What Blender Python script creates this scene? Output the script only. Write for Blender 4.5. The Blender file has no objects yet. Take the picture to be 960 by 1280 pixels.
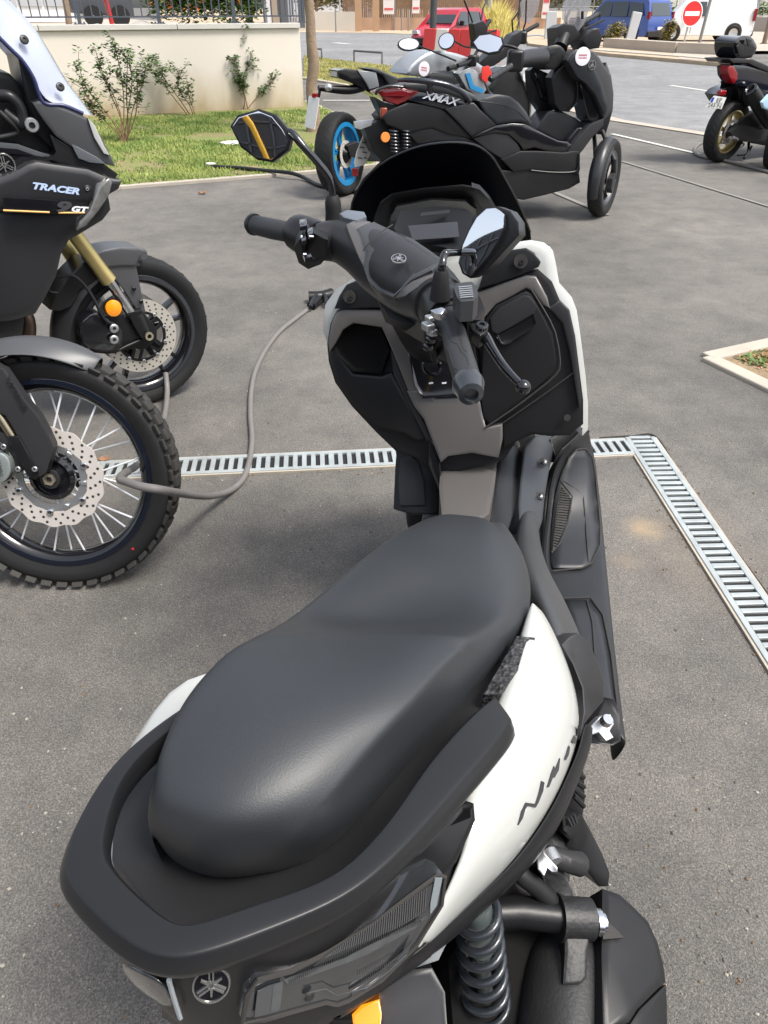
import bpy, bmesh, math, random
from mathutils import Vector, Matrix, noise as mnoise
R = math.radians
random.seed(7)
scene = bpy.context.scene
C = scene.collection

# ------------------------------------------------------------ camera, sky, sun, exposure
CAM_H = 1.40; F = 900.0; PITCH = math.atan(632 / F)
cd = bpy.data.cameras.new('camera'); cam = bpy.data.objects.new('camera', cd); C.objects.link(cam)
cd.sensor_fit = 'HORIZONTAL'; cd.sensor_width = 36; cd.lens = 36 * F / 960
cd.clip_start = 0.02; cd.clip_end = 2000
cam.location = (0, 0, CAM_H); cam.rotation_euler = (math.pi / 2 - PITCH, 0, 0)
cd.dof.use_dof = False
scene.camera = cam
SUN_EL = R(60); SUN_AZ = R(118)          # azimuth measured clockwise from +Y
world = bpy.data.worlds.new('World'); scene.world = world; world.use_nodes = True
wn = world.node_tree.nodes; wl = world.node_tree.links
sky = wn.new('ShaderNodeTexSky'); sky.sky_type = 'NISHITA'; sky.sun_disc = False
sky.sun_elevation = SUN_EL; sky.sun_rotation = SUN_AZ; sky.dust_density = 3.5; sky.air_density = 1.0; sky.ozone_density = 1.0
haze = wn.new('ShaderNodeHueSaturation'); haze.inputs['Saturation'].default_value = .45      # thin high cloud greys the blue
wl.new(sky.outputs[0], haze.inputs['Color'])
bg = wn['Background']; wl.new(haze.outputs[0], bg.inputs[0]); bg.inputs[1].default_value = 0.15
sd = bpy.data.lights.new('sun', 'SUN'); sun = bpy.data.objects.new('sun', sd); C.objects.link(sun)
sd.energy = 2.0; sd.angle = R(17); sd.color = (1.0, 0.95, 0.87)
sdir = Vector((math.sin(SUN_AZ) * math.cos(SUN_EL), math.cos(SUN_AZ) * math.cos(SUN_EL), math.sin(SUN_EL)))
sun.rotation_euler = sdir.to_track_quat('Z', 'Y').to_euler(); sun.location = (5, 0, 10)
scene.view_settings.view_transform = 'Standard'; scene.view_settings.look = 'None'
scene.view_settings.exposure = 0.95; scene.view_settings.gamma = 1
scene.view_settings.use_curve_mapping = False

# ------------------------------------------------------------ measuring helpers (photo pixel -> place)
CP, SP = math.cos(PITCH), math.sin(PITCH)
CAMP = Vector((0, 0, CAM_H))
def ray(u, v):
    a = (u - 480) / F; b = (640 - v) / F
    return Vector((a, CP + b * SP, -SP + b * CP))
def at(u, v, z=0.0):
    d = ray(u, v); return CAMP + d * ((z - CAM_H) / d.z)
def aty(u, v, y):
    d = ray(u, v); return CAMP + d * (y / d.y)
class Plane:
    def __init__(s, p, n): s.p = Vector(p); s.n = Vector(n).normalized()
    def hit(s, u, v, off=0.0):
        d = ray(u, v); p = s.p + s.n * off
        return CAMP + d * ((p - CAMP).dot(s.n) / d.dot(s.n))
def vplane(x, y, deg, tilt=0):
    """upright plane through (x,y) running in direction deg, normal towards the viewer"""
    t = R(deg); return Plane((x, y, 0), (math.sin(t), -math.cos(t), math.tan(R(tilt))))

# ------------------------------------------------------------ materials
MATS = {}
def mat(name, col, rough=0.5, metal=0.0, coat=0.0, bump=None, var=None, spec=0.5, trans=0.0, alpha=1.0, emit=None, ior=None):
    if name in MATS: return MATS[name]
    m = bpy.data.materials.new(name); m.use_nodes = True; MATS[name] = m
    nt = m.node_tree; b = nt.nodes['Principled BSDF']
    b.inputs['Base Color'].default_value = (*col, 1); b.inputs['Roughness'].default_value = rough
    b.inputs['Metallic'].default_value = metal; b.inputs['Coat Weight'].default_value = coat
    b.inputs['Coat Roughness'].default_value = 0.08
    b.inputs['Specular IOR Level'].default_value = spec
    b.inputs['Transmission Weight'].default_value = trans; b.inputs['Alpha'].default_value = alpha
    if ior: b.inputs['IOR'].default_value = ior
    if emit: b.inputs['Emission Color'].default_value = (*col, 1); b.inputs['Emission Strength'].default_value = emit
    tc = nt.nodes.new('ShaderNodeTexCoord')
    if var:      # (scale, amount) broad tone variation + roughness variation
        n = nt.nodes.new('ShaderNodeTexNoise'); n.inputs['Scale'].default_value = var[0]; n.inputs['Detail'].default_value = 6
        nt.links.new(tc.outputs['Object'], n.inputs['Vector'])
        mx = nt.nodes.new('ShaderNodeMix'); mx.data_type = 'RGBA'
        a = var[1]
        mx.inputs[6].default_value = (*[c * (1 - a) for c in col], 1); mx.inputs[7].default_value = (*[min(1, c * (1 + a)) for c in col], 1)
        nt.links.new(n.outputs['Fac'], mx.inputs[0]); nt.links.new(mx.outputs[2], b.inputs['Base Color'])
        mr = nt.nodes.new('ShaderNodeMapRange'); mr.inputs[3].default_value = max(0, rough - 0.08); mr.inputs[4].default_value = min(1, rough + 0.08)
        nt.links.new(n.outputs['Fac'], mr.inputs[0]); nt.links.new(mr.outputs[0], b.inputs['Roughness'])
    if bump:     # (scale, strength, distance)
        n = nt.nodes.new('ShaderNodeTexNoise'); n.inputs['Scale'].default_value = bump[0]; n.inputs['Detail'].default_value = 4
        nt.links.new(tc.outputs['Object'], n.inputs['Vector'])
        bp = nt.nodes.new('ShaderNodeBump'); bp.inputs['Strength'].default_value = bump[1]; bp.inputs['Distance'].default_value = bump[2] if len(bump) > 2 else 0.001
        nt.links.new(n.outputs['Fac'], bp.inputs['Height']); nt.links.new(bp.outputs[0], b.inputs['Normal'])
    return m
def ramp(nt, src, stops):
    r = nt.nodes.new('ShaderNodeValToRGB'); e = r.color_ramp.elements
    while len(e) < len(stops): e.new(0.5)
    for k, (p, c) in enumerate(stops): e[k].position = p; e[k].color = (*c, 1)
    nt.links.new(src, r.inputs[0]); return r

M_matte = mat('matte_black_plastic', (0.0125, 0.0125, 0.0135), 0.36, bump=(900, .25, .0006), var=(6, .15), spec=.32)
M_grey = mat('satin_dark_grey_plastic', (0.026, 0.026, 0.028), 0.37, bump=(800, .2, .0005), var=(5, .12), spec=.32)
M_rail = mat('satin_charcoal_paint', (0.014, 0.0145, 0.016), 0.33, bump=(1200, .12, .0004), var=(7, .1), spec=.32)
M_seat = mat('seat_vinyl', (0.027, 0.030, 0.034), 0.46, bump=(650, .35, .0007), var=(9, .14))
M_bronze = mat('bronze_grey_plastic', (0.128, 0.121, 0.117), 0.32, metal=.25, bump=(900, .1, .0004), var=(5, .08))
M_white = mat('pearl_white_paint', (0.45, 0.46, 0.44), 0.18, coat=.7, var=(3, .02))
M_gloss = mat('gloss_black', (0.008, 0.008, 0.010), 0.10, coat=.5)
M_screen = mat('smoked_windscreen', (0.002, 0.0025, 0.005), 0.5, spec=.03)
M_display = mat('display_glass', (0.012, 0.013, 0.015), 0.35, spec=.2, var=(12, .3))
M_rubber = mat('rubber', (0.013, 0.013, 0.014), 0.6, bump=(300, .3, .0008), var=(12, .25), spec=.32)
M_tyre = mat('tyre_rubber', (0.0125, 0.0125, 0.013), 0.62, bump=(160, .35, .0012), var=(10, .3), spec=.32)
M_grip = mat('grip_rubber', (0.033, 0.035, 0.038), 0.48, bump=(700, .4, .0008), var=(20, .15), spec=.32)
M_chrome = mat('bright_steel', (0.62, 0.63, 0.65), 0.22, metal=1, var=(30, .12))
M_alu = mat('raw_aluminium', (0.55, 0.56, 0.57), 0.38, metal=.9, bump=(120, .3, .001), var=(25, .18))
M_mirror = mat('mirror_glass', (0.80, 0.82, 0.85), 0.02, metal=1)
M_gold = mat('gold_anodised', (0.62, 0.50, 0.22), 0.33, metal=.75, var=(8, .1))
M_disc = mat('brake_disc_steel', (0.60, 0.56, 0.52), 0.42, metal=.25, bump=(200, .1, .0004), var=(9, .1))
M_hole = mat('drilled_hole', (0.03, 0.028, 0.026), 0.8)
M_amber = mat('amber_lens', (0.95, 0.30, 0.01), 0.22, coat=.6)
M_red = mat('red_lens', (0.22, 0.006, 0.010), 0.12, coat=.6, var=(30, .3))
M_lens = mat('smoked_tail_lens', (0.030, 0.033, 0.036), 0.10, coat=.8, var=(30, .45))
M_frame = mat('black_frame_paint', (0.008, 0.008, 0.009), 0.35, bump=(200, .2, .0006), var=(14, .3), spec=.32)
M_engine = mat('engine_black', (0.022, 0.022, 0.023), 0.48, bump=(260, .5, .0012), var=(20, .3), spec=.32)
M_spring = mat('spring_steel_paint', (0.022, 0.026, 0.032), 0.3, metal=.2, coat=.3)
M_cable = mat('armoured_cable', (0.155, 0.145, 0.138), 0.55, bump=(500, .5, .001), var=(25, .15))
M_logo = mat('emblem_silver', (0.62, 0.62, 0.60), 0.22, metal=.9)
M_letter = mat('letter_white', (0.75, 0.78, 0.82), 0.3)
M_darkletter = mat('letter_dark', (0.05, 0.05, 0.055), 0.25, metal=.4)
M_blue = mat('cyan_blue_paint', (0.012, 0.20, 0.43), 0.3, coat=.4)
M_plate = mat('number_plate', (0.72, 0.72, 0.68), 0.45, var=(18, .12))
M_navy = mat('midnight_blue_gloss', (0.006, 0.008, 0.015), 0.14, coat=.7)
M_silver = mat('matt_silver_paint', (0.36, 0.38, 0.40), 0.30, metal=.6, coat=.2, var=(4, .05))
M_sticker = mat('sticker_white', (0.72, 0.70, 0.74), 0.35)
M_stred = mat('sticker_red', (0.55, 0.10, 0.14), 0.4)

# ------------------------------------------------------------ mesh helpers
def tag(o, label=None, cat=None, group=None, kind=None):
    if label: o['label'] = label
    if cat: o['category'] = cat
    if group: o['group'] = group
    if kind: o['kind'] = kind
    return o
def thing(name, label, cat, loc, group=None):
    o = bpy.data.objects.new(name, None); o.empty_display_size = .1; C.objects.link(o)
    o.location = loc; return tag(o, label, cat, group)
def origin(o):
    p = Vector((0, 0, 0))
    while o is not None: p += Vector(o.location); o = o.parent
    return p
def link(name, me, m, parent=None, smooth=True, subsurf=0, solid=0, bevel=0, base=None, angle=40):
    """me holds place coordinates; shift them to the parent's (or own) origin"""
    if parent is not None: org = origin(parent)
    elif base is not None: org = Vector(base)
    else:
        vs = [v.co for v in me.vertices]
        org = Vector((sum(v.x for v in vs) / len(vs), sum(v.y for v in vs) / len(vs), min(v.z for v in vs)))
    me.transform(Matrix.Translation(-org))
    o = bpy.data.objects.new(name, me); C.objects.link(o)
    if parent is not None: o.parent = parent
    else: o.location = org
    for q in (m if isinstance(m, (list, tuple)) else [m]): me.materials.append(q)
    if solid:
        md = o.modifiers.new('solid', 'SOLIDIFY'); md.thickness = solid; md.offset = -1
    if bevel:
        md = o.modifiers.new('bevel', 'BEVEL'); md.width = bevel; md.segments = 2; md.limit_method = 'ANGLE'; md.angle_limit = R(35)
    if subsurf:
        md = o.modifiers.new('sub', 'SUBSURF'); md.levels = subsurf; md.render_levels = subsurf
    if smooth:
        if subsurf: me.polygons.foreach_set('use_smooth', [True] * len(me.polygons))
        else:
            me.polygons.foreach_set('use_smooth', [True] * len(me.polygons))
            try: me.set_sharp_from_angle(angle=R(angle))
            except Exception: pass
    return o
def bm_mesh(bm, name='m'):
    bmesh.ops.recalc_face_normals(bm, faces=bm.faces[:])
    me = bpy.data.meshes.new(name); bm.to_mesh(me); bm.free(); return me
def catmull(pts, n=6, closed=False):
    P = [Vector(p) for p in pts]; out = []; N = len(P)
    rng = N if closed else N - 1
    for i in range(rng):
        if closed: a, b, c, d = P[(i - 1) % N], P[i], P[(i + 1) % N], P[(i + 2) % N]
        else: a, b, c, d = P[max(i - 1, 0)], P[i], P[i + 1], P[min(i + 2, N - 1)]
        for k in range(n):
            t = k / n
            out.append(.5 * ((2 * b) + (c - a) * t + (2 * a - 5 * b + 4 * c - d) * t * t + (3 * b - a - 3 * c + d) * t ** 3))
    if not closed: out.append(P[-1])
    return out
def add_tube(bm, pts, r, seg=12, smooth=5, closed=False, cap=True, mi=0):
    """tube through pts; r a number or one per point"""
    P = [Vector(p) for p in pts]
    rs = list(r) if isinstance(r, (list, tuple)) else [r] * len(P)
    if smooth > 1 and len(P) > 2:
        P4 = [Vector((*p, q)) for p, q in zip(P, rs)]
        Q = []; N = len(P4); rng = N if closed else N - 1
        for i in range(rng):
            if closed: a, b, c, d = P4[(i - 1) % N], P4[i], P4[(i + 1) % N], P4[(i + 2) % N]
            else: a, b, c, d = P4[max(i - 1, 0)], P4[i], P4[i + 1], P4[min(i + 2, N - 1)]
            for k in range(smooth):
                t = k / smooth
                Q.append(.5 * ((2 * b) + (c - a) * t + (2 * a - 5 * b + 4 * c - d) * t * t + (3 * b - a - 3 * c + d) * t ** 3))
        if not closed: Q.append(P4[-1])
        P = [Vector(q[:3]) for q in Q]; rs = [max(1e-4, q[3]) for q in Q]
    rings = []; up = None; n = len(P)
    for i, p in enumerate(P):
        if closed: t = (P[(i + 1) % n] - P[i - 1])
        else: t = P[min(i + 1, n - 1)] - P[max(i - 1, 0)]
        if t.length < 1e-9: t = Vector((0, 0, 1))
        t.normalize()
        if up is None: up = t.orthogonal().normalized()
        up = (up - t * up.dot(t))
        if up.length < 1e-6: up = t.orthogonal()
        up.normalize(); s = t.cross(up)
        rings.append([bm.verts.new(p + (up * math.cos(2 * math.pi * k / seg) + s * math.sin(2 * math.pi * k / seg)) * rs[i]) for k in range(seg)])
    m = n if closed else n - 1
    for i in range(m):
        A, B = rings[i], rings[(i + 1) % n]
        for k in range(seg):
            f = bm.faces.new((A[k], A[(k + 1) % seg], B[(k + 1) % seg], B[k])); f.material_index = mi
    if cap and not closed:
        bm.faces.new(rings[0][::-1]).material_index = mi; bm.faces.new(rings[-1]).material_index = mi
def tube(name, pts, r, m, parent=None, seg=14, smooth=5, closed=False, **k):
    bm = bmesh.new(); add_tube(bm, pts, r, seg, smooth, closed)
    return link(name, bm_mesh(bm), m, parent, **k)
def add_prism(bm, pts, dvec, mi=0):
    a = [bm.verts.new(p) for p in pts]; b = [bm.verts.new(Vector(p) + dvec) for p in pts]; n = len(a)
    fs = [bm.faces.new(a[::-1]), bm.faces.new(b)]
    for i in range(n): fs.append(bm.faces.new((a[i], a[(i + 1) % n], b[(i + 1) % n], b[i])))
    for f in fs: f.material_index = mi
    return fs
def add_box(bm, c, size, rz=0, M=None, mi=0):
    sx, sy, sz = [s / 2 for s in size]; c = Vector(c)
    M = M or Matrix.Rotation(rz, 3, 'Z')
    v = [bm.verts.new(c + M @ Vector((x * sx, y * sy, z * sz))) for x in (-1, 1) for y in (-1, 1) for z in (-1, 1)]
    for f in ((0, 1, 3, 2), (4, 6, 7, 5), (0, 4, 5, 1), (2, 3, 7, 6), (0, 2, 6, 4), (1, 5, 7, 3)):
        bm.faces.new([v[i] for i in f]).material_index = mi
def box(name, c, size, m, parent=None, rz=0, M=None, bevel=.003, **k):
    bm = bmesh.new(); add_box(bm, c, size, rz, M); return link(name, bm_mesh(bm), m, parent, bevel=bevel, **k)
def newell(P):
    n = Vector()
    for i in range(len(P)):
        a, b = P[i], P[(i + 1) % len(P)]
        n += Vector(((a.y - b.y) * (a.z + b.z), (a.z - b.z) * (a.x + b.x), (a.x - b.x) * (a.y + b.y)))
    return n.normalized() if n.length > 1e-12 else Vector((0, 0, 1))
def plate3(name, P, m, parent=None, T=.01, w=.006, d=.003, curve=0, toward=None, rings=3, **k):
    """a moulded panel: outline P, rounded rim (inset w, rise d) on the viewed side, thickness T behind"""
    P = [Vector(p) for p in P]
    if curve: P = catmull(P, curve, True)
    n = newell(P); c = sum(P, Vector()) / len(P)
    tw = toward or (CAMP - c)
    if n.dot(tw) < 0: P = P[::-1]; n = -n
    bm = bmesh.new()
    vs = [bm.verts.new(p) for p in P]
    f = bm.faces.new(vs)
    if abs(T) > 0:
        bk = [bm.verts.new(p - n * T) for p in P]; N = len(P)
        for i in range(N): bm.faces.new((vs[(i + 1) % N], vs[i], bk[i], bk[(i + 1) % N]))
        bm.faces.new(bk[::-1])
    if w > 0:
        for q in range(rings):
            th = w / rings; a0 = q / rings; a1 = (q + 1) / rings
            dep = d * (math.sqrt(1 - (1 - a1) ** 2) - math.sqrt(1 - (1 - a0) ** 2))
            try: bmesh.ops.inset_region(bm, faces=[f], thickness=th, depth=dep, use_even_offset=False)
            except Exception: break
    bmesh.ops.triangulate(bm, faces=[f for f in bm.faces if len(f.verts) > 4])
    me = bm_mesh(bm)
    k.setdefault('angle', 50)
    return link(name, me, m, parent, **k)
def plate(name, uv, pl, off, m, parent=None, **k):
    """outline in photo pixels laid on an upright plane at its own distance"""
    return plate3(name, [pl.hit(p[0], p[1], off + (p[2] if len(p) > 2 else 0)) for p in uv], m, parent, **k)
def plz(name, uvz, m, parent=None, **k):
    return plate3(name, [at(*p) for p in uvz], m, parent, **k)
def skin(name, rows, m, parent=None, cyc=False, subsurf=2, capends=False, crease=None, lcrease=None, **k):
    """smooth surface through rows of points"""
    bm = bmesh.new(); V = [[bm.verts.new(Vector(p)) for p in r] for r in rows]
    for i in range(len(V) - 1):
        n = len(V[i])
        for j in range(n if cyc else n - 1):
            bm.faces.new((V[i][j], V[i][(j + 1) % n], V[i + 1][(j + 1) % n], V[i + 1][j]))
    if capends: bm.faces.new(V[0][::-1]); bm.faces.new(V[-1])
    if crease or lcrease:
        cl = bm.edges.layers.float.new('crease_edge'); bm.edges.ensure_lookup_table(); crease = crease or {}
        for (j, i0, i1), val in (lcrease or {}).items():
            for i in range(i0, i1):
                e = bm.edges.get((V[i][j], V[i + 1][j]))
                if e: e[cl] = val
        for (i, j0, j1), val in crease.items():
            for j in range(j0, j1):
                e = bm.edges.get((V[i][j], V[i][j + 1]))
                if e: e[cl] = val
    me = bm_mesh(bm)
    return link(name, me, m, parent, subsurf=subsurf, **k)
def lathe_mesh(bm, c, ax, prof, seg=48, mi=0, closed=True, uv=False):
    """revolve prof [(r, a)] about the axis ax through c"""
    ax = Vector(ax).normalized(); e1 = ax.orthogonal().normalized(); e2 = ax.cross(e1); c = Vector(c)
    rings = []
    for k in range(seg):
        t = 2 * math.pi * k / seg; e = e1 * math.cos(t) + e2 * math.sin(t)
        rings.append([bm.verts.new(c + e * r + ax * a) for r, a in prof])
    n = len(prof)
    for k in range(seg):
        A, B = rings[k], rings[(k + 1) % seg]
        for j in range(n if closed else n - 1):
            bm.faces.new((A[j], A[(j + 1) % n], B[(j + 1) % n], B[j])).material_index = mi
def lathe(name, c, ax, prof, m, parent=None, seg=40, closed=True, **k):
    bm = bmesh.new(); lathe_mesh(bm, c, ax, prof, seg, 0, closed)
    bmesh.ops.remove_doubles(bm, verts=bm.verts[:], dist=1e-6)
    return link(name, bm_mesh(bm), m, parent, **k)
def disc(name, c, ax, r, t, m, parent=None, seg=28, dome=0.0, **k):
    prof = [(1e-5, 0), (r, 0), (r, t * .7), (r * .93, t), (r * .5, t + dome * .75), (1e-5, t + dome)]
    return lathe(name, c, ax, prof, m, parent, seg, **k)
def text(name, s, o, xd, yd, size, m, parent=None, ext=.0006, shear=0.0, bold=0.0, squash=1.0, **k):
    cu = bpy.data.curves.new('t', 'FONT'); cu.body = s; cu.size = size; cu.extrude = ext; cu.shear = shear; cu.offset = bold
    cu.align_x = 'CENTER'; cu.align_y = 'CENTER'; cu.resolution_u = 3
    ob = bpy.data.objects.new('t', cu); C.objects.link(ob)
    me = bpy.data.meshes.new_from_object(ob.evaluated_get(bpy.context.evaluated_depsgraph_get()))
    bpy.data.objects.remove(ob); bpy.data.curves.remove(cu)
    x = Vector(xd).normalized(); y = Vector(yd); y = (y - x * y.dot(x)).normalized(); z = x.cross(y)
    me.transform(Matrix(((x.x * squash, y.x, z.x, o[0]), (x.y * squash, y.y, z.y, o[1]), (x.z * squash, y.z, z.z, o[2]), (0, 0, 0, 1))))
    me.materials.clear()
    return link(name, me, m, parent, smooth=False, **k)
def emblem(c, n, up, r, parent, name='emblem', ring=None, face=None):
    """round badge with three crossed tuning forks"""
    n = Vector(n).normalized(); up = Vector(up); up = (up - n * up.dot(n)).normalized(); s = n.cross(up); c = Vector(c)
    bm = bmesh.new()
    lathe_mesh(bm, c, n, [(r * .88, 0), (r, 0), (r * .97, r * .12), (r * .88, r * .12)], 32)
    lathe_mesh(bm, c, n, [(1e-5, 0), (r * .90, 0), (r * .90, r * .05), (1e-5, r * .05)], 32, mi=1)
    for k in range(3):
        t = math.pi / 2 + k * 2 * math.pi / 3
        d = up * math.sin(t) + s * math.cos(t); e = n.cross(d)
        for q in (-1, 1):
            a = c + d * r * .12 + e * q * r * .10 ; b = c + d * r * .78 + e * q * r * .10
            add_prism(bm, [a - e * r * .035, a + e * r * .035, b + e * r * .05, b - e * r * .05], n * r * .13)
        a = c - d * r * .62; b = c + d * r * .2
        add_prism(bm, [a - e * r * .045, a + e * r * .045, b + e * r * .09, b - e * r * .09], n * r * .12)
    return link(name, bm_mesh(bm), [ring or M_logo, face or M_matte], parent)
from mathutils.bvhtree import BVHTree
def surf_hit(o, sub=True):
    dg = bpy.context.evaluated_depsgraph_get(); e = o.evaluated_get(dg); me = e.to_mesh(); off = origin(o)
    t = BVHTree.FromPolygons([v.co + off for v in me.vertices], [p.vertices[:] for p in me.polygons]); e.to_mesh_clear()
    def h(u, v):
        d = ray(u, v).normalized(); l, n, i, dist = t.ray_cast(CAMP, d)
        if l is None: return None, None
        if n.dot(d) > 0: n = -n
        return l, n
    return h

# ============================================================ SETTING: ground, lawn, road
def asphalt(name, dark, light, speck, scale=1.0, patch=.35):
    m = bpy.data.materials.new(name); m.use_nodes = True; nt = m.node_tree; b = nt.nodes['Principled BSDF']
    tc = nt.nodes.new('ShaderNodeTexCoord'); L = nt.links.new
    def noise(s, d=5, r=.6):
        n = nt.nodes.new('ShaderNodeTexNoise'); n.inputs['Scale'].default_value = s * scale; n.inputs['Detail'].default_value = d; n.inputs['Roughness'].default_value = r
        L(tc.outputs['Object'], n.inputs['Vector']); return n
    big = noise(.55, 5, .55); mid = noise(5.0, 6, .7); fine = noise(230, 3, .75)
    vor = nt.nodes.new('ShaderNodeTexVoronoi'); vor.inputs['Scale'].default_value = 430 * scale; L(tc.outputs['Object'], vor.inputs['Vector'])
    base = ramp(nt, big.outputs['Fac'], [(.36, dark), (.66, light)])
    m1 = nt.nodes.new('ShaderNodeMix'); m1.data_type = 'RGBA'; m1.blend_type = 'MULTIPLY'; m1.inputs[0].default_value = 1
    r2 = ramp(nt, mid.outputs['Fac'], [(.3, (.76, .76, .77)), (.7, (1.20, 1.18, 1.15))])
    L(base.outputs[0], m1.inputs[6]); L(r2.outputs[0], m1.inputs[7])
    # aggregate: per-stone tone
    r3 = ramp(nt, vor.outputs['Color'], [(.15, (.55, .55, .55)), (.6, (1.0, 1.0, 1.0)), (.95, (1.75, 1.68, 1.56))])
    m2 = nt.nodes.new('ShaderNodeMix'); m2.data_type = 'RGBA'; m2.blend_type = 'MULTIPLY'; m2.inputs[0].default_value = .75
    L(m1.outputs[2], m2.inputs[6]); L(r3.outputs[0], m2.inputs[7])
    r4 = ramp(nt, fine.outputs['Fac'], [(.35, (.62, .62, .62)), (.65, (1.35, 1.35, 1.35))])
    m3 = nt.nodes.new('ShaderNodeMix'); m3.data_type = 'RGBA'; m3.blend_type = 'MULTIPLY'; m3.inputs[0].default_value = .8
    L(m2.outputs[2], m3.inputs[6]); L(r4.outputs[0], m3.inputs[7])
    # rare pale chips
    v2 = nt.nodes.new('ShaderNodeTexVoronoi'); v2.inputs['Scale'].default_value = 26 * scale; L(tc.outputs['Object'], v2.inputs['Vector'])
    r5 = ramp(nt, v2.outputs['Distance'], [(.0, (1, 1, 1)), (.085, (0, 0, 0))]); sp = nt.nodes.new('ShaderNodeSeparateColor'); L(v2.outputs['Color'], sp.inputs[0])
    th = nt.nodes.new('ShaderNodeMath'); th.operation = 'GREATER_THAN'; th.inputs[1].default_value = .55; L(sp.outputs[0], th.inputs[0])
    mm = nt.nodes.new('ShaderNodeMath'); mm.operation = 'MULTIPLY'; L(r5.outputs[0], mm.inputs[0]); L(th.outputs[0], mm.inputs[1])
    m4 = nt.nodes.new('ShaderNodeMix'); m4.data_type = 'RGBA'; L(mm.outputs[0], m4.inputs[0]); L(m3.outputs[2], m4.inputs[6]); m4.inputs[7].default_value = (*speck, 1)
    last = m4.outputs[2]
    L(last, b.inputs['Base Color']); b.inputs['Roughness'].default_value = .82; b.inputs['Specular IOR Level'].default_value = .35
    bp = nt.nodes.new('ShaderNodeBump'); bp.inputs['Strength'].default_value = .55; bp.inputs['Distance'].default_value = .003
    ad = nt.nodes.new('ShaderNodeMath'); ad.operation = 'ADD'; L(vor.outputs['Distance'], ad.inputs[0]); L(fine.outputs['Fac'], ad.inputs[1])
    L(ad.outputs[0], bp.inputs['Height']); L(bp.outputs[0], b.inputs['Normal'])
    return m, nt, b, last
M_asph, nt, b, last = asphalt('parking_asphalt', (0.112, 0.108, 0.102), (0.188, 0.179, 0.165), (0.34, 0.30, 0.24))
# sandy stains (real marks on the tarmac): two soft patches
tc = nt.nodes.new('ShaderNodeTexCoord'); nn = nt.nodes.new('ShaderNodeTexNoise'); nn.inputs['Scale'].default_value = 22; nn.inputs['Detail'].default_value = 6
nt.links.new(tc.outputs['Object'], nn.inputs['Vector'])
for (u, v, rad, amt) in ((806, 661, .095, .62), (782, 702, .07, .22), (880, 700, .35, .10), (860, 650, .2, .10)):
    c = at(u, v)
    d = nt.nodes.new('ShaderNodeVectorMath'); d.operation = 'DISTANCE'; nt.links.new(tc.outputs['Object'], d.inputs[0]); d.inputs[1].default_value = c
    mr = nt.nodes.new('ShaderNodeMapRange'); mr.interpolation_type = 'SMOOTHSTEP'; mr.inputs[1].default_value = 0; mr.inputs[2].default_value = rad; mr.inputs[3].default_value = amt * 1.9; mr.inputs[4].default_value = 0
    nt.links.new(d.outputs['Value'], mr.inputs[0])
    mu = nt.nodes.new('ShaderNodeMath'); mu.operation = 'MULTIPLY'; mu.use_clamp = True; nt.links.new(mr.outputs[0], mu.inputs[0]); nt.links.new(nn.outputs['Fac'], mu.inputs[1])
    mx = nt.nodes.new('ShaderNodeMix'); mx.data_type = 'RGBA'; nt.links.new(mu.outputs[0], mx.inputs[0]); nt.links.new(last, mx.inputs[6]); mx.inputs[7].default_value = (.36, .27, .17, 1)
    last = mx.outputs[2]
nt.links.new(last, b.inputs['Base Color'])
M_road = asphalt('road_asphalt', (0.185, 0.19, 0.198), (0.24, 0.245, 0.25), (0.3, 0.3, 0.3), .5)[0]
M_mark = mat('worn_road_paint', (0.55, 0.54, 0.50), .6, var=(9, .25))
M_kerb = mat('concrete_kerb', (0.40, 0.36, 0.30), .8, bump=(80, .4, .003), var=(7, .2))
M_conc = mat('pale_concrete', (0.42, 0.40, 0.37), .8, bump=(60, .4, .003), var=(3, .15))
M_sand = mat('sandy_ground', (0.42, 0.33, 0.23), .9, bump=(60, .6, .01), var=(2.5, .25))
M_soil = mat('dry_soil', (0.24, 0.175, 0.105), .95, bump=(70, .8, .012), var=(12, .4))
M_pave = mat('pale_paving', (0.40, 0.35, 0.29), .85, var=(1.2, .18))
def lawn_mat():
    m = bpy.data.materials.new('lawn_earth'); m.use_nodes = True; nt = m.node_tree; b = nt.nodes['Principled BSDF']; L = nt.links.new
    tc = nt.nodes.new('ShaderNodeTexCoord'); n = nt.nodes.new('ShaderNodeTexNoise'); n.inputs['Scale'].default_value = 2.2; n.inputs['Detail'].default_value = 8; n.inputs['Roughness'].default_value = .7
    L(tc.outputs['Object'], n.inputs['Vector'])
    r = ramp(nt, n.outputs['Fac'], [(.36, (.27, .20, .11)), (.5, (.20, .20, .07)), (.66, (.16, .22, .05))]); L(r.outputs[0], b.inputs['Base Color']); b.inputs['Roughness'].default_value = .95
    n2 = nt.nodes.new('ShaderNodeTexNoise'); n2.inputs['Scale'].default_value = 60; L(tc.outputs['Object'], n2.inputs['Vector'])
    bp = nt.nodes.new('ShaderNodeBump'); bp.inputs['Distance'].default_value = .02; L(n2.outputs['Fac'], bp.inputs['Height']); L(bp.outputs[0], b.inputs['Normal'])
    return m
M_lawn = lawn_mat()
def leaf_mat(name, a, bcol, scale=7, rough=.6):
    m = bpy.data.materials.new(name); m.use_nodes = True; nt = m.node_tree; b = nt.nodes['Principled BSDF']; L = nt.links.new
    tc = nt.nodes.new('ShaderNodeTexCoord'); n = nt.nodes.new('ShaderNodeTexNoise'); n.inputs['Scale'].default_value = scale; n.inputs['Detail'].default_value = 5
    L(tc.outputs['Object'], n.inputs['Vector']); r = ramp(nt, n.outputs['Fac'], [(.35, a), (.65, bcol)]); L(r.outputs[0], b.inputs['Base Color']); b.inputs['Roughness'].default_value = rough
    b.inputs['Subsurface Weight'].default_value = 0
    return m
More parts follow.
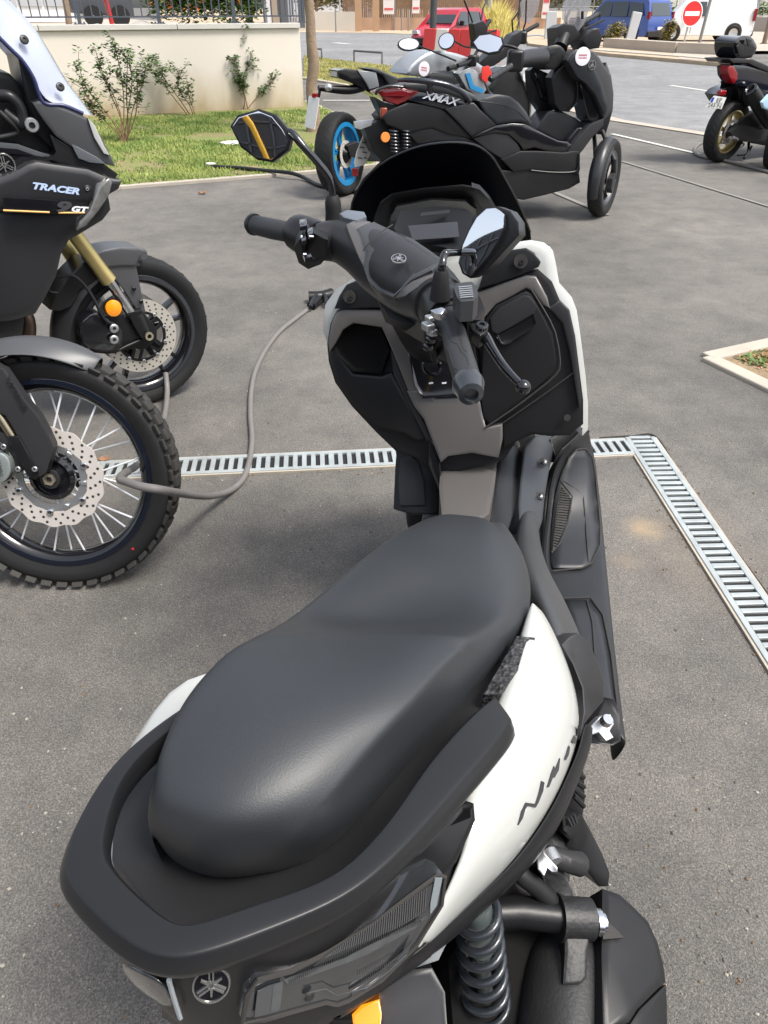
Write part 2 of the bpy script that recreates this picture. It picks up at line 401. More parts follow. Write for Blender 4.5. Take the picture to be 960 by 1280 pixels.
M_blade = leaf_mat('grass_blades', (.13, .22, .04), (.32, .36, .10), 2.2)
M_blade2 = leaf_mat('verge_blades', (.24, .24, .06), (.40, .36, .12), 1.2)
M_leaf = leaf_mat('shrub_leaves', (.05, .10, .03), (.15, .22, .08), 14)
M_leaf2 = leaf_mat('hedge_leaves', (.04, .10, .02), (.14, .22, .04), 5)
M_olive = leaf_mat('olive_leaves', (.16, .15, .04), (.32, .26, .07), 6)
M_yellow = leaf_mat('straw_leaves', (.50, .40, .08), (.72, .62, .20), 4)
M_dead = leaf_mat('dead_leaves', (.25, .12, .05), (.42, .24, .10), 9)
M_bark = mat('bark', (.26, .19, .13), .9, bump=(40, .9, .01), var=(12, .35))
M_twig = mat('twig', (.22, .13, .075), .85, var=(20, .3))

def sheet(name, P, m, z=None, kind='structure'):
    bm = bmesh.new(); vs = [bm.verts.new((p[0], p[1], z if z is not None else p[2])) for p in P]
    f = bm.faces.new(vs); bmesh.ops.triangulate(bm, faces=[f]); bmesh.ops.recalc_face_normals(bm, faces=bm.faces[:])
    for f in bm.faces:
        if f.normal.z < 0: f.normal_flip()
    me = bpy.data.meshes.new(name); bm.to_mesh(me); bm.free(); me.materials.append(m)
    o = bpy.data.objects.new(name, me); C.objects.link(o); tag(o, kind=kind); return o
sheet('ground', [(-400, -100, 0), (400, -100, 0), (400, 900, 0), (-400, 900, 0)], M_asph, 0)
road_near = [(300, 66), (420, 78), (560, 97), (765, 149), (900, 171), (1300, 250)]
road_far = [(1300, 97), (960, 88), (925, 86), (760, 71), (690, 62), (600, 47), (480, 42), (300, 39)]
sheet('road', [at(*p) for p in road_near + road_far], M_road, .004)
def strip(name, a, b, w, m, z=.008, h=0):
    """painted line or low kerb between two ground points"""
    a = Vector(a); b = Vector(b); d = (b - a).normalized(); s = Vector((-d.y, d.x, 0)) * w / 2
    if h:
        bm = bmesh.new(); add_prism(bm, [a - s + Vector((0, 0, -.02)), b - s + Vector((0, 0, -.02)), b + s + Vector((0, 0, -.02)), a + s + Vector((0, 0, -.02))], Vector((0, 0, h + .02)))
        o = link(name, bm_mesh(bm), m, None, smooth=False, bevel=.008); tag(o, kind='structure'); return o
    return sheet(name, [a - s, b - s, b + s, a + s], m, z)
strip('lane_marking', at(765, 168), at(873, 193), .07, M_mark)
strip('parking_marking', at(776, 202), at(990, 268), .035, mat('faded_paint', (.215, .208, .19), .8, bump=(300, .6, .003), var=(60, .35)))
strip('parking_marking', at(690, 240), at(760, 270), .05, MATS['faded_paint'])
strip('lane_marking', at(838, 107), at(910, 118), .12, M_mark)
strip('lane_marking', at(418, 53.5), at(436, 55), .35, M_mark)
strip('lane_marking', at(404, 126), at(462, 126), .10, M_mark, .009)
strip('lane_marking', at(905, 90), at(935, 88.5), .15, M_mark)
strip('gutter', at(640, 118), at(765, 150), .30, M_pave, .010)
strip('gutter', at(765, 150), at(900, 171), .22, M_pave, .010)
# lawn by the wall
lawn_pts = [(-330, 285), (150, 236), (400, 216), (470, 208), (421, 146), (398, 133), (384, 128), (330, 130), (110, 146), (-330, 172)]
lawn = [at(*p) for p in lawn_pts]
sheet('lawn', lawn, M_lawn, .02)
strip('kerb_stone', at(-330, 285), at(150, 236), .06, M_kerb, h=.03); strip('kerb_stone', at(150, 236), at(400, 216), .06, M_kerb, h=.03)
strip('kerb_stone', at(400, 216), at(470, 208), .06, M_kerb, h=.03); strip('kerb_stone', at(470, 208), at(421, 146), .10, M_kerb, h=.03); strip('kerb_stone', at(421, 146), at(384, 128), .12, M_kerb, h=.03)
lawn2 = [at(*p) for p in [(380, 99), (440, 109), (520, 128), (560, 99), (520, 88), (460, 81), (380, 71)]]
sheet('lawn', lawn2, M_lawn, .025)
strip('kerb_stone', at(380, 99), at(440, 109), .14, M_kerb, h=.04); strip('kerb_stone', at(440, 109), at(520, 128), .14, M_kerb, h=.04)
def inside(p, poly):
    c = False; n = len(poly)
    for i in range(n):
        a, b = poly[i], poly[(i + 1) % n]
        if (a.y > p[1]) != (b.y > p[1]) and p[0] < (b.x - a.x) * (p[1] - a.y) / (b.y - a.y) + a.x: c = not c
    return c
def grass(poly, n, h, label, dens=None, m=None):
    bm = bmesh.new(); xs = [p.x for p in poly]; ys = [p.y for p in poly]; k = 0; tries = 0
    while k < n and tries < n * 8:
        tries += 1
        x = random.uniform(max(min(xs), -6), max(xs)); y = random.uniform(min(ys), max(ys))
        if not inside((x, y), poly): continue
        d = mnoise.noise(Vector((x * 1.3, y * 1.3, 0))) + .5 * mnoise.noise(Vector((x * 4, y * 4, 3)))
        if dens: d += dens(x, y)
        if d < random.uniform(-.55, .15): continue
        k += 1; hh = h * random.uniform(.5, 1.4) * (1 + d * .5); t = random.uniform(0, math.pi); w = random.uniform(.0025, .006) * (1 + y * .06)
        a = Vector((math.cos(t), math.sin(t), 0)) * w; ln = Vector((random.uniform(-.5, .5), random.uniform(-.5, .5), 0)) * hh
        b = Vector((x, y, .02))
        v = [bm.verts.new(b - a), bm.verts.new(b + a), bm.verts.new(b + ln * .4 + a * .8 + Vector((0, 0, hh * .6))), bm.verts.new(b + ln + Vector((0, 0, hh)))]
        bm.faces.new((v[0], v[1], v[2])); bm.faces.new((v[0], v[2], v[3]))
    me = bpy.data.meshes.new('grass'); bm.to_mesh(me); bm.free(); me.materials.append(m or M_blade)
    o = bpy.data.objects.new('grass', me); C.objects.link(o); tag(o, label, 'grass', kind='stuff')
wA = at(110, 148); _w = (at(380, 134.5) - wA).normalized(); wn_n = Vector((_w.y, -_w.x, 0))
def nearwall(x, y):
    t = at(392, 168); dw = (Vector((x, y, 0)) - wA).dot(wn_n); return -.9 * math.exp(-((x - t.x) ** 2 + (y - t.y) ** 2) / 1.6) - 1.0 * math.exp(-max(dw, 0) / .35)
grass(lawn, 60000, .030, 'patchy short green lawn below the cream wall', nearwall)
grass(lawn2, 12000, .045, 'yellowish verge grass beside the road behind the silver motorcycle', m=M_blade2)
# far pavement and traffic island
sheet('pavement', [at(*p) for p in [(200, 38.7), (480, 41.5), (600, 46.5), (640, 52), (700, 34), (640, 12), (200, 12)]], M_sand, .012)
isl = [(660, 57.5), (700, 63), (760, 71), (850, 79), (925, 86), (937, 79), (918, 68), (960, 62), (1150, 60), (1300, 20), (640, 14)]
P = [at(*p) for p in isl]; bm = bmesh.new(); add_prism(bm, [Vector((p.x, p.y, -.05)) for p in P], Vector((0, 0, .15)))
bmesh.ops.triangulate(bm, faces=[f for f in bm.faces if len(f.verts) > 4])
tag(link('traffic_island', bm_mesh(bm), M_sand, None, smooth=False), kind='structure')
for a, b in (((700, 61), (760, 68)), ((760, 68), (860, 76)), ((860, 76), (922, 82))):
    strip('kerb_stone', at(*a, .0), at(*b, .0), .55, M_kerb, h=.13)
for a, b in (((760, 59), (850, 66)), ((850, 66), (915, 69))):
    strip('kerb_stone', at(*a, .1), at(*b, .1), .5, M_pave, h=.30)
sheet('pavement', [at(*p, .1) for p in [(838, 64), (905, 67), (905, 77), (850, 74)]], M_pave, .106)
sheet('pavement', [at(*p, .1) for p in [(930, 64), (1150, 62), (1150, 40), (930, 40)]], M_pave, .106)

# planter bed on the right
bedc = [at(882, 448), at(962, 424), at(1200, 395), at(1200, 580), at(962, 488)]
sheet('planter_bed', bedc, M_soil, .006)
strip('kerb_stone', at(884, 449), at(1200, 378), .085, M_kerb, h=.022)
strip('kerb_stone', at(884, 449), at(1200, 600), .085, M_kerb, h=.020)
bm = bmesh.new()
for i in range(900):
    u = random.uniform(915, 1000); v = random.uniform(432, 485)
    p = at(u, v);
    if not inside(p, [at(915, 448), at(1010, 428), at(1010, 490)]): continue
    g = (abs(u - 940) < 26 and v < 462) 
    if not g and random.random() < .6: continue
    for q in range(2):
        t = random.uniform(0, 6.28); l = random.uniform(.012, .035); w = .006
        d = Vector((math.cos(t), math.sin(t), random.uniform(.1, .9))).normalized() * l; s = Vector((-d.y, d.x, 0)).normalized() * w
        o_ = p + Vector((random.uniform(-.01, .01), random.uniform(-.01, .01), .008))
        f = bm.faces.new([bm.verts.new(o_), bm.verts.new(o_ + d * .5 + s), bm.verts.new(o_ + d), bm.verts.new(o_ + d * .5 - s)])
        f.material_index = 0 if (g and random.random() < .7) else 1
me = bpy.data.meshes.new('weeds'); bm.to_mesh(me); bm.free(); me.materials.append(M_leaf2); me.materials.append(M_dead)
o = bpy.data.objects.new('weeds', me); C.objects.link(o); tag(o, 'small green weeds and dry leaf litter in the planter bed corner', 'weeds', kind='stuff')

# ------------------------------------------------------------ drains
M_galv = mat('galvanised_steel', (0.42, 0.455, 0.455), .45, metal=.4, bump=(90, .3, .001), var=(11, .34))
M_slot = mat('drain_dark', (0.012, 0.012, 0.012), .9)
def drain(name, a, b, w, label, n, seam=()):
    a = Vector(a); b = Vector(b); L = (b - a).length; d = (b - a) / L; s = Vector((-d.y, d.x, 0)); ang = math.atan2(d.y, d.x)
    t = thing(name, label, 'drain', a, 'slotted drains set in the tarmac')
    bm = bmesh.new(); m = (a + b) / 2; add_box(bm, m + Vector((0, 0, .001)), (L, w * .98, .006), ang)
    link('slot_shade', bm_mesh(bm), M_slot, t, smooth=False)  # black strip laid under the bars in place of the shade inside the slots
    bm = bmesh.new(); e = w * .15
    for q in (-1, 1): add_box(bm, m + s * q * (w / 2 - e / 2) + Vector((0, 0, .007)), (L, e, .010), ang)
    st = L / n
    for i in range(n + 1):
        ww = st * .52
        if i % 16 == 8: ww = st * .62
        add_box(bm, a + d * (i * st) + Vector((0, 0, .0065)), (ww, w - 2 * e - .0005, .0095), ang)
    link('grate', bm_mesh(bm), M_galv, t, smooth=False, bevel=.0018)
    bm = bmesh.new()
    for q in (-1, 1): add_box(bm, m + s * q * (w / 2 + .004) + Vector((0, 0, .002)), (L, .008, .012), ang)
    link('rim', bm_mesh(bm), M_kerb, t, smooth=False)
d1a = at(-250, 607); d1b = at(786, 560)
drain('drain_channel', d1a, d1b, .120, 'galvanised slotted drain running across the tarmac behind the white scooter', int((d1b - d1a).length / .0335))
d2a = at(799, 549); d2b = at(1010, 868); d2b = d2b + (d2b - d2a).normalized() * 1.6
drain('drain_channel', d2a, d2b, .118, 'galvanised slotted drain running towards the viewer on the right', int((d2b - d2a).length / .033))
# ragged tar joint beside the drain
tag(tube('tar_joint', [at(750, 548, .001), at(790, 545.5, .001), at(819, 546, .001), at(845, 585, .001), at(880, 635, .001), at(925, 697, .001), at(975, 765, .001)], .0055, mat('tar', (.03, .028, .026), .9, bump=(60, 1, .01)), seg=6), kind='structure')

# grit: small stones and crumbs lying on the tarmac, thicker along the drains
bm = bmesh.new()
def crumb(p, s, mi):
    r = [random.uniform(.6, 1.2) for _ in range(6)]
    q = [p + Vector((s * r[0], 0, s * .3)), p + Vector((0, s * r[1], s * .25)), p + Vector((-s * r[2], 0, s * .3)), p + Vector((0, -s * r[3], s * .25))]; t = bm.verts.new(p + Vector((0, 0, s * r[4]))); q = [bm.verts.new(k) for k in q]; g = [bm.verts.new(Vector((k.co.x, k.co.y, p.z))) for k in q]
    for i in range(4):
        bm.faces.new((q[i], q[(i + 1) % 4], t)).material_index = mi; bm.faces.new((g[i], g[(i + 1) % 4], q[(i + 1) % 4], q[i])).material_index = mi
for i in range(900):
    u, v = random.uniform(0, 960), 260 + 1020 * random.random() ** .8; crumb(at(u, v, .001), random.choice((.0018, .0022, .003, .0042)), random.choice((0, 0, 1, 2)))
for i in range(420):
    t = random.random(); s_ = random.choice((-1, 1)); a, b_ = ((d1a, d1b), (d2a, d2b))[i % 2]; d = (b_ - a).normalized()
    crumb(a.lerp(b_, t) + Vector((-d.y, d.x, 0)) * s_ * (.066 + abs(random.gauss(0, .02))) + Vector((0, 0, .001)), random.choice((.002, .003, .0045)), random.choice((0, 1, 2, 2)))
me = bpy.data.meshes.new('grit'); bm.to_mesh(me); bm.free()
for m_ in (mat('grit_pale', (.36, .33, .28), .9), mat('grit_grey', (.12, .12, .12), .9), mat('grit_brown', (.17, .11, .06), .9)): me.materials.append(m_)
o = bpy.data.objects.new('grit', me); C.objects.link(o); tag(o, 'small stones and crumbs scattered over the tarmac', 'grit', kind='stuff')

# ------------------------------------------------------------ boundary wall, railing, terrace
wA, wB = at(110, 148), at(380, 134.5); wd = (wB - wA).normalized(); wa = math.atan2(wd.y, wd.x)
wn_ = Vector((wd.y, -wd.x, 0)); wL = wA - wd * 12; wall_ang = math.degrees(wa)
def wallmat():
    m = bpy.data.materials.new('cream_render'); m.use_nodes = True; nt = m.node_tree; b = nt.nodes['Principled BSDF']; L = nt.links.new
    tc = nt.nodes.new('ShaderNodeTexCoord'); n = nt.nodes.new('ShaderNodeTexNoise'); n.inputs['Scale'].default_value = 1.6; n.inputs['Detail'].default_value = 8; n.inputs['Roughness'].default_value = .65
    mp = nt.nodes.new('ShaderNodeMapping'); mp.inputs['Scale'].default_value = (1, 1, .35); L(tc.outputs['Object'], mp.inputs[0]); L(mp.outputs[0], n.inputs['Vector'])
    sx = nt.nodes.new('ShaderNodeSeparateXYZ'); L(tc.outputs['Object'], sx.inputs[0])
    # dirt splashed up from the soil at the foot of the wall
    ad = nt.nodes.new('ShaderNodeMath'); ad.operation = 'MULTIPLY_ADD'; ad.inputs[1].default_value = -.9; L(n.outputs['Fac'], ad.inputs[0]); L(sx.outputs[2], ad.inputs[2])
    r = ramp(nt, ad.outputs[0], [(0, (.40, .32, .20)), (.04, (.54, .47, .36)), (.30, (.66, .605, .53))])
    mr = nt.nodes.new('ShaderNodeMapRange'); mr.inputs[1].default_value = -.5; mr.inputs[2].default_value = .5; L(ad.outputs[0], mr.inputs[0]); L(mr.outputs[0], r.inputs[0])
    r.color_ramp.elements[0].position = .05; r.color_ramp.elements[1].position = .28; r.color_ramp.elements[2].position = .62
    L(r.outputs[0], b.inputs['Base Color']); b.inputs['Roughness'].default_value = .9
    return m
bm = bmesh.new(); wlen = (wB - wL).length; mid = (wL + wB) / 2
add_box(bm, mid - wn_ * .10 + Vector((0, 0, .55)), (wlen, .2, 1.12), wa)
wall = link('boundary_wall', bm_mesh(bm), wallmat(), None, smooth=False); tag(wall, 'long cream rendered wall behind the lawn', 'wall')
bm = bmesh.new()
for i in range(9):
    q = wB - wd * (i * 1.95 + .96) if i else wB - wd * .96
    add_box(bm, wB - wd * (i * 1.95 + .97) - wn_ * .10 + Vector((0, 0, 1.15)), (1.94, .28, .07), wa)
link('coping', bm_mesh(bm), mat('coping_concrete', (.52, .50, .46), .8, bump=(40, .3, .004), var=(5, .12)), wall, smooth=False, bevel=.006)
WZ = 1.185
def onwall(u, z, back=.1):
    pl = Plane(wA - wn_ * back, wn_); d = ray(u, 20); p = CAMP + d * ((pl.p - CAMP).dot(pl.n) / d.dot(pl.n)); return Vector((p.x, p.y, z))
M_rail2 = mat('railing_paint', (.06, .07, .09), .45, var=(9, .2))
rl = thing('railing', 'dark metal railing of thin bars standing on the cream wall', 'railing', onwall(250, WZ))
for u in (-60, 98, 198, 292, 379):
    p = onwall(u, WZ); bm = bmesh.new(); add_box(bm, p + Vector((0, 0, .5)), (.05, .03, 1.0), wa); add_box(bm, p + Vector((0, 0, .006)), (.16, .10, .012), wa)
    for q in (-1, 1): add_tube(bm, [p + wd * .06 * q, p + wd * .06 * q + Vector((0, 0, .03))], .012, 8, 1)
    link('post', bm_mesh(bm), M_rail2, rl, smooth=False)
bm = bmesh.new(); a = onwall(-120, 0); b_ = onwall(379, 0); n = int((b_ - a).length / .115)
for i in range(n):
    p = a.lerp(b_, (i + .5) / n); add_box(bm, Vector((p.x, p.y, WZ + .51)), (.016, .016, .86), wa)
for z in (WZ + .09, WZ + .95): add_box(bm, Vector(((a.x + b_.x) / 2, (a.y + b_.y) / 2, z)), ((b_ - a).length, .035, .02), wa)
link('bars', bm_mesh(bm), M_rail2, rl, smooth=False)
# terrace behind the wall
q0, q1 = wL - wn_ * .2, wB - wn_ * .2
bm = bmesh.new(); add_prism(bm, [q0 + Vector((0, 0, -.05)), q1 + Vector((0, 0, -.05)), q1 - wn_ * 14 + Vector((-.6, 0, -.05)), q0 - wn_ * 14 + Vector((0, 0, -.05))], Vector((0, 0, 1.13)))
tag(link('terrace', bm_mesh(bm), M_pave, None, smooth=False), kind='structure')
def leaves(bm, c, rad, n, size, mi=0, flat=.6):
    for _ in range(n):
        while True:
            q = Vector((random.uniform(-1, 1), random.uniform(-1, 1), random.uniform(-1, 1)))
            if q.length < 1: break
        q = q * (.55 + .45 * random.random())
        p = Vector(c) + Vector((q.x * rad[0], q.y * rad[1], q.z * rad[2]))
        t = random.uniform(0, 6.28); d = Vector((math.cos(t), math.sin(t), random.uniform(-flat, flat))).normalized(); s = d.cross(Vector((random.uniform(-.5, .5), random.uniform(-.5, .5), 1))).normalized()
        l = size * random.uniform(.6, 1.3); w = l * .26
        f = bm.faces.new([bm.verts.new(p), bm.verts.new(p + d * l * .45 + s * w), bm.verts.new(p + d * l), bm.verts.new(p + d * l * .45 - s * w)]); f.material_index = mi
def rawmesh(name, bm, mats, parent=None, base=None):
    me = bpy.data.meshes.new(name); bm.to_mesh(me); bm.free()
    return link(name, me, mats, parent, smooth=False, base=base)
# flowering hedge behind the railing
c1, c2 = onwall(196, 0, 1.2), onwall(318, 0, 1.2)
hb = thing('hedge', 'leafy green hedge with orange blossom behind the railing', 'hedge', (c1 + c2) / 2 + Vector((0, 0, 1.08)))
bm = bmesh.new()
for i in range(26):
    p = c1.lerp(c2, i / 25); leaves(bm, (p.x, p.y + random.uniform(-.2, .3), 1.55 + random.uniform(-.05, .15)), (.28, .35, .5), 260, .09)
rawmesh('foliage', bm, [M_leaf2], hb)
bm = bmesh.new()
for i in range(40):
    p = c1.lerp(c2, random.random()); leaves(bm, (p.x, p.y - .35, random.uniform(1.35, 1.9)), (.05, .05, .05), 9, .05)
rawmesh('blossom', bm, [mat('orange_blossom', (.75, .22, .05), .6)], hb)
# things seen through the railing
def slab(name, a, b, z0, z1, th, m, label, cat, ang=None, group=None):
    a = Vector((a[0], a[1], 0)); b = Vector((b[0], b[1], 0)); d = b - a; L = d.length
    bm = bmesh.new(); add_box(bm, (a + b) / 2 + Vector((0, 0, (z0 + z1) / 2)), (L, th, z1 - z0), math.atan2(d.y, d.x))
    o = link(name, bm_mesh(bm), m, None, smooth=False, bevel=.004); tag(o, label, cat, group); return o
M_house = mat('white_facade', (.66, .66, .66), .8, var=(2, .08))
h0 = onwall(-150, 0, 9); h1 = onwall(92, 0, 9)
hs = thing('house', 'pale house with grey shutters seen through the railing on the left', 'house', (h0 + h1) / 2 + Vector((0, 0, 1.08)))
bm = bmesh.new(); add_box(bm, (h0 + h1) / 2 + Vector((0, 0, 2.6)), ((h1 - h0).length, .3, 3.0), wa); link('wall', bm_mesh(bm), M_house, hs, smooth=False)
for i in range(7):
    p = h0.lerp(h1, .1 + i * .135); box('shutter', Vector((p.x, p.y, 2.2)) + wn_ * .17, (.5, .03, 1.6), mat('shutter_grey', (.36, .37, .38), .6), hs, rz=wa)
a, b_ = onwall(93, 0, 4), onwall(168, 0, 4)
cov = thing('covered_trailer', 'dark covered trailer behind the railing beside a red pole', 'trailer', (a + b_) / 2 + Vector((0, 0, 1.08)))
plate3('cover', [a + Vector((0, 0, 1.3)), b_ + Vector((0, 0, 1.22)), b_ + Vector((0, 0, 2.2)), a + Vector((0, 0, 2.3)), a + wd * -.1 + Vector((0, 0, 1.7))], mat('dark_tarpaulin', (.06, .065, .075), .6, var=(2, .3)), cov, T=1.2, w=.1, d=.08)
lathe('wheel', a.lerp(b_, .3) + Vector((0, 0, 1.25)) + wn_ * .05, wn_, [(.02, 0), (.17, 0), (.17, .1), (.02, .1)], M_tyre, cov, 20)
lathe('wheel', a.lerp(b_, .75) + Vector((0, 0, 1.25)) + wn_ * .05, wn_, [(.02, 0), (.17, 0), (.17, .1), (.02, .1)], M_tyre, cov, 20)
p = onwall(139, 1.08, 1.0)
tag(tube('red_pole', [p, p + Vector((-.05, 0, .5)), p + Vector((-.14, 0, 1.2))], .035, mat('red_paint', (.45, .02, .02), .4), seg=10), 'slanting red pole behind the railing', 'pole')
p = onwall(84, 1.08, 1.6)
tag(tube('tree_stump', [p, p + Vector((.02, 0, .4)), p + Vector((0, 0, 1.0))], [.06, .05, .05], M_bark, seg=8), 'thin bare brown trunk behind the railing', 'trunk')
# stone litter on the terrace + dark slatted gate at the wall's end
for (u, s, bk) in ((95, .10, .8), (112, .07, .9), (176, .12, 1.0), (120, .09, .7), (162, .08, .8)):
    p = onwall(u, 1.08, bk); bm = bmesh.new(); bmesh.ops.create_icosphere(bm, subdivisions=2, radius=s)
    for v in bm.verts: v.co = Vector((v.co.x * 1.4, v.co.y, v.co.z * .7)) * (1 + .25 * mnoise.noise(v.co * 9)) + p + Vector((0, 0, s * .5))
    tag(link('stone', bm_mesh(bm), M_conc, None), 'pale garden stone lying behind the railing', 'stone', 'garden stones behind the railing')
for (u0, u1, col, lb) in ((308, 315, (.14, .14, .15), 'dark narrow gate post left of the grey gate'), (330, 333, (.30, .31, .32), 'slim grey pole between the gate posts'), (350, 363, (.10, .10, .11), 'wide dark gate post beside the slatted panel')):
    tag(slab('gate_post', onwall(u0, 0, 1.6), onwall(u1, 0, 1.6), 1.08, 2.6, .1, mat('gate_paint_%d' % u0, col, .5), lb, 'post'), lb, 'post')
gt = thing('slatted_gate', 'grey slatted panel at the right end of the railing', 'gate', onwall(370, 1.08, 1.1))
bm = bmesh.new()
for i in range(6): p = onwall(361 + i * 3.2, 0, .9); add_box(bm, Vector((p.x, p.y, 1.9)), (.022, .03, 1.6), wa)
link('slats', bm_mesh(bm), mat('gate_slats', (.30, .31, .33), .5), gt, smooth=False)
box('gate_frame', onwall(377, 1.9, .9), (.09, .06, 1.6), mat('gate_frame', (.09, .09, .10), .5), gt, rz=wa)
box('gate_frame', onwall(344, 1.9, .9), (.12, .06, 1.6), mat('timber_post', (.30, .24, .18), .7), gt, rz=wa)

# ------------------------------------------------------------ shrubs, tree
def shrub(base, stems, label, leafn, lsz=.05, brown=False):
    b0 = at(*base); y0 = b0.y
    t = thing('shrub', label, 'shrub', b0); bm = bmesh.new(); lb = bmesh.new()
    for st in stems:
        pts = [b0 + Vector((random.uniform(-.05, .05), random.uniform(-.04, .04), 0))]
        yy = y0 + random.uniform(-.12, .12)
        for (u, v) in st: pts.append(aty(u, v, yy))
        add_tube(bm, pts, [.010] + [.007] * (len(pts) - 2) + [.003], 6, 3)
        cs = catmull(pts, 6); k = int(len(cs) * .5)
        for p in cs[k:]:
            leaves(lb, p, (.075, .08, .07), leafn, lsz)
            if random.random() < .55:
                q = p + Vector((random.uniform(-.16, .16), random.uniform(-.1, .1), random.uniform(0, .14))); add_tube(bm, [p, q], .003, 4, 1); leaves(lb, q, (.06, .06, .06), leafn, lsz)
    link('stems', bm_mesh(bm), M_twig, t); rawmesh('leaves', lb, [M_leaf], t); return t
shrub((157, 180), [[(140, 150), (108, 110), (98, 78)], [(150, 140), (128, 90), (118, 58)], [(155, 130), (150, 85), (140, 50)], [(160, 140), (165, 95), (152, 60)], [(165, 140), (178, 105), (182, 80)],
                   [(145, 155), (112, 125), (100, 100)], [(152, 150), (135, 110), (122, 80)], [(168, 150), (172, 118), (170, 86)], [(160, 150), (158, 118), (160, 72)], [(140, 160), (120, 140), (108, 128)]],
      'large twiggy shrub with dark green leaves, leftmost before the cream wall', 11, .06)
shrub((241, 146), [[(225, 125), (205, 98), (192, 72)], [(222, 128), (200, 100), (190, 88)], [(236, 130), (222, 108), (228, 88)], [(242, 138), (236, 120), (234, 105)]], 'low leaning shrub in the middle before the cream wall', 14, .06)
shrub((307, 138), [[(304, 110), (299, 75), (302, 40)], [(304, 112), (298, 92), (294, 70)], [(306, 120), (304, 100), (312, 78)], [(318, 125), (332, 110), (343, 97)], [(306, 125), (302, 108), (296, 98)]], 'tall thin shrub before the cream wall, nearest the tree trunk', 15, .06)
t0 = at(391, 166)
tr = thing('tree', 'slender tree with a bare brown trunk at the right end of the cream wall', 'tree', t0)
bm = bmesh.new(); yy = t0.y
tp = [t0 + Vector((0, 0, -.05))] + [aty(u, v, yy) for u, v in ((392, 140), (389, 110), (392, 80), (389, 50), (388, 25), (386, 0))]
tp += [tp[-1] + Vector((-.02, 0, .8)), tp[-1] + Vector((.05, 0, 1.6))]
add_tube(bm, tp, [.105, .085, .07, .072, .065, .06, .06, .055, .045], 12, 4); link('trunk', bm_mesh(bm), M_bark, tr)
bm = bmesh.new(); lb = bmesh.new(); top = tp[-1]
for i in range(7):
    a_ = i * .9; e = top + Vector((math.cos(a_) * .8, math.sin(a_) * .8, .6 + .2 * (i % 3))); add_tube(bm, [top - Vector((0, 0, .3)), (top + e) / 2 + Vector((0, 0, .1)), e], [.03, .02, .008], 6, 3); leaves(lb, e, (.55, .55, .45), 420, .08)
link('limbs', bm_mesh(bm), M_bark, tr); rawmesh('crown', lb, [M_leaf2], tr)
for (u, v, s, lb_) in ((289, 181, .10, 'crumpled white plastic litter lying on the lawn by the cream wall'), (263, 207, .04, 'small scrap of white paper on the lawn')):
    p = at(u, v, .03); bm = bmesh.new(); bmesh.ops.create_icosphere(bm, subdivisions=3, radius=s)
    for w_ in bm.verts: w_.co = Vector((w_.co.x * 1.3, w_.co.y * .8, w_.co.z * .25)) * (1 + .3 * mnoise.noise(w_.co * 20)) + p + Vector((0, 0, .02))
    tag(link('litter', bm_mesh(bm), mat('white_plastic', (.78, .78, .77), .6), None), lb_, 'litter')
def dead_leaf(u, v, s, label):
    p = at(u, v, .006); bm = bmesh.new(); lf = [(-1, 0, .1), (-.5, .45, .35), (0, .3, .1), (.4, .7, .4), (.5, .2, .1), (1, .1, .5), (.5, -.25, .15), (.3, -.7, .35), (-.1, -.35, .05), (-.6, -.5, .3)]
    add_prism(bm, [p + Vector((x * s, y * s, z * s)) for x, y, z in lf], Vector((0, 0, .0015)))
    tag(link('fallen_leaf', bm_mesh(bm), mat('fallen_leaf', (.26, .13, .065), .7, var=(30, .3)), None, smooth=False), label, 'leaf')
dead_leaf(254, 242, .05, 'curled orange brown leaf on the tarmac before the lawn')
dead_leaf(45, 368, .07, 'large pale brown leaf on the tarmac beside the touring motorcycle')
dead_leaf(131, 575, .028, 'small tan leaf caught by the knobbly wheel spokes')

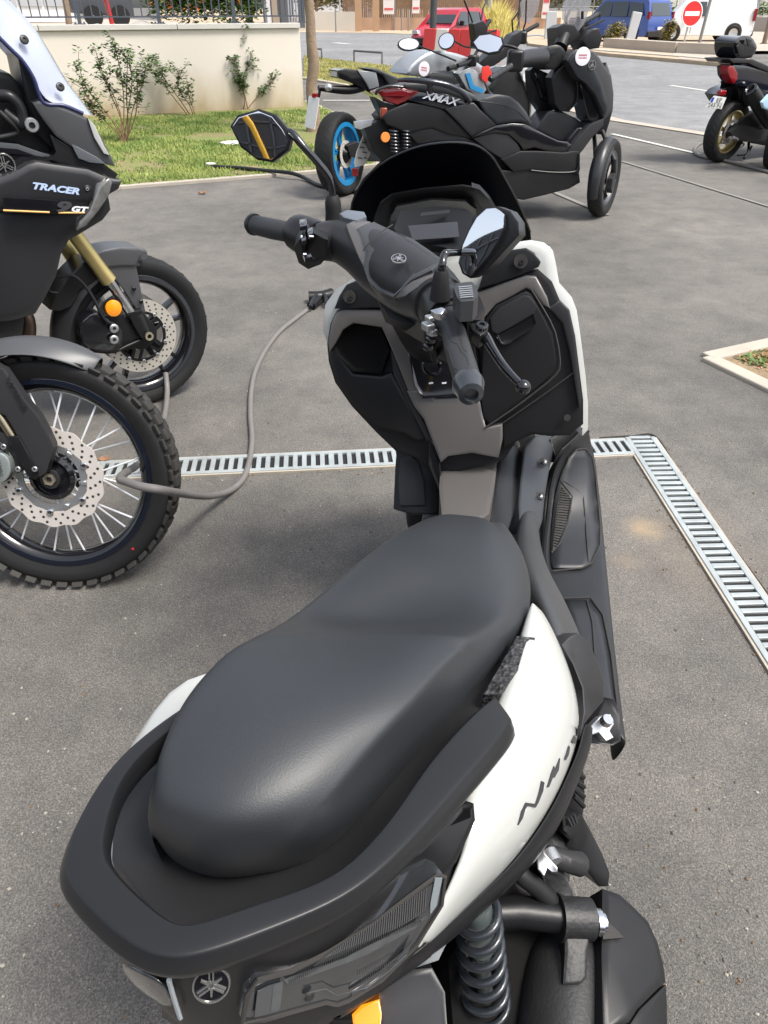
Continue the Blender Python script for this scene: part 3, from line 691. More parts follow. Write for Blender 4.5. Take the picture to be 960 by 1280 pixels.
# ============================================================ FAR BACKGROUND
M_glass = mat('vehicle_glass', (0.03, 0.04, 0.045), .08, coat=.5)
M_brick = mat('brown_fence', (.20, .12, .07), .85, var=(3, .3))
def loc2w(c, h):
    ch, sh = math.cos(h), math.sin(h)
    return lambda x, y, z: Vector((c[0] + ch * x - sh * y, c[1] + sh * x + ch * y, c[2] + z))
def vehicle(name, label, cat, c, h, L, W, H, paint, kind, wheel_r=.31):
    T = loc2w(c, h); t = thing(name, label, cat, c)
    x0, x1 = -L / 2, L / 2; zb = .22; be = H * .55
    if kind == 'van': prof = [(x0, zb + .1), (x0, H * .62), (x0 + .06, H * .93), (x0 + .25, H), (x1 - L * .42, H), (x1 - L * .36, H * .97), (x1 - L * .24, be + .12), (x1 - .25, be - .02), (x1 - .02, be - .25), (x1, zb + .15), (x1 - .05, zb), (x0 + .05, zb)]
    else: prof = [(x0, zb + .15), (x0 + .02, be), (x0 + .22, H * .93), (x0 + .5, H), (x1 - L * .48, H), (x1 - L * .38, H * .95), (x1 - L * .25, be + .05), (x1 - .3, be - .08), (x1 - .03, be - .28), (x1, zb + .12), (x1 - .05, zb), (x0 + .05, zb)]
    bm = bmesh.new(); add_prism(bm, [T(x, -W / 2, z) for x, z in prof], T(0, W, 0) - T(0, 0, 0))
    # tumblehome: pull the roof in
    up = Vector((0, 0, 1)); ax = (T(0, 1, 0) - T(0, 0, 0))
    for v in bm.verts:
        z = v.co.z - c[2]
        if z > be: k = (z - be) / (H - be) * .10 * W; s = (v.co - Vector(c)).dot(ax); v.co -= ax * (k if s > 0 else -k)
    bmesh.ops.triangulate(bm, faces=[f for f in bm.faces if len(f.verts) > 4])
    body = link('body', bm_mesh(bm), paint, t, bevel=.05, angle=50)
    def side(s, pts, nm='window', m=M_glass, o=.004, th=.02):
        P = []
        for x, z in pts:
            k = max(0, (z - be) / (H - be)) * .10 * W; P.append(T(x, s * (W / 2 - k + o), z))
        plate3(nm, P, m, t, T=th, w=.015, d=.004, toward=(T(0, s, 0) - T(0, 0, 0)))
    for s in (-1, 1):
        a = x1 - L * .40; b = x1 - L * .27
        side(s, [(a - .45, be + .05), (b + .02, be + .05), (a - .02, H * .91), (a - .45, H * .91)])
        if kind == 'car':
            side(s, [(a - 1.35, be + .05), (a - .52, be + .05), (a - .52, H * .91), (a - 1.3, H * .91)])
            side(s, [(x0 + .35, be + .1), (a - 1.42, be + .05), (a - 1.37, H * .9), (x0 + .5, H * .87)])
        for wx in (x0 + L * .19, x1 - L * .2):
            cc = T(wx, s * (W / 2 - .17), wheel_r); axs = (T(0, s, 0) - T(0, 0, 0))
            lathe('wheel_arch', T(wx, s * (W / 2 - .02), wheel_r + .02), axs, [(.02, 0), (wheel_r + .06, 0), (wheel_r + .06, .03), (.02, .03)], M_hole, t, 24)
            w = lathe('wheel', cc, axs, [(wheel_r * .6, 0), (wheel_r, .02), (wheel_r, .18), (wheel_r * .9, .21), (wheel_r * .62, .20)], M_tyre, t, 24)
            lathe('rim', cc, axs, [(.01, .17), (wheel_r * .62, .17), (wheel_r * .62, .205), (wheel_r * .5, .19), (.01, .19)], M_alu, w, 20)
        side(s, [(x1 - L * .38, zb + .1), (x1 - L * .38, be + .02), (x1 - L * .375, be + .02), (x1 - L * .375, zb + .1)], 'door_seam', M_hole, .002, .006)
    # rear window, tail lamps, plate, bumper, windscreen, headlamps
    if kind == 'van':
        for s in (-1, 1): plate3('window', [T(x0 - .002, s * .06, be + .12), T(x0 - .002, s * W * .38, be + .12), T(x0 + .05, s * W * .36, H * .88), T(x0 + .05, s * .06, H * .88)], M_glass, t, T=.02, w=.01, d=.003, toward=T(-1, 0, 0) - T(0, 0, 0))
    else: plate3('window', [T(x0 + .02, -W * .38, be + .08), T(x0 + .02, W * .38, be + .08), T(x0 + .19, W * .34, H * .88), T(x0 + .19, -W * .34, H * .88)], M_glass, t, T=.02, w=.01, d=.003, toward=T(-1, 0, .1) - T(0, 0, 0))
    plate3('windscreen', [T(x1 - L * .255, -W * .42, be + .12), T(x1 - L * .255, W * .42, be + .12), T(x1 - L * .375, W * .37, H * .92), T(x1 - L * .375, -W * .37, H * .92)], M_glass, t, T=.01, w=.01, d=.003, toward=T(1, 0, .6) - T(0, 0, 0))
    for s in (-1, 1):
        box('tail_lamp', T(x0 + .05, s * (W / 2 - .045), be + .10), (.12, .11, .45 if kind == 'van' else .25), M_red, t, rz=h)
        box('headlamp', T(x1 - .16, s * (W / 2 - .16), be - .17), (.28, .26, .14), M_chrome, t, rz=h, bevel=.03)
        box('wing_mirror', T(x1 - L * .34, s * (W / 2 + .09), be + .12), (.10, .16, .16), M_matte, t, rz=h, bevel=.02)
    box('bumper', T(x0 + .03, 0, zb + .1), (.16, W * .98, .22), M_matte, t, rz=h, bevel=.03)
    box('bumper', T(x1 - .05, 0, zb + .08), (.16, W * .96, .2), M_matte, t, rz=h, bevel=.03)
    box('number_plate', T(x0 - .06, 0, zb + .3), (.02, .5, .11), M_plate, t, rz=h)
    return t
vehicle('hatchback', 'small red hatchback on the far side of the road behind the red and white barrier', 'car', at(562, 61), R(232), 3.2, 1.55, 1.36, mat('red_car_paint', (.40, .025, .045), .25, coat=.6), 'car')
vehicle('passenger_van', 'blue passenger van parked beyond the traffic island', 'van', at(772, 51.5, .1), R(128), 4.2, 1.8, 1.62, mat('blue_car_paint', (.02, .06, .27), .25, coat=.6), 'car')
vehicle('delivery_van', 'white delivery van parked side-on beyond the no-entry sign', 'van', at(868, 51, .1), R(176), 4.4, 1.8, 1.62, mat('white_car_paint', (.78, .78, .78), .3, coat=.5), 'van')

# far boundary: low brown wall with timber fence, posters, greenery
fy = 62.0
def X(u, y, z=0): d = ray(u, 30); k = y / d.y; return Vector((d.x * k, y, z))
def farwall(u0, u1, y, z0, z1, m, label, cat, name, th=.3):
    return slab(name, X(u0, y), X(u1, y), z0, z1, th, m, label, cat)
M_plinth = mat('brick_plinth', (.42, .27, .18), .85, var=(1.5, .2))
farwall(360, 700, fy, 0, .75, M_plinth, 'long low orange-brown wall at the far side of the road', 'wall', 'low_wall')
tf = thing('timber_fence', 'brown timber fence on the low far wall, between the posters', 'fence', X(520, fy, .75)); bm = bmesh.new()
for i in range(95):
    u = 430 + i * 2.6
    p = X(u, fy); add_box(bm, Vector((p.x, p.y, 1.35)), (.13, .05, 1.2 + .05 * random.random()))
link('boards', bm_mesh(bm), M_brick, tf, smooth=False)
farwall(372, 452, fy - 1, 0, 1.1, mat('pale_render', (.52, .48, .42), .9, var=(1, .1)), 'pale rendered far wall left of the brown gate pillars', 'wall', 'rendered_wall')
for u, lb in ((448, 'left brown gate pillar at the far side of the road'), (470, 'right brown gate pillar at the far side of the road')):
    farwall(u - 4, u + 4, fy - 3, 0, 2.3, mat('pillar_render', (.38, .24, .14), .8, var=(2, .15)), lb, 'pillar', 'gate_pillar', .6)
for u0, u1, z0, z1, lb in ((479, 492.5, .95, 2.1, 'white poster with a red heading on the far fence, left one'), (515, 524, 1.0, 2.1, 'narrow white poster on the far fence, behind the dark pole'), (676, 684, .7, 1.9, 'white panel on the far fence behind the scooter windscreens')):
    a, b_ = X(u0, fy - .4), X(u1, fy - .4); t = thing('poster', lb, 'poster', (a + b_) / 2 + Vector((0, 0, z0)))
    box('sheet', (a + b_) / 2 + Vector((0, 0, (z0 + z1) / 2)), (abs(b_.x - a.x), .04, z1 - z0), mat('poster_paper', (.66, .62, .60), .6), t)
    box('heading', (a + b_) / 2 + Vector((0, -.03, z1 - .18)), (abs(b_.x - a.x) * .85, .02, .22), mat('poster_red', (.55, .08, .08), .6), t)
    box('print', (a + b_) / 2 + Vector((0, -.03, z0 + .3)), (abs(b_.x - a.x) * .8, .02, .12), mat('poster_red', (.55, .08, .08), .6), t)
# greenery mass behind the fence
def foliage_mass(name, label, cat, blobs, m, size, trunk=True, kind=None):
    c = Vector(blobs[0][0]); t = thing(name, label, cat, Vector((c.x, c.y, 0)))
    bm = bmesh.new()
    for (p, r, n) in blobs: leaves(bm, p, r, n, size)
    rawmesh('crown', bm, [m], t)
    if trunk:
        bm = bmesh.new(); add_tube(bm, [Vector((c.x, c.y, 0)), Vector((c.x + .1, c.y, c.z * .5)), Vector((c.x, c.y, c.z))], [.14, .11, .06], 8, 3); 
        for (p, r, n) in blobs[1:]: add_tube(bm, [Vector((c.x, c.y, c.z * .5)), Vector(p)], [.06, .02], 6, 1)
        link('trunk', bm_mesh(bm), M_bark, t)
    return t
for i, (u, y, col, lb) in enumerate(((395, 70, M_olive, 'loose olive tree behind the rendered far wall'), (432, 72, M_leaf2, 'bright green tree above the brown gate'), (475, 70, M_leaf2, 'green tree behind the left poster'), (530, 72, M_leaf2, 'tall dark tree beyond the dark pole'), (660, 66, M_leaf2, 'green tree behind the tall yellow grasses'), (720, 70, M_olive, 'olive tree behind the scooter windscreen'), (752, 62, M_leaf2, 'leafy tree above the blue van'), (800, 58, M_olive, 'sparse olive tree between the two vans'))):
    c = X(u, y, 2.4); foliage_mass('broadleaf_tree', lb, 'tree', [(c, (2.2, 1.5, 1.6), 900), (c + Vector((1.6, 0, .4)), (1.4, 1, 1.2), 450), (c + Vector((-1.6, .2, -.2)), (1.4, 1, 1.1), 450), (c + Vector((.3, 0, 1.8)), (2, 1, 1.2), 350)], col, .34)
# pampas / yellow grasses
pg = thing('ornamental_grass', 'tall straw-yellow ornamental grasses behind the parked scooters', 'grass clump', X(618, 43)); bm = bmesh.new()
for i in range(2600):
    u = random.gauss(615, 14); 
    if not 585 < u < 652: continue
    y = random.uniform(40, 46); b0 = X(u, y); hgt = random.uniform(.7, 2.1) * (1 - abs(u - 617) / 60); a = Vector((random.uniform(-.6, .6), random.uniform(-.3, .3), 0)) * hgt * .6; w = Vector((.018, 0, 0))
    m_ = b0 + a * .35 + Vector((0, 0, hgt * .6)); e = b0 + a + Vector((0, 0, hgt * random.uniform(.75, 1)))
    v = [bm.verts.new(q) for q in (b0 - w, b0 + w, m_ + w, m_ - w, e)]; bm.faces.new((v[0], v[1], v[2], v[3])); bm.faces.new((v[3], v[2], v[4]))
rawmesh('blades', bm, [M_yellow], pg)
# island shrubs
def ball_shrub(u, v, w, h, m, label):
    p = at(u, v, .1); c = p + Vector((0, 0, h * .5)); t = thing('island_shrub', label, 'shrub', p); bm = bmesh.new()
    leaves(bm, c, (w, w * .8, h * .5), 900, .10); leaves(bm, c + Vector((.1, 0, h * .15)), (w * .7, w * .6, h * .4), 500, .10); rawmesh('leaves', bm, [m], t)
    bm = bmesh.new()
    for i in range(7): add_tube(bm, [p, c + Vector((random.uniform(-w, w) * .6, random.uniform(-w, w) * .4, random.uniform(0, h * .3)))], [.02, .006], 5, 1)
    link('stems', bm_mesh(bm), M_twig, t)
ball_shrub(766, 57, .52, .85, M_olive, 'round brown-green shrub in front of the blue van')
ball_shrub(831, 57, .36, .95, M_olive, 'wispy yellowish shrub in front of the white van')
# posts, signs, barrier
def pole(u, v, r, h, m, label, name='pole', cat='pole', z=0, lean=0, group=None):
    p = at(u, v, z); bm = bmesh.new(); add_tube(bm, [p, p + Vector((lean * h, 0, h))], r, 12, 1); add_tube(bm, [p, p + Vector((0, 0, .04))], r * 1.6, 12, 1)
    return tag(link(name, bm_mesh(bm), m, None), label, cat, group)
M_post = mat('grey_post_paint', (.20, .21, .21), .5, var=(3, .15)); M_dk = mat('dark_post_paint', (.045, .05, .05), .45, var=(3, .2)); M_lt = mat('galvanised_post', (.42, .43, .43), .45, metal=.4, var=(4, .15))
pole(540, 70, .115, 3.4, M_dk, 'thick dark pole beside the red and white barrier')
G = 'slim dark bollards on the far pavement'
for i, (u, v, lb) in enumerate(((420, 40, 'leftmost slim dark bollard on the far pavement'), (430, 37.5, 'second slim dark bollard on the far pavement'), (449, 33.5, 'slim dark bollard before the brown gate pillars'), (493, 38, 'tall slim post just right of the left poster'), (502, 38.5, 'slim dark bollard two right of the left poster'), (510.5, 39, 'slim dark bollard nearest the red hatchback'))):
    pole(u, v, .05, 1.25 if i != 3 else 2.6, M_post, lb, 'bollard', 'bollard', group=G)
pole(425.5, 35, .07, 3.0, M_lt, 'tall grey pole between the far bollards on the left')
pole(397, 33, .06, 2.5, M_post, 'tall thin pole just right of the tree trunk')
pole(458, 33, .05, 2.2, M_lt, 'thin pale post at the far gate')
pole(608, 52, .16, 2.6, mat('grey_trunk_like', (.30, .29, .27), .8), 'thick grey post among the yellow grasses', 'post', 'post')
pole(646, 52, .07, 3.0, M_dk, 'thin dark pole right of the yellow grasses', lean=0)
pole(873, 58, .06, 3.0, M_post, 'thin leaning pole just right of the no-entry sign', z=.1, lean=.06)
pole(922, 50, .05, 3.0, M_lt, 'pale thin pole beside the second no-entry sign', z=.1, lean=.1)
pole(955, 55, .10, 3.0, mat('brown_pole', (.20, .15, .11), .7), 'brown pole at the right edge of the view', z=.1)
pole(799, 38, .06, 3.0, M_lt, 'pale lamp post rising above the blue van', z=.1)
# grey slanting bollard by the round shrub
p = at(786, 57, .1); t = thing('concrete_marker', 'pale grey tapered slab standing beside the round island shrub', 'marker post', p)
box('slab', p + Vector((.05, 0, .55)), (.36, .16, 1.15), mat('pale_slab', (.46, .48, .50), .6), t, M=Matrix.Rotation(R(8), 3, 'Y'), bevel=.02)
p = at(686, 52, .0); t = thing('concrete_marker', 'pale grey tapered slab seen behind the scooter windscreens', 'marker post', p)
box('slab', p + Vector((0, 0, .6)), (.5, .16, 1.2), MATS['pale_slab'], t, bevel=.02)
M_signred = mat('sign_red', (.62, .02, .02), .35, coat=.3); M_signwhite = mat('sign_white', (.80, .80, .78), .4)
def noentry(u, v, h, r, label, lean=0, z=.1, yaw=0):
    p = at(u, v, z); t = thing('no_entry_sign', label, 'road sign', p)
    bm = bmesh.new(); add_tube(bm, [p, p + Vector((lean * h, 0, h + r * .8))], .035, 12, 1); link('pole', bm_mesh(bm), M_lt, t)
    c = p + Vector((lean * h, -.05, h)); n = Vector((math.sin(yaw), -math.cos(yaw), 0))
    lathe('sign_face', c, n, [(1e-4, 0), (r, 0), (r, .02), (r * .99, .03), (1e-4, .03)], M_signred, t, 40)
    lathe('border', c, n, [(r * .93, .031), (r * 1.01, .031), (r * 1.01, .036), (r * .93, .036)], M_signwhite, t, 40)
    s = Vector((-n.y, n.x, 0)); add = bmesh.new()
    add_prism(add, [c + n * .031 + s * x * r + Vector((0, 0, z_ * r)) for x, z_ in ((-.72, -.17), (.72, -.17), (.72, .17), (-.72, .17))], n * .006)
    link('bar', bm_mesh(add), M_signwhite, t, smooth=False)
noentry(853.5, 59.5, 1.08, .415, 'red round no-entry sign on the traffic island in front of the white van', .06, yaw=R(12))
noentry(937, 50, 1.98, .42, 'red round no-entry sign cut off by the top edge, far right of the view', .0, z=.1)
noentry(962, 50, 1.75, .42, 'red round sign half outside the right edge of the view', .0, z=.1, yaw=R(30))
# barrier
bp_ = at(560, 70); t = thing('road_barrier', 'red and white plastic road barrier in front of the red hatchback', 'barrier', bp_)
for i in range(6):
    a = at(531 + i * 15, 75 + i * .7); b_ = at(531 + (i + 1) * 15 - .4, 75 + (i + 1) * .7); red = i in (0, 2, 3, 5)
    d = (b_ - a); n = Vector((d.y, -d.x, 0)).normalized(); bm = bmesh.new()
    P = [a + n * .22, b_ + n * .22, b_ - n * .22, a - n * .22]; Q = [a + n * .08 + Vector((0, 0, .84)), b_ + n * .08 + Vector((0, 0, .84)), b_ - n * .08 + Vector((0, 0, .84)), a - n * .08 + Vector((0, 0, .84))]
    va = [bm.verts.new(q) for q in P]; vb = [bm.verts.new(q) for q in Q]; bm.faces.new(va[::-1]); bm.faces.new(vb)
    for k in range(4): bm.faces.new((va[k], va[(k + 1) % 4], vb[(k + 1) % 4], vb[k]))
    link('block', bm_mesh(bm), mat('barrier_red', (.55, .03, .025), .4) if red else mat('barrier_white', (.66, .60, .52), .5), t, bevel=.02)
# low hoop rails on the verge
M_hoop = mat('hoop_rail_paint', (.10, .10, .10), .5)
for (a, b_, lb) in (((442.7, 78), (477.6, 81), 'low grey hoop rail in the middle of the roadside verge'), ((385, 74), (402.4, 75.5), 'low grey hoop rail beside the tree trunk'), ((506.5, 86), (560, 91), 'low grey hoop rail behind the silver motorcycle tank')):
    p = at(*a); q = at(*b_); h = .30
    tag(tube('hoop_rail', [p, p + Vector((0, 0, h)), q + Vector((0, 0, h)), q], .028, M_hoop, seg=8, smooth=1), lb, 'hoop rail', 'low hoop rails along the roadside verge')
# right far side: grey wall, mesh fence, building
slab('grey_wall', X(795, 60), X(1050, 52), 0, .85, .3, mat('block_wall', (.30, .28, .26), .85, var=(1, .2)), 'grey block wall behind the white van', 'wall')
bl = thing('building', 'grey building with a roller shutter beyond the white van', 'building', X(900, 72)); 
box('wall', X(935, 74, 2.2), (20, 1, 4.4), mat('building_render', (.52, .53, .50), .8, var=(.5, .1)), bl, bevel=0)
bm = bmesh.new()
for i in range(22): add_box(bm, X(912, 73.3, .5 + i * .12), (5, .1, .07))
link('roller_shutter', bm_mesh(bm), mat('shutter_metal', (.38, .40, .40), .5, metal=.3), bl, smooth=False)
b2 = thing('building', 'white building behind the poles on the far left of the road', 'building', X(410, 90))
box('wall', X(405, 90, 3.0), (12, 1, 6), mat('cool_facade', (.60, .60, .62), .8, var=(.7, .1)), b2, bevel=0)
for u, c_, lb in ((396, (.25, .10, .35), 'violet'), (412, (.12, .14, .18), 'dark'), (440, (.15, .17, .20), 'dark')): box('window', X(u, 89.4, 2.6), (1.6, .1, 1.7), mat('pane_' + str(u), c_, .3), b2)
mf = thing('mesh_fence', 'tall thin metal fence posts beyond the vans', 'fence', X(860, 56)); bm = bmesh.new()
for i in range(16): add_tube(bm, [X(705 + i * 17, 56, 0), X(705 + i * 17, 56, 2.6)], .035, 6, 1)
link('post', bm_mesh(bm), M_post, mf)
bm = bmesh.new()
for z in (.9, 1.4, 2.0, 2.5): add_tube(bm, [X(700, 56, z), X(975, 56, z)], .012, 5, 1)
link('wire', bm_mesh(bm), M_lt, mf)
for i, (u, lb) in enumerate(((830, 'green bush between the white van and the grey wall'), (905, 'low green bush above the grey wall by the roller shutter'), (950, 'bright green bush above the grey wall at the right edge'))):
    c = X(u, 63, 1.2); foliage_mass('bush', lb, 'bush', [(c, (1.1, .8, .6), 500)], M_leaf2, .22, False)
# the showroom behind the photographer (seen only in mirrors and as reflection)
sh = thing('showroom', 'dark glazed showroom with a slanting yellow strut behind the parking area', 'building', (-3, -7, 0))
box('wall', (-2, -6.6, 1.65), (30, .5, 3.3), mat('showroom_wall', (.035, .037, .042), .5), sh, bevel=0)
tube('canopy_strut', [(-.63, -5.9, 0), (-1.73, -5.9, 3.3)], .085, mat('yellow_strut', (.80, .42, .02), .5), sh, smooth=1)
bm = bmesh.new()
for i in range(40): add_box(bm, (-16 + i * .75, -6.3, 1.7), (.05, .06, 3.1))
for z in (.6, 1.4, 2.2, 3.0): add_box(bm, (-2, -6.3, z), (29, .06, .05))
link('glazing_bars', bm_mesh(bm), mat('glazing_bar', (.10, .10, .11), .4, metal=.5), sh, smooth=False)

def bars3(c, xd, wd, parent):
    """the two illegible red lines of print on the round dealer stickers"""
    x = Vector(xd).normalized(); n = (CAMP - Vector(c)).normalized(); u = Vector((0, 0, 1)); bm = bmesh.new()
    for k, z in enumerate((.009, -.009)):
        for j in range(6):
            a = Vector(c) + x * wd * (-.5 + j / 6 + .02) + u * z; add_prism(bm, [a - u * .005, a + x * wd * .11 - u * .005, a + x * wd * .11 + u * .004, a + u * .004], n * .001)
    return link('sticker_print', bm_mesh(bm), M_stred, parent, smooth=False)

# ============================================================ WHEELS
class Wheel:
    def __init__(s, parent, P, deg, D, w, cam=0, rim=None, name='wheel', steer_label=None, tyre=True, rim_m=None, grooves=True, seg=72):
        t = R(deg); cmb = R(cam); s.d = Vector((math.cos(t), math.sin(t), 0)); lf = Vector((-math.sin(t), math.cos(t), 0)); up = Vector((0, 0, 1))
        s.up = up * math.cos(cmb) + lf * math.sin(cmb); s.out = -(lf * math.cos(cmb) - up * math.sin(cmb))
        s.R = D / 2; s.w = w; s.c = Vector(P) + s.up * s.R; s.rr = rim or s.R * .72; s.parent = parent
        Rr, rr = s.R, s.rr
        h = [(rr, .36), (rr + .35 * (Rr - rr), .47), (rr + .62 * (Rr - rr), .50), (rr + .80 * (Rr - rr), .46), (rr + .92 * (Rr - rr), .33), (rr + .985 * (Rr - rr), .17)]
        s.prof = [(r, a * w) for r, a in h]
        prof = s.prof + [(Rr, 0)] + [(r, -a) for r, a in s.prof[::-1]] + [(rr - .004, 0)]
        s.tyre = lathe('tyre', s.c, s.out, prof, M_tyre, parent, seg)
        if grooves:
            bm = bmesh.new(); n = 34
            for k in range(n):
                for sg in (-1, 1):
                    a0 = 2 * math.pi * (k + (.5 if sg > 0 else 0)) / n; pts = []
                    for j in range(5):
                        f = j / 4; ang = a0 + f * .16; aa = w * (.06 + .36 * f); rad = s.surf(aa) + .0004
                        pts.append(s.pt(math.cos(ang) * rad, math.sin(ang) * rad, sg * aa))
                    add_tube(bm, pts, [.0008, .0022, .0024, .002, .0008], 4, 1)
            link('tread_grooves', bm_mesh(bm), M_hole, s.tyre)
        s.rim = lathe('rim', s.c, s.out, [(rr + .004, .37 * w), (rr - .008, .40 * w), (rr - .020, .36 * w), (rr - .034, .15 * w), (rr - .034, -.15 * w), (rr - .020, -.36 * w), (rr - .008, -.40 * w), (rr + .004, -.37 * w)], rim_m or M_gloss, parent, seg)
    def surf(s, a):
        P = s.prof + [(s.R, 0)]
        for i in range(len(P) - 1, 2, -1):
            (r0, a0), (r1, a1) = P[i], P[i - 1]
            if a0 <= a <= a1: return r0 + (r1 - r0) * (a - a0) / (a1 - a0)
        return s.rr
    def pt(s, x, z, y=0): return s.c + s.d * x + s.up * z + s.out * y
    def plane(s): return Plane(s.c, s.out)
    def arms(s, n, m, wd=.022, pair=0, hub=.045, th=.02, name='spokes', y0=0, per=True):
        bm = bmesh.new()
        for k in range(n):
            for q in ((-1, 1) if pair else (0,)):
                a = 2 * math.pi * k / n + .3; a2 = a + q * pair
                p0 = Vector((math.cos(a + q * pair * .5) * hub, math.sin(a + q * pair * .5) * hub)); p1 = Vector((math.cos(a2) * (s.rr - .02), math.sin(a2) * (s.rr - .02)))
                t = (p1 - p0).normalized(); nn = Vector((-t.y, t.x)) * wd / 2
                add_prism(bm, [s.pt(v.x, v.y, y0 + th / 2) for v in (p0 - nn * 1.3, p0 + nn * 1.3, p1 + nn * .8, p1 - nn * .8)], -s.out * th)
        return link(name, bm_mesh(bm), m, s.rim, bevel=.004)
    def disc(s, r0, r1, y, m=None, wavy=0, holes=60, name='brake_disc', th=.004):
        bm = bmesh.new(); N = 120; a = []; b = []; c2 = []; d2 = []
        for k in range(N):
            t = 2 * math.pi * k / N; w = 1 + (wavy * math.sin(t * 14) if wavy else 0); w0 = 1 + (wavy * .8 * math.sin(t * 14 + 1) if wavy else 0)
            for lst, r, yy in ((a, r0 * w0, y), (b, r1 * w, y), (c2, r0 * w0, y - th), (d2, r1 * w, y - th)): lst.append(bm.verts.new(s.pt(math.cos(t) * r, math.sin(t) * r, yy)))
        for k in range(N):
            j = (k + 1) % N
            bm.faces.new((a[k], b[k], b[j], a[j])); bm.faces.new((c2[k], c2[j], d2[j], d2[k])); bm.faces.new((b[k], d2[k], d2[j], b[j])); bm.faces.new((a[k], a[j], c2[j], c2[k]))
        for k in range(holes):
            t = 2 * math.pi * k / holes; r = r0 + (r1 - r0) * (.22, .5, .78)[k % 3]
            lathe_mesh(bm, s.pt(math.cos(t) * r, math.sin(t) * r, y), s.out, [(1e-4, .0), (.0042, .0), (.0042, .0004), (1e-4, .0004)], 8, 1)
        return link(name, bm_mesh(bm), [m or M_disc, M_hole], s.parent)
    def ring(s, r0, r1, y0, y1, m, name, seg=48, parent=None): return lathe(name, s.c, s.out, [(r0, y0), (r1, y0), (r1, y1), (r0, y1)], m, parent or s.parent, seg)

def bolt(c, n, r, m=None, parent=None, name='bolt', h=.006):
    bm = bmesh.new(); lathe_mesh(bm, c, n, [(r * .45, 0), (r, 0), (r, h * .8), (r * .85, h), (r * .45, h)], 16); lathe_mesh(bm, c, n, [(1e-4, 0), (r * .46, 0), (r * .46, h * .4), (1e-4, h * .4)], 6, 1)
    return link(name, bm_mesh(bm), [m or M_chrome, M_hole], parent)
def sp(pl, off): return lambda u, v, o=0: pl.hit(u, v, off + o)

# ============================================================ KNOBBLY-TYRED ADVENTURE MOTORCYCLE (left, nearest)
PW = Vector((-.92, 1.64, 0))
ad = thing('adventure_motorcycle', 'black adventure motorcycle with a knobbly spoked front wheel, cut off by the left edge', 'motorcycle', PW)
W = Wheel(ad, PW, 1, .660, .088, 17, rim=.268, rim_m=M_gloss, grooves=False, seg=96)
pl = W.plane()
# knobs on the tyre (one pattern, part of the tyre's surface)
bm = bmesh.new(); n = 46
for k in range(n):
    for row in ((-.37, 0), (.37, 0), (-.13, .5), (.13, .5)):
        a = 2 * math.pi * (k + row[1]) / n; y = row[0] * W.w; r = W.surf(abs(y)) - .004; hx = .0155; hw = .0125 if abs(row[0]) < .2 else .0095
        e = Vector((math.cos(a), math.sin(a))); tg = Vector((-e.y, e.x)); tilt = .55 if abs(row[0]) > .2 else 0
        sg = 1 if row[0] > 0 else -1
        def Q(tx, yy, rr): v = e * rr + tg * tx; return W.pt(v.x, v.y, yy)
        base = [Q(-hx, y - hw, r), Q(hx, y - hw, r), Q(hx, y + hw, r), Q(-hx, y + hw, r)]
        top = W.pt(0, 0, 0) * 0 + (Q(0, sg * tilt * .018, r + .0125) - Q(0, 0, r))
        add_prism(bm, base, top)
link('tread_knobs', bm_mesh(bm), mat('knob_rubber', (.030, .028, .025), .72, bump=(120, .4, .002), var=(30, .3)), W.tyre, bevel=.0025, smooth=False)
W.ring(.257, .269, .034, .0365, mat('navy_rim_lip', (.010, .014, .026), .25, metal=.4), 'rim_lip')
# wire spokes
bm = bmesh.new(); nip = bmesh.new(); n = 32
for k in range(n):
    a = 2 * math.pi * k / n; side = 1 if k % 2 else -1; lean = .62 if (k // 2) % 2 else -.62
    p0 = W.pt(math.cos(a + lean) * .045, math.sin(a + lean) * .045, side * .030); p1 = W.pt(math.cos(a) * .252, math.sin(a) * .252, side * .008)
    add_tube(bm, [p0, p1], .0028, 6, 1); q = p0.lerp(p1, .92); add_tube(bm, [q, p1], .0046, 8, 1)
link('spokes', bm_mesh(bm), mat('zinc_spoke', (.72, .74, .76), .35, metal=.15), W.rim)
W.disc(.098, .142, .052, wavy=.022, holes=66); 
W.ring(.078, .096, .048, .052, mat('disc_carrier', (.42, .43, .44), .35, metal=.8), 'disc_carrier')
for k in range(6):
    a = 2 * math.pi * k / 6 + .35; c_ = W.pt(math.cos(a) * .101, math.sin(a) * .101, .053); bolt(c_, W.out, .0095, M_chrome, ad, 'rotor_button', .005)
    a += .52
    if k in (0, 1, 4, 5): box('carrier_tab', W.pt(math.cos(a) * .088, math.sin(a) * .088, .054), (.018, .006, .014), M_alu, ad, M=Matrix.Rotation(a, 3, 'Y'))
lathe('hub', W.c, W.out, [(1e-4, -.05), (.058, -.05), (.062, -.03), (.034, -.02), (.034, .02), (.062, .036), (.064, .050), (.052, .056), (.050, .046), (.03, .046), (.03, .062), (1e-4, .062)], M_gloss, ad)
for k in range(10): a = k * .628; bolt(W.pt(math.cos(a) * .056, math.sin(a) * .056, .052), W.out, .0045, M_engine, ad, 'hub_stud', .006)
lathe('axle_boss', W.pt(0, 0, .056), W.out, [(1e-4, 0), (.030, 0), (.027, .010), (.0205, .011), (.0195, .008), (1e-4, .008)], M_engine, ad, 32)
lathe('axle_nut', W.pt(0, 0, .063), W.out, [(.0095, 0), (.018, 0), (.018, .008), (.0095, .009)], mat('brass_steel', (.62, .55, .42), .3, metal=.9), ad, 6)
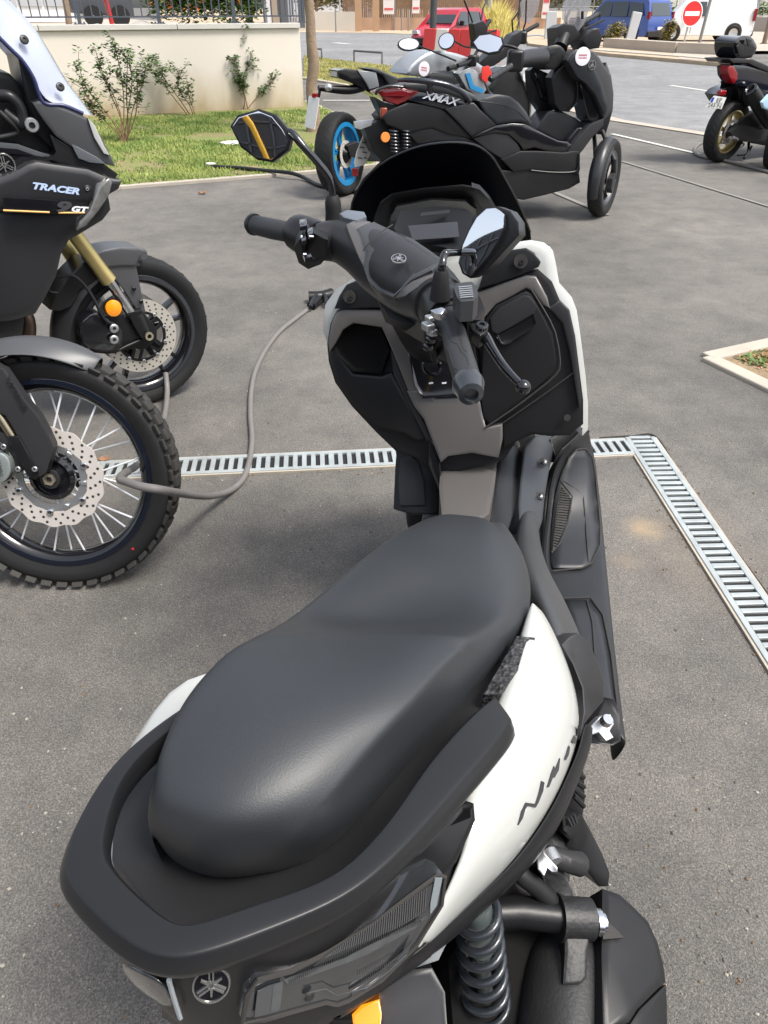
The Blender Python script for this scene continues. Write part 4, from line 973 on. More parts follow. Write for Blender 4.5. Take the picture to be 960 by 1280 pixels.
# fork guard (grey plastic), traced on the wheel's plane
S = sp(pl, .095)
g = [(-20, 448), (5, 461), (30, 498), (48, 520), (58, 538), (66, 556), (66, 563), (58, 590), (50, 596), (40, 588), (30, 560), (8, 520), (-25, 505)]
guard = plate('fork_guard', g, pl, .100, M_grey, ad, T=.03, w=.010, d=.006)
text('guard_lettering', 'YAMAHA', pl.hit(20, 492, .108), pl.hit(36, 521, .108) - pl.hit(4, 463, .108), pl.hit(28, 480, .108) - pl.hit(14, 500, .108), .020, M_rail, guard, ext=.0008, squash=1.15)
tube('fork_leg', [pl.hit(-70, 390, .05), pl.hit(-20, 480, .05), pl.hit(20, 548, .05), pl.hit(38, 580, .05)], .022, M_engine, ad, smooth=1)
tube('fork_tube', [pl.hit(-60, 430, .085), pl.hit(-10, 505, .085), pl.hit(16, 545, .085)], .014, mat('dark_gold_stanchion', (.28, .24, .17), .25, metal=.9), ad, smooth=1)
plate('fork_foot', [(10, 545), (24, 545), (48, 592), (44, 600), (34, 594), (15, 562)], pl, .105, M_frame, ad, T=.03, w=.006, d=.005)
plate('caliper_bracket', [(-10, 538), (8, 542), (26, 580), (30, 588), (22, 592), (10, 575), (-12, 560)], pl, .09, M_engine, ad, T=.02)
plate('caliper', [(-40, 572), (-5, 565), (10, 573), (13, 590), (4, 602), (-8, 604), (-40, 610)], pl, .115, mat('silver_caliper', (.33, .37, .36), .4, metal=.6, bump=(150, .2, .001)), ad, T=.05, w=.01, d=.008, curve=3)
text('caliper_lettering', 'BREMBO', pl.hit(0, 585, .126), pl.hit(3, 600, .126) - pl.hit(-3, 570, .126), pl.hit(8, 583, .126) - pl.hit(-8, 588, .126), .012, M_matte, ad)
for u, v in ((23, 586), (5, 558), (44, 586)): bolt(pl.hit(u, v, .112), W.out, .0075, M_alu, ad)
tube('brake_hose', [pl.hit(-15, 540, .09), pl.hit(5, 560, .1), pl.hit(14, 588, .1), pl.hit(5, 600, .09), pl.hit(-20, 598, .08)], .0045, M_rubber, ad)
tube('valve_stem', [W.pt(math.cos(-.95) * .236, math.sin(-.95) * .236, .0), W.pt(math.cos(-.95) * .258, math.sin(-.95) * .258, 0)], .005, M_rubber, ad)
lathe('red_dot', W.pt(math.cos(-.83) * .292, math.sin(-.83) * .292, .0435), W.out, [(1e-4, 0), (.004, 0), (.004, .001), (1e-4, .001)], mat('red_paint_dot', (.5, .03, .03), .6), W.tyre, 12)
# front mudguard: arched shell over the wheel
rows = []
for i, (rr_, a) in enumerate(((.430, 175), (.420, 150), (.407, 128), (.397, 108), (.386, 92), (.377, 80), (.368, 70), (.360, 63))):
    a = R(a); hw = (.08, .088, .088, .085, .080, .070, .055, .035)[i]
    row = []
    for k in range(7):
        f = -1 + k / 3; drop = .045 * abs(f) ** 2.4
        row.append(W.pt(math.cos(a) * (rr_ - drop), math.sin(a) * (rr_ - drop), f * hw))
    rows.append(row)
skin('front_mudguard', rows, mat('silver_grey_plastic', (.075, .077, .082), .42, metal=.2, bump=(800, .1, .0004)), ad, solid=.004)
# other fork leg + lower fairing mass off frame so that the machine is whole at its edge
tube('fork_leg', [pl.hit(-70, 390, -.10), pl.hit(20, 560, -.07)], .024, M_engine, ad, smooth=1)
pr = W.pt(-.55, .55, 0)
tk = [W.pt(-.28, .42), W.pt(-.33, .75), W.pt(-.62, .80), W.pt(-1.0, .72), W.pt(-1.5, .66), W.pt(-1.5, .52), W.pt(-1.0, .40), W.pt(-.62, .02), W.pt(-.45, .12)]
plate3('fairing', [p - W.out * -.12 for p in tk], M_matte, ad, T=.30, w=.06, d=.05, toward=W.out)
W2 = Wheel(ad, PW - W.d * 1.58, 1, .66, .14, 14, rim=.235, grooves=False); W2.arms(12, M_chrome, .005, .1)

# ============================================================ TOURING MOTORCYCLE (left, behind)
PT = Vector((-1.021, 2.845, 0))
to = thing('touring_motorcycle', 'matt dark grey touring motorcycle with gold front fork and tall pale windscreen, left', 'motorcycle', PT)
W = Wheel(to, PT, 38, .612, .120, 0, rim=.236, seg=96); pl = W.plane()
W.ring(.222, .237, .047, .052, mat('rim_edge_sheen', (.05, .055, .065), .2, metal=.5), 'rim_lip')
W.arms(5, M_gloss, .020, .20, hub=.05, th=.03)
W.disc(.100, .149, .062, holes=72, m=mat('clean_disc', (.58, .55, .49), .38, metal=.55)); W.disc(.100, .149, -.062, holes=0)
lathe('hub', W.c, W.out, [(1e-4, -.06), (.05, -.06), (.04, 0), (.055, .05), (.055, .062), (1e-4, .062)], M_frame, to)
bm = bmesh.new()
for k in range(5):
    a = 2 * math.pi * k / 5 + .5
    for q in (-.16, .16):
        p0 = Vector((math.cos(a + q * 1.9), math.sin(a + q * 1.9))) * .055; p1 = Vector((math.cos(a + q), math.sin(a + q))) * .098; n_ = Vector((-(p1 - p0).y, (p1 - p0).x)).normalized() * .006
        add_prism(bm, [W.pt(v.x, v.y, .066) for v in (p0 - n_, p0 + n_, p1 + n_, p1 - n_)], -W.out * .006)
lathe_mesh(bm, W.c, W.out, [(.092, .058), (.103, .058), (.103, .066), (.092, .066)], 48)
link('disc_carrier', bm_mesh(bm), M_frame, to, bevel=.001)
for k in range(10):
    a = 2 * math.pi * k / 10 + .2; bolt(W.pt(math.cos(a) * .102, math.sin(a) * .102, .066), W.out, .0075, M_alu, to, 'rotor_button', .004)
tube('fork_lower', [pl.hit(172, 392, .10), pl.hit(186, 419, .10)], [.024, .020], M_engine, to, smooth=1)
plate('fork_foot', [(160, 391), (177, 387), (196, 411), (196, 425), (186, 430), (176, 422), (166, 405)], pl, .118, M_frame, to, T=.045, w=.008, d=.008)
lathe('axle_nut', pl.hit(186, 420, .126), W.out, [(.009, 0), (.0175, 0), (.0165, .008), (.009, .008)], MATS['brass_steel'], to, 24)
tube('stanchion', [pl.hit(133, 346, .10), pl.hit(166, 395, .10)], .0195, M_chrome, to, smooth=1)
tube('fork_tube', [pl.hit(78, 270, .10), pl.hit(96, 297, .10), pl.hit(122, 332, .10), pl.hit(136, 351, .10)], [.027, .027, .027, .030], M_gold, to, smooth=1)
tube('fork_tube', [pl.hit(58, 270, -.10), pl.hit(78, 300, -.10), pl.hit(98, 332, -.10)], [.030, .030, .030], M_gold, to, smooth=1)
tube('stanchion', [pl.hit(98, 332, -.10), pl.hit(140, 400, -.10)], .0205, M_chrome, to, smooth=1)
# mudguard: rear flap (darker) and grey arch with side stay
rows = []
for i, a in enumerate((176, 160, 142, 124, 108, 92, 80, 71)):
    a = R(a); r_ = .338 - .001 * i; hw = (.066, .074, .078, .080, .080, .076, .066, .050)[i]; row = []
    for k in range(9):
        f = -1 + k / 4; dr = .055 * abs(f) ** 2.2; row.append(W.pt(math.cos(a) * (r_ - dr), math.sin(a) * (r_ - dr), f * hw))
    rows.append(row)
mg = skin('front_mudguard', rows, M_grey, to, solid=.004)
st = [(131, 334), (148, 335), (165, 345), (172, 352), (177, 372), (181, 388), (184, 394), (175, 386), (162, 368), (148, 352), (138, 343)]
M_silvgrey = mat('satin_mid_grey', (.075, .077, .082), .34, metal=.25, bump=(900, .1, .0004), var=(6, .08))
plate('mudguard_stay', [(122, 323), (150, 316), (172, 318), (170, 332), (174, 352), (182, 391), (170, 386), (155, 362), (141, 345), (128, 333)], pl, .086, M_silvgrey, to, T=.02, w=.008, d=.006)
plate('mudguard_arch', [(112, 322), (128, 313), (150, 309), (173, 310), (184, 315), (174, 322), (170, 332), (150, 332), (126, 335), (116, 330)], pl, .095, M_silvgrey, to, T=.12, w=.012, d=.012)
plate('mudguard_rear', [(62, 387), (70, 368), (84, 348), (104, 328), (118, 326), (124, 345), (118, 352), (100, 362), (88, 384), (74, 389)], pl, .072, M_matte, to, T=.12, w=.01, d=.010)
for u, v in ((167, 361), (176, 377)): bolt(pl.hit(u, v, .094), W.out, .008, M_gloss, to)
ind = disc('reflector', pl.hit(140.5, 384.5, .125), W.out, .0315, .016, M_amber, to, dome=.006); lathe('reflector_bezel', pl.hit(140.5, 384.5, .122), W.out, [(.030, 0), (.035, 0), (.034, .012), (.031, .012)], M_matte, ind)
plate('caliper_carrier', [(128, 396), (150, 392), (168, 408), (178, 424), (168, 436), (150, 438), (132, 440), (112, 436), (108, 420), (118, 404)], pl, .095, M_frame, to, T=.04, w=.008, d=.008)
plate('caliper', [(105, 400), (122, 390), (138, 402), (152, 412), (152, 432), (140, 440), (118, 438), (104, 428), (100, 412)], pl, .12, M_gloss, to, T=.06, w=.014, d=.012, curve=2)
for u, v in ((142, 410), (142, 424)): bolt(pl.hit(u, v, .135), W.out, .017, M_alu, to, 'caliper_piston_cap', .010)
tube('brake_hose', [pl.hit(76, 270, .06), pl.hit(70, 320, .08), pl.hit(68, 345, .09), pl.hit(92, 345, .11), pl.hit(112, 365, .12), pl.hit(130, 398, .13), pl.hit(142, 405, .13)], .006, M_rubber, to)
tube('cable_guide', [pl.hit(72, 345, .09), pl.hit(60, 352, .09), pl.hit(62, 364, .09), pl.hit(72, 366, .09)], .005, M_rubber, to)
tube('sensor_lead', [pl.hit(110, 438, .10), pl.hit(140, 440, .11), pl.hit(160, 432, .11), pl.hit(178, 424, .10)], .006, M_frame, to)
# upper body (all on the machine's own plane, heading 30 deg)
bp = Plane(W.c, (math.sin(R(30)), -math.cos(R(30)), 0)); no = bp.n
M_tg = mat('touring_matt_grey', (.024, .0245, .027), .38, metal=.2, bump=(900, .15, .0005), var=(3, .12))
fair = plate('fairing', [(-60, 262), (0, 262), (28, 258), (90, 248), (134, 238), (138, 262), (128, 275), (100, 292), (86, 300), (76, 318), (70, 345), (56, 372), (44, 392), (18, 400), (0, 402), (-80, 400)], bp, .21, M_tg, to, T=.44, w=.05, d=.035)
plate('fairing_upper', [(-60, 250), (0, 222), (18, 216), (34, 206), (46, 203), (110, 212), (134, 222), (152, 226), (148, 236), (136, 243), (122, 252), (60, 262), (0, 264), (-60, 264)], bp, .235, M_tg, to, T=.46, w=.03, d=.030)
plate('accent_panel', [(4, 247), (60, 250), (110, 254), (108, 263), (80, 268), (5, 266)], bp, .268, M_gloss, to, T=.01, w=.003, d=.001)
text('model_lettering', 'TRACER', bp.hit(69, 236, .272), bp.hit(96, 240, 0) - bp.hit(42, 233, 0), bp.hit(69, 226, 0) - bp.hit(67, 246, 0), .027, mat('lettering_pale_blue', (.45, .56, .78), .3), fair, shear=.3, bold=.0012, squash=1.42)
text('model_number', '9', bp.hit(76, 259, .276), bp.hit(96, 262, 0) - bp.hit(42, 258, 0), bp.hit(69, 226, 0) - bp.hit(67, 246, 0), .045, mat('number_grey', (.055, .055, .06), .3), fair, shear=.3, bold=.002, squash=1.9)
text('model_suffix', 'GT', bp.hit(98, 262, .276), bp.hit(96, 262, 0) - bp.hit(42, 258, 0), bp.hit(69, 226, 0) - bp.hit(67, 246, 0), .024, M_letter, fair, shear=.3, bold=.0012, squash=1.5)
for a_, b_ in (((4, 263), (62, 265.5)), ((73, 266), (106, 266))): tube('gold_pinstripe', [bp.hit(*a_, .274), bp.hit(*b_, .274)], .0028, mat('pinstripe_gold', (.72, .42, .12), .35), fair, seg=6, smooth=1)
plate('tank_side', [(-60, 180), (0, 178), (22, 180), (50, 190), (66, 194), (62, 204), (44, 202), (20, 214), (0, 226), (-60, 240)], bp, .17, M_gloss, to, T=.34, w=.03, d=.02)
emblem(bp.hit(5, 206, .196), no, (0, 0, 1), .034, to, face=M_gloss)
plate('dash_side', [(-60, 90), (-10, 88), (12, 92), (30, 112), (34, 140), (66, 178), (66, 196), (40, 190), (0, 180), (-60, 185)], bp, .10, M_matte, to, T=.22, w=.03, d=.02)
tube('inner_frame', [bp.hit(0, 120, .16), bp.hit(14, 122, .17), bp.hit(26, 138, .17), bp.hit(26, 155, .17), bp.hit(5, 140, .16)], .018, M_rail, to)
tube('inner_cable', [bp.hit(0, 140, .17), bp.hit(10, 150, .18), bp.hit(22, 165, .17), bp.hit(0, 172, .17)], .008, M_rubber, to)
plate('cockpit_panel', [(22, 70), (38, 80), (60, 120), (72, 160), (66, 186), (46, 168), (34, 130)], bp, .14, M_matte, to, T=.28, w=.02, d=.02)
bolt(bp.hit(39, 156, .175), no, .022, M_alu, to, 'reflector_knob', .02)
nose = plate('nose_cowl', [(41, 129), (52, 125), (88, 138), (110, 148), (126, 170), (138, 194), (144, 208), (130, 205), (96, 188), (70, 170), (56, 152)], bp, .20, M_silvgrey, to, T=.40, w=.015, d=.012)
plate('nose_side', [(62, 168), (96, 188), (130, 205), (148, 218), (140, 226), (110, 214), (78, 206), (64, 200), (70, 190)], bp, .19, M_matte, to, T=.38, w=.015, d=.01)
plate('position_lamp', [(89, 180), (98, 184), (122, 197), (132, 205), (112, 203), (98, 198)], bp, .205, mat('dark_lamp', (.10, .11, .12), .12, coat=.8), to, T=.02, w=.004, d=.003)
plate('nose_edge', [(110, 148), (118, 156), (130, 182), (137, 194), (130, 192), (118, 172)], bp, .212, mat('pale_trim', (.55, .55, .53), .3, metal=.3), to, T=.02, w=.003, d=.002)
plate('headlamp', [(136, 222), (140, 228), (136, 244), (124, 262), (108, 282), (96, 288), (100, 276), (112, 264), (118, 248), (124, 232)], bp, .268, mat('headlamp_lens', (.13, .13, .125), .08, coat=1, var=(40, .6)), to, T=.2, w=.012, d=.02)
plate('headlamp_bezel', [(122, 230), (134, 226), (138, 235), (128, 250), (120, 262), (116, 250)], bp, .262, mat('bezel', (.16, .16, .165), .3, metal=.5), to, T=.02, w=.004, d=.004)
bolt(bp.hit(109, 236, .270), no, .012, M_gloss, to)
bolt(bp.hit(109, 236, .274), no, .006, M_alu, to)
# windscreen: tall pale polycarbonate, curved
M_clear = mat('pale_polycarbonate', (.52, .56, .68), .10, coat=.6, alpha=.68, var=(2.5, .3))
prof = [((-6, -14), (-40, -30)), ((14, 0), (-8, 40)), ((36, 22), (14, 62)), ((50, 45), (28, 76)), ((66, 72), (42, 98)), ((82, 98), (54, 128)), ((98, 124), (80, 132)), ((110, 146), (104, 142))]
rows = []
for (f_, b_) in prof:
    p = bp.hit(*f_, 0.02); q = bp.hit(*b_, .20); row = [q, q.lerp(p, .5) + no * .05 + W.d * .02, p + W.d * .02, ]
    # mirror across the machine's mid plane
    def mir(x): k = (x - bp.p).dot(no); return x - no * (2 * k)
    row = row + [mir(row[1]), mir(row[0])]
    rows.append(row)
ws = skin('windscreen', rows, M_clear, to, solid=.004)
tube('windscreen_edge', [r[0] for r in rows[1:]], .006, mat('blue_edge', (.025, .03, .09), .25), ws)
for u, v in ((30, 50), (75, 109)): bolt(bp.hit(u, v, .19), (no + Vector((.3, 0, .5))).normalized(), .013, M_matte, to)
# hidden rear half so the machine is whole
plate('seat', [(-700, 190), (-250, 190), (-60, 200), (-60, 250), (-300, 290), (-700, 250)], bp, .13, M_seat, to, T=.3, w=.05, d=.04)
eng = plate('engine', [(-300, 330), (-60, 300), (20, 380), (30, 400), (28, 420), (-60, 470), (-300, 470)], bp, .17, M_engine, to, T=.34, w=.05, d=.03)
tube('exhaust_header', [bp.hit(20, 380, .08), bp.hit(34, 400, .1), bp.hit(32, 430, .1), bp.hit(10, 460, .08)], .028, mat('heat_steel', (.12, .08, .06), .4, metal=.8), to)
Wr = Wheel(to, PT - no.orthogonal() * 0 - Vector((math.cos(R(30)), math.sin(R(30)), 0)) * 1.5, 30, .63, .17, 4, rim=.222, grooves=False)

# ============================================================ SILVER NAKED MOTORCYCLE with blue wheels (behind the black scooter)
PM = Vector((-.371, 7.02, 0))
mt = thing('naked_motorcycle', 'silver naked motorcycle with bright blue wheels behind the black maxi scooter', 'motorcycle', PM)
W = Wheel(mt, PM, 64, .66, .17, 3, rim=.248, rim_m=M_blue, seg=72); pl = W.plane()
W.ring(.218, .252, .062, .070, M_blue, 'rim_edge'); W.arms(5, M_blue, .018, .18, hub=.06, th=.03)
W.disc(.07, .11, .06, holes=24)
lathe('hub', W.c, W.out, [(1e-4, 0), (.07, 0), (.075, .05), (.04, .09), (1e-4, .09)], M_frame, mt)
mp = Plane(W.c, (math.sin(R(30)), -math.cos(R(30)), 0))
plate('swingarm', [(434, 182), (446, 177), (470, 188), (520, 190), (520, 202), (462, 202), (438, 196)], mp, .10, M_engine, mt, T=.06, w=.01, d=.01)
plate('tail_unit', [(422, 88), (432, 86), (452, 88), (475, 92), (490, 110), (500, 128), (480, 128), (465, 118), (445, 106), (424, 98)], mp, .07, M_gloss, mt, T=.16, w=.015, d=.01)
plate('tail_panel', [(447, 88), (470, 90), (474, 108), (462, 112), (458, 104)], mp, .085, M_silver, mt, T=.19, w=.01, d=.01)
plate('tail_lamp', [(421, 88), (427, 87), (427, 98), (421, 96)], mp, .05, mat('grey_lens', (.30, .31, .32), .2, coat=.6), mt, T=.12)
plate('seat', [(460, 86), (472, 86), (498, 98), (530, 104), (560, 106), (570, 116), (520, 122), (490, 112), (478, 94)], mp, .09, M_seat, mt, T=.2, w=.02, d=.02)
tank = plate('tank', [(508, 92), (520, 76), (538, 65), (556, 64), (580, 70), (602, 82), (614, 96), (610, 108), (590, 100), (560, 90), (530, 96)], mp, .13, M_silver, mt, T=.28, w=.035, d=.04, curve=3)
plate('tank_lower', [(528, 98), (540, 90), (562, 92), (576, 104), (560, 108), (535, 108)], mp, .16, M_navy, mt, T=.05, w=.01, d=.01)
shr = plate('tank_shroud', [(572, 92), (588, 84), (600, 92), (608, 112), (602, 120), (584, 112)], mp, .19, M_silver, mt, T=.08, w=.01, d=.01)
plate('blue_chevron', [(582, 92), (588, 91), (592, 106), (606, 112), (602, 117), (588, 111)], mp, .205, M_blue, mt, T=.006, w=.002, d=.001)
stc = mp.hit(530, 86, .185); disc('round_sticker', stc, mp.n, .055, .002, M_sticker, tank); 
bars3(stc + mp.n * .003, mp.hit(536, 87, 0) - mp.hit(524, 85, 0), .06, tank)
emblem(mp.hit(570, 84, .185), mp.n, (0, 0, 1), .028, tank)
tube('plate_arm', [mp.hit(462, 106, .02), mp.hit(440, 112, .02), mp.hit(420, 112, .02), mp.hit(398, 110, .02)], [.035, .035, .03, .02], M_frame, mt)
tube('plate_stay', [mp.hit(400, 112, .02), mp.hit(398, 122, .02), mp.hit(393, 136, .02)], .012, M_frame, mt)
q = mp.hit(390, 138, .02); hb_ = Vector((-math.cos(R(30)), -math.sin(R(30)), 0)); sd_ = Vector((math.sin(R(30)), -math.cos(R(30)), 0))
plate3('number_plate', [q + sd_ * a + Vector((0, 0, b)) + hb_ * (-b * .25) for a, b in ((-.10, -.13), (.10, -.13), (.10, .10), (-.10, .10))], M_plate, mt, T=.004, w=.003, d=.001)
box('plate_lamp', mp.hit(394, 119, .02), (.05, .07, .03), M_red, mt)
lathe('indicator', mp.hit(410, 109, .08), mp.n, [(1e-4, 0), (.03, 0), (.024, .03), (1e-4, .04)], M_alu, mt, 16)
plate('engine', [(500, 125), (560, 120), (600, 130), (610, 160), (590, 190), (520, 195)], mp, .14, M_engine, mt, T=.28, w=.03, d=.02)
tube('frame_rail', [mp.hit(470, 118, .12), mp.hit(520, 120, .13), mp.hit(600, 110, .12)], .02, M_frame, mt)
tube('fork_tube', [mp.hit(596, 92, -.05), mp.hit(612, 124, -.05), mp.hit(620, 150, -.05), mp.hit(632, 185, -.05)], .025, M_frame, mt, smooth=1)
tube('fork_tube', [mp.hit(598, 92, .12), mp.hit(614, 126, .12), mp.hit(630, 185, .12)], .025, M_frame, mt, smooth=1)
hbm = [mp.hit(572, 82, .33), mp.hit(588, 76, .20), mp.hit(598, 62, .05), mp.hit(606, 52, -.12), mp.hit(612, 42, -.30)]
tube('handlebar', hbm, .014, M_frame, mt)
tube('grip', [mp.hit(598, 46, -.22), mp.hit(612, 26, -.36)], .019, M_rubber, mt, smooth=1)
tube('grip', [mp.hit(560, 86, .36), mp.hit(582, 79, .24)], .019, M_rubber, mt, smooth=1)
tube('lever', [mp.hit(596, 48, -.2), mp.hit(606, 42, -.26), mp.hit(620, 38, -.34)], .008, M_frame, mt)
box('switchgear', mp.hit(594, 52, -.12), (.09, .07, .09), M_matte, mt, bevel=.015); box('switchgear', mp.hit(590, 76, .18), (.08, .06, .09), M_matte, mt, bevel=.015)
plate('instrument', [(592, 30), (604, 26), (610, 34), (606, 54), (594, 50)], mp, .02, M_matte, mt, T=.08, w=.01, d=.01)
def mirror(parent, c, n, up, a, b, stem, gm=None, bm_=None, shape=None, sr=.007):
    """mirror: housing with glass facing n, stem tube through points"""
    n = Vector(n).normalized(); up = Vector(up); up = (up - n * up.dot(n)).normalized(); s = up.cross(n); c = Vector(c)
    shape = shape or [(math.cos(t) * a, math.sin(t) * b) for t in [i * math.pi / 8 for i in range(16)]]
    P = [c + s * x + up * y for x, y in shape]
    h = plate3('mirror_housing', [c + (p - c) * 1.08 - n * .004 for p in P], bm_ or M_matte, parent, T=.022, w=.004, d=.002, toward=n)
    bmx = bmesh.new(); 
    v0 = [bmx.verts.new(c + (p - c) * 1.05 - n * .024) for p in P]; v1 = [bmx.verts.new(c + (p - c) * .8 - n * .044) for p in P]; v2 = [bmx.verts.new(c + (p - c) * .3 - n * .054) for p in P]
    N = len(P)
    for A, B in ((v0, v1), (v1, v2)):
        for k in range(N): bmx.faces.new((A[k], A[(k + 1) % N], B[(k + 1) % N], B[k]))
    bmx.faces.new(v2); bmx.faces.new(v0[::-1])
    link('mirror_shell', bm_mesh(bmx), bm_ or M_matte, h, angle=60)
    plate3('mirror_glass', [c + (p - c) * .95 + n * .0005 for p in P], gm or M_mirror, h, T=.003, w=.002, d=.0005, toward=n)
    tube('mirror_stem', stem, sr, M_frame, parent); return h
def vcam(p): return (CAMP - Vector(p)).normalized()
ml = mp.hit(511, 55, .36); mr_ = mp.hit(558, 51, .20)
mirror(mt, ml, vcam(ml) + Vector((.15, 0, .3)), (0, 0, 1), .085, .042, [mp.hit(522, 57, .36), mp.hit(538, 63, .34), mp.hit(570, 76, .3)])
mirror(mt, mr_, vcam(mr_) + Vector((-.1, 0, .25)), (-.3, 0, 1), .066, .058, [mp.hit(566, 50, .15), mp.hit(580, 58, .1), mp.hit(596, 60, .05)])
tube('mirror_stem', [mp.hit(598, 50, -.1), mp.hit(588, 20, -.12), mp.hit(580, 0, -.14)], .008, M_frame, mt, smooth=1)
tube('mirror_stem', [mp.hit(600, 34, -.25), mp.hit(604, 10, -.3), mp.hit(610, -4, -.34)], .008, M_frame, mt, smooth=1)
Wf = Wheel(mt, PM + Vector((math.cos(R(30)), math.sin(R(30)), 0)) * 1.40, 30, .6, .12, 3, rim=.222, rim_m=M_blue, grooves=False)
plate('shin_reflector', [(603, 84), (611, 82), (615, 92), (608, 104), (602, 98)], mp, .22, mat('red_disc_lock', (.62, .03, .02), .35), mt, T=.01, w=.003, d=.002)

# ============================================================ WHITE SCOOTER between the two
wp = vplane(at(660, 205).x, at(660, 205).y, 22); w0 = at(650, 200)
wsx = thing('white_maxi_scooter', 'white and black scooter between the silver motorcycle and the black maxi scooter', 'scooter', w0)
plate('leg_shield', [(624, 92), (640, 86), (652, 92), (662, 116), (664, 140), (660, 155), (640, 156), (618, 145), (614, 118)], wp, 0, M_matte, wsx, T=.34, w=.02, d=.02)
plate('front_panel', [(648, 86), (658, 84), (670, 96), (680, 110), (676, 140), (668, 160), (662, 160), (664, 126), (656, 104)], wp, .03, M_white, wsx, T=.40, w=.02, d=.02)
c_ = wp.hit(659, 96, .065); disc('round_sticker', c_, wp.n, .05, .002, M_sticker, wsx); bars3(c_ + wp.n * .003, (1, .3, 0), .055, wsx)
cov = plate('handlebar_cover', [(600, 78), (612, 66), (628, 62), (640, 44), (652, 38), (656, 48), (648, 58), (632, 72), (618, 82), (604, 86)], wp, .05, M_rail, wsx, T=.12, w=.02, d=.02)
tube('grip', [wp.hit(655, 40, .0), wp.hit(672, 31, -.1)], .019, M_rubber, wsx, smooth=1)
tube('grip', [wp.hit(566, 92, .2), wp.hit(586, 81, .15)], .019, M_rubber, wsx, smooth=1)
box('switchgear', wp.hit(592, 77, .14), (.10, .08, .11), M_matte, wsx, bevel=.02); box('switchgear', wp.hit(652, 47, .02), (.10, .08, .11), M_matte, wsx, bevel=.02)
tube('lever', [wp.hit(654, 46, -.05), wp.hit(668, 44, -.12), wp.hit(680, 45, -.2)], .006, M_chrome, wsx)
tube('mirror_stem', [wp.hit(653, 40, .02), wp.hit(657, 28, .02), wp.hit(658, 0, .0)], .008, M_frame, wsx, smooth=1)
tube('mirror_stem', [wp.hit(641, 40, .1), wp.hit(640, 26, .12), wp.hit(650, 12, .1)], .008, M_frame, wsx, smooth=1)
plate('seat', [(560, 112), (580, 104), (606, 108), (620, 120), (624, 134), (590, 136), (560, 128)], wp, .05, M_seat, wsx, T=.3, w=.03, d=.03)
plate('body', [(540, 130), (620, 136), (650, 150), (650, 185), (600, 185), (545, 165)], wp, .02, M_white, wsx, T=.3, w=.03, d=.02)
bp2 = wp.hit(665, 200, -.15); Wheel(wsx, Vector((bp2.x, bp2.y, 0)), 30, .52, .11, 2, rim=.17, grooves=False)
bp3 = Vector((bp2.x, bp2.y, 0)) - Vector((math.cos(R(22)), math.sin(R(22)), 0)) * 1.34; Wheel(wsx, bp3, 22, .52, .12, 2, rim=.17, grooves=False)
p_ = wp.hit(660, 22, -.05); M_smoke = mat('tinted_screen', (.30, .30, .32), .08, alpha=.45, coat=.5)
plate3('windscreen', [wp.hit(u, v, -.05) for u, v in ((662, 30), (672, 14), (676, -6), (664, -12), (650, 4), (652, 26))], M_smoke, wsx, T=.005, w=.004, d=.001)

# ============================================================ BLACK MAXI SCOOTER (centre back)
g0 = at(757, 267)
xm = thing('black_maxi_scooter', 'matt black maxi scooter with a red tail light and its bars turned, parked side-on', 'scooter', at(620, 262))
W = Wheel(xm, Vector((1.765, 6.22, 0)), 60, .565, .118, 2, rim=.195, rim_m=mat('dark_silver_rim', (.16, .165, .17), .3, metal=.8), seg=72)
W.arms(5, MATS['dark_silver_rim'], .022, .16, hub=.05, th=.03, y0=.01); W.disc(.085, .125, .055, holes=36); W.disc(.085, .125, -.055, holes=0)
lathe('hub', W.c, W.out, [(1e-4, -.06), (.045, -.06), (.04, .03), (.05, .06), (1e-4, .07)], M_frame, xm)
_xf = vplane(g0.x, g0.y + .05, 12, 4)
for s_, top in ((.07, _xf.hit(747, 150, -.06)), (-.07, _xf.hit(741, 150, -.28))): tube('fork_leg', [W.pt(0, 0, s_), W.pt(-.05, .14, s_), W.pt(-.05, .14, s_).lerp(top, .4), top], [.024, .022, .017, .016], M_engine, xm, smooth=1)
plate3('caliper', [W.pt(x, z, .10) for x, z in ((-.14, .02), (-.07, .05), (-.05, -.03), (-.10, -.09), (-.15, -.05))], M_engine, xm, T=.04, w=.01, d=.008)
rows = []
for i, a in enumerate((204, 186, 166, 146, 124, 102, 84)):
    a = R(a); hw = (.055, .066, .070, .070, .068, .062, .045)[i]; row = []
    for k in range(9):
        f = -1 + k / 4; dr = .07 * abs(f) ** 2.5; row.append(W.pt(math.cos(a) * (.302 - dr), math.sin(a) * (.302 - dr), f * hw))
    rows.append(row)
skin('front_mudguard', rows, mat('matt_mudguard_grey', (.036, .037, .040), .36, metal=.3, var=(4, .1)), xm, solid=.005)
xp = vplane(g0.x, g0.y + .05, 12, 4); xo = xp.n
def xpl(nm, uv, off, m, T=.1, w=.012, d=.010, **k): return plate(nm, uv, xp, off, m, xm, T=T, w=w, d=d, **k)
xpl('inner_body', [(482, 140), (520, 128), (560, 130), (600, 130), (664, 158), (700, 178), (722, 190), (722, 226), (690, 236), (640, 240), (560, 225), (520, 190)], .02, M_frame, T=.30, w=.02)
xpl('tail_panel', [(478, 146), (486, 138), (511, 128), (534, 131), (555, 137), (578, 158), (590, 173), (560, 168), (540, 160), (510, 166), (484, 156)], .10, M_matte, T=.42, w=.02, d=.02)
nav = xpl('tail_cowl', [(511, 125), (524, 115), (555, 117), (578, 125), (596, 142), (586, 143), (558, 137), (534, 131)], .115, M_navy, T=.44, w=.015, d=.015)
text('model_lettering', 'XMAX', xp.hit(550, 123.5, .134), xp.hit(568, 127.5, 0) - xp.hit(532, 119.5, 0), (0, 0, 1), .066, M_letter, nav, shear=.35, bold=.0015, squash=1.35)
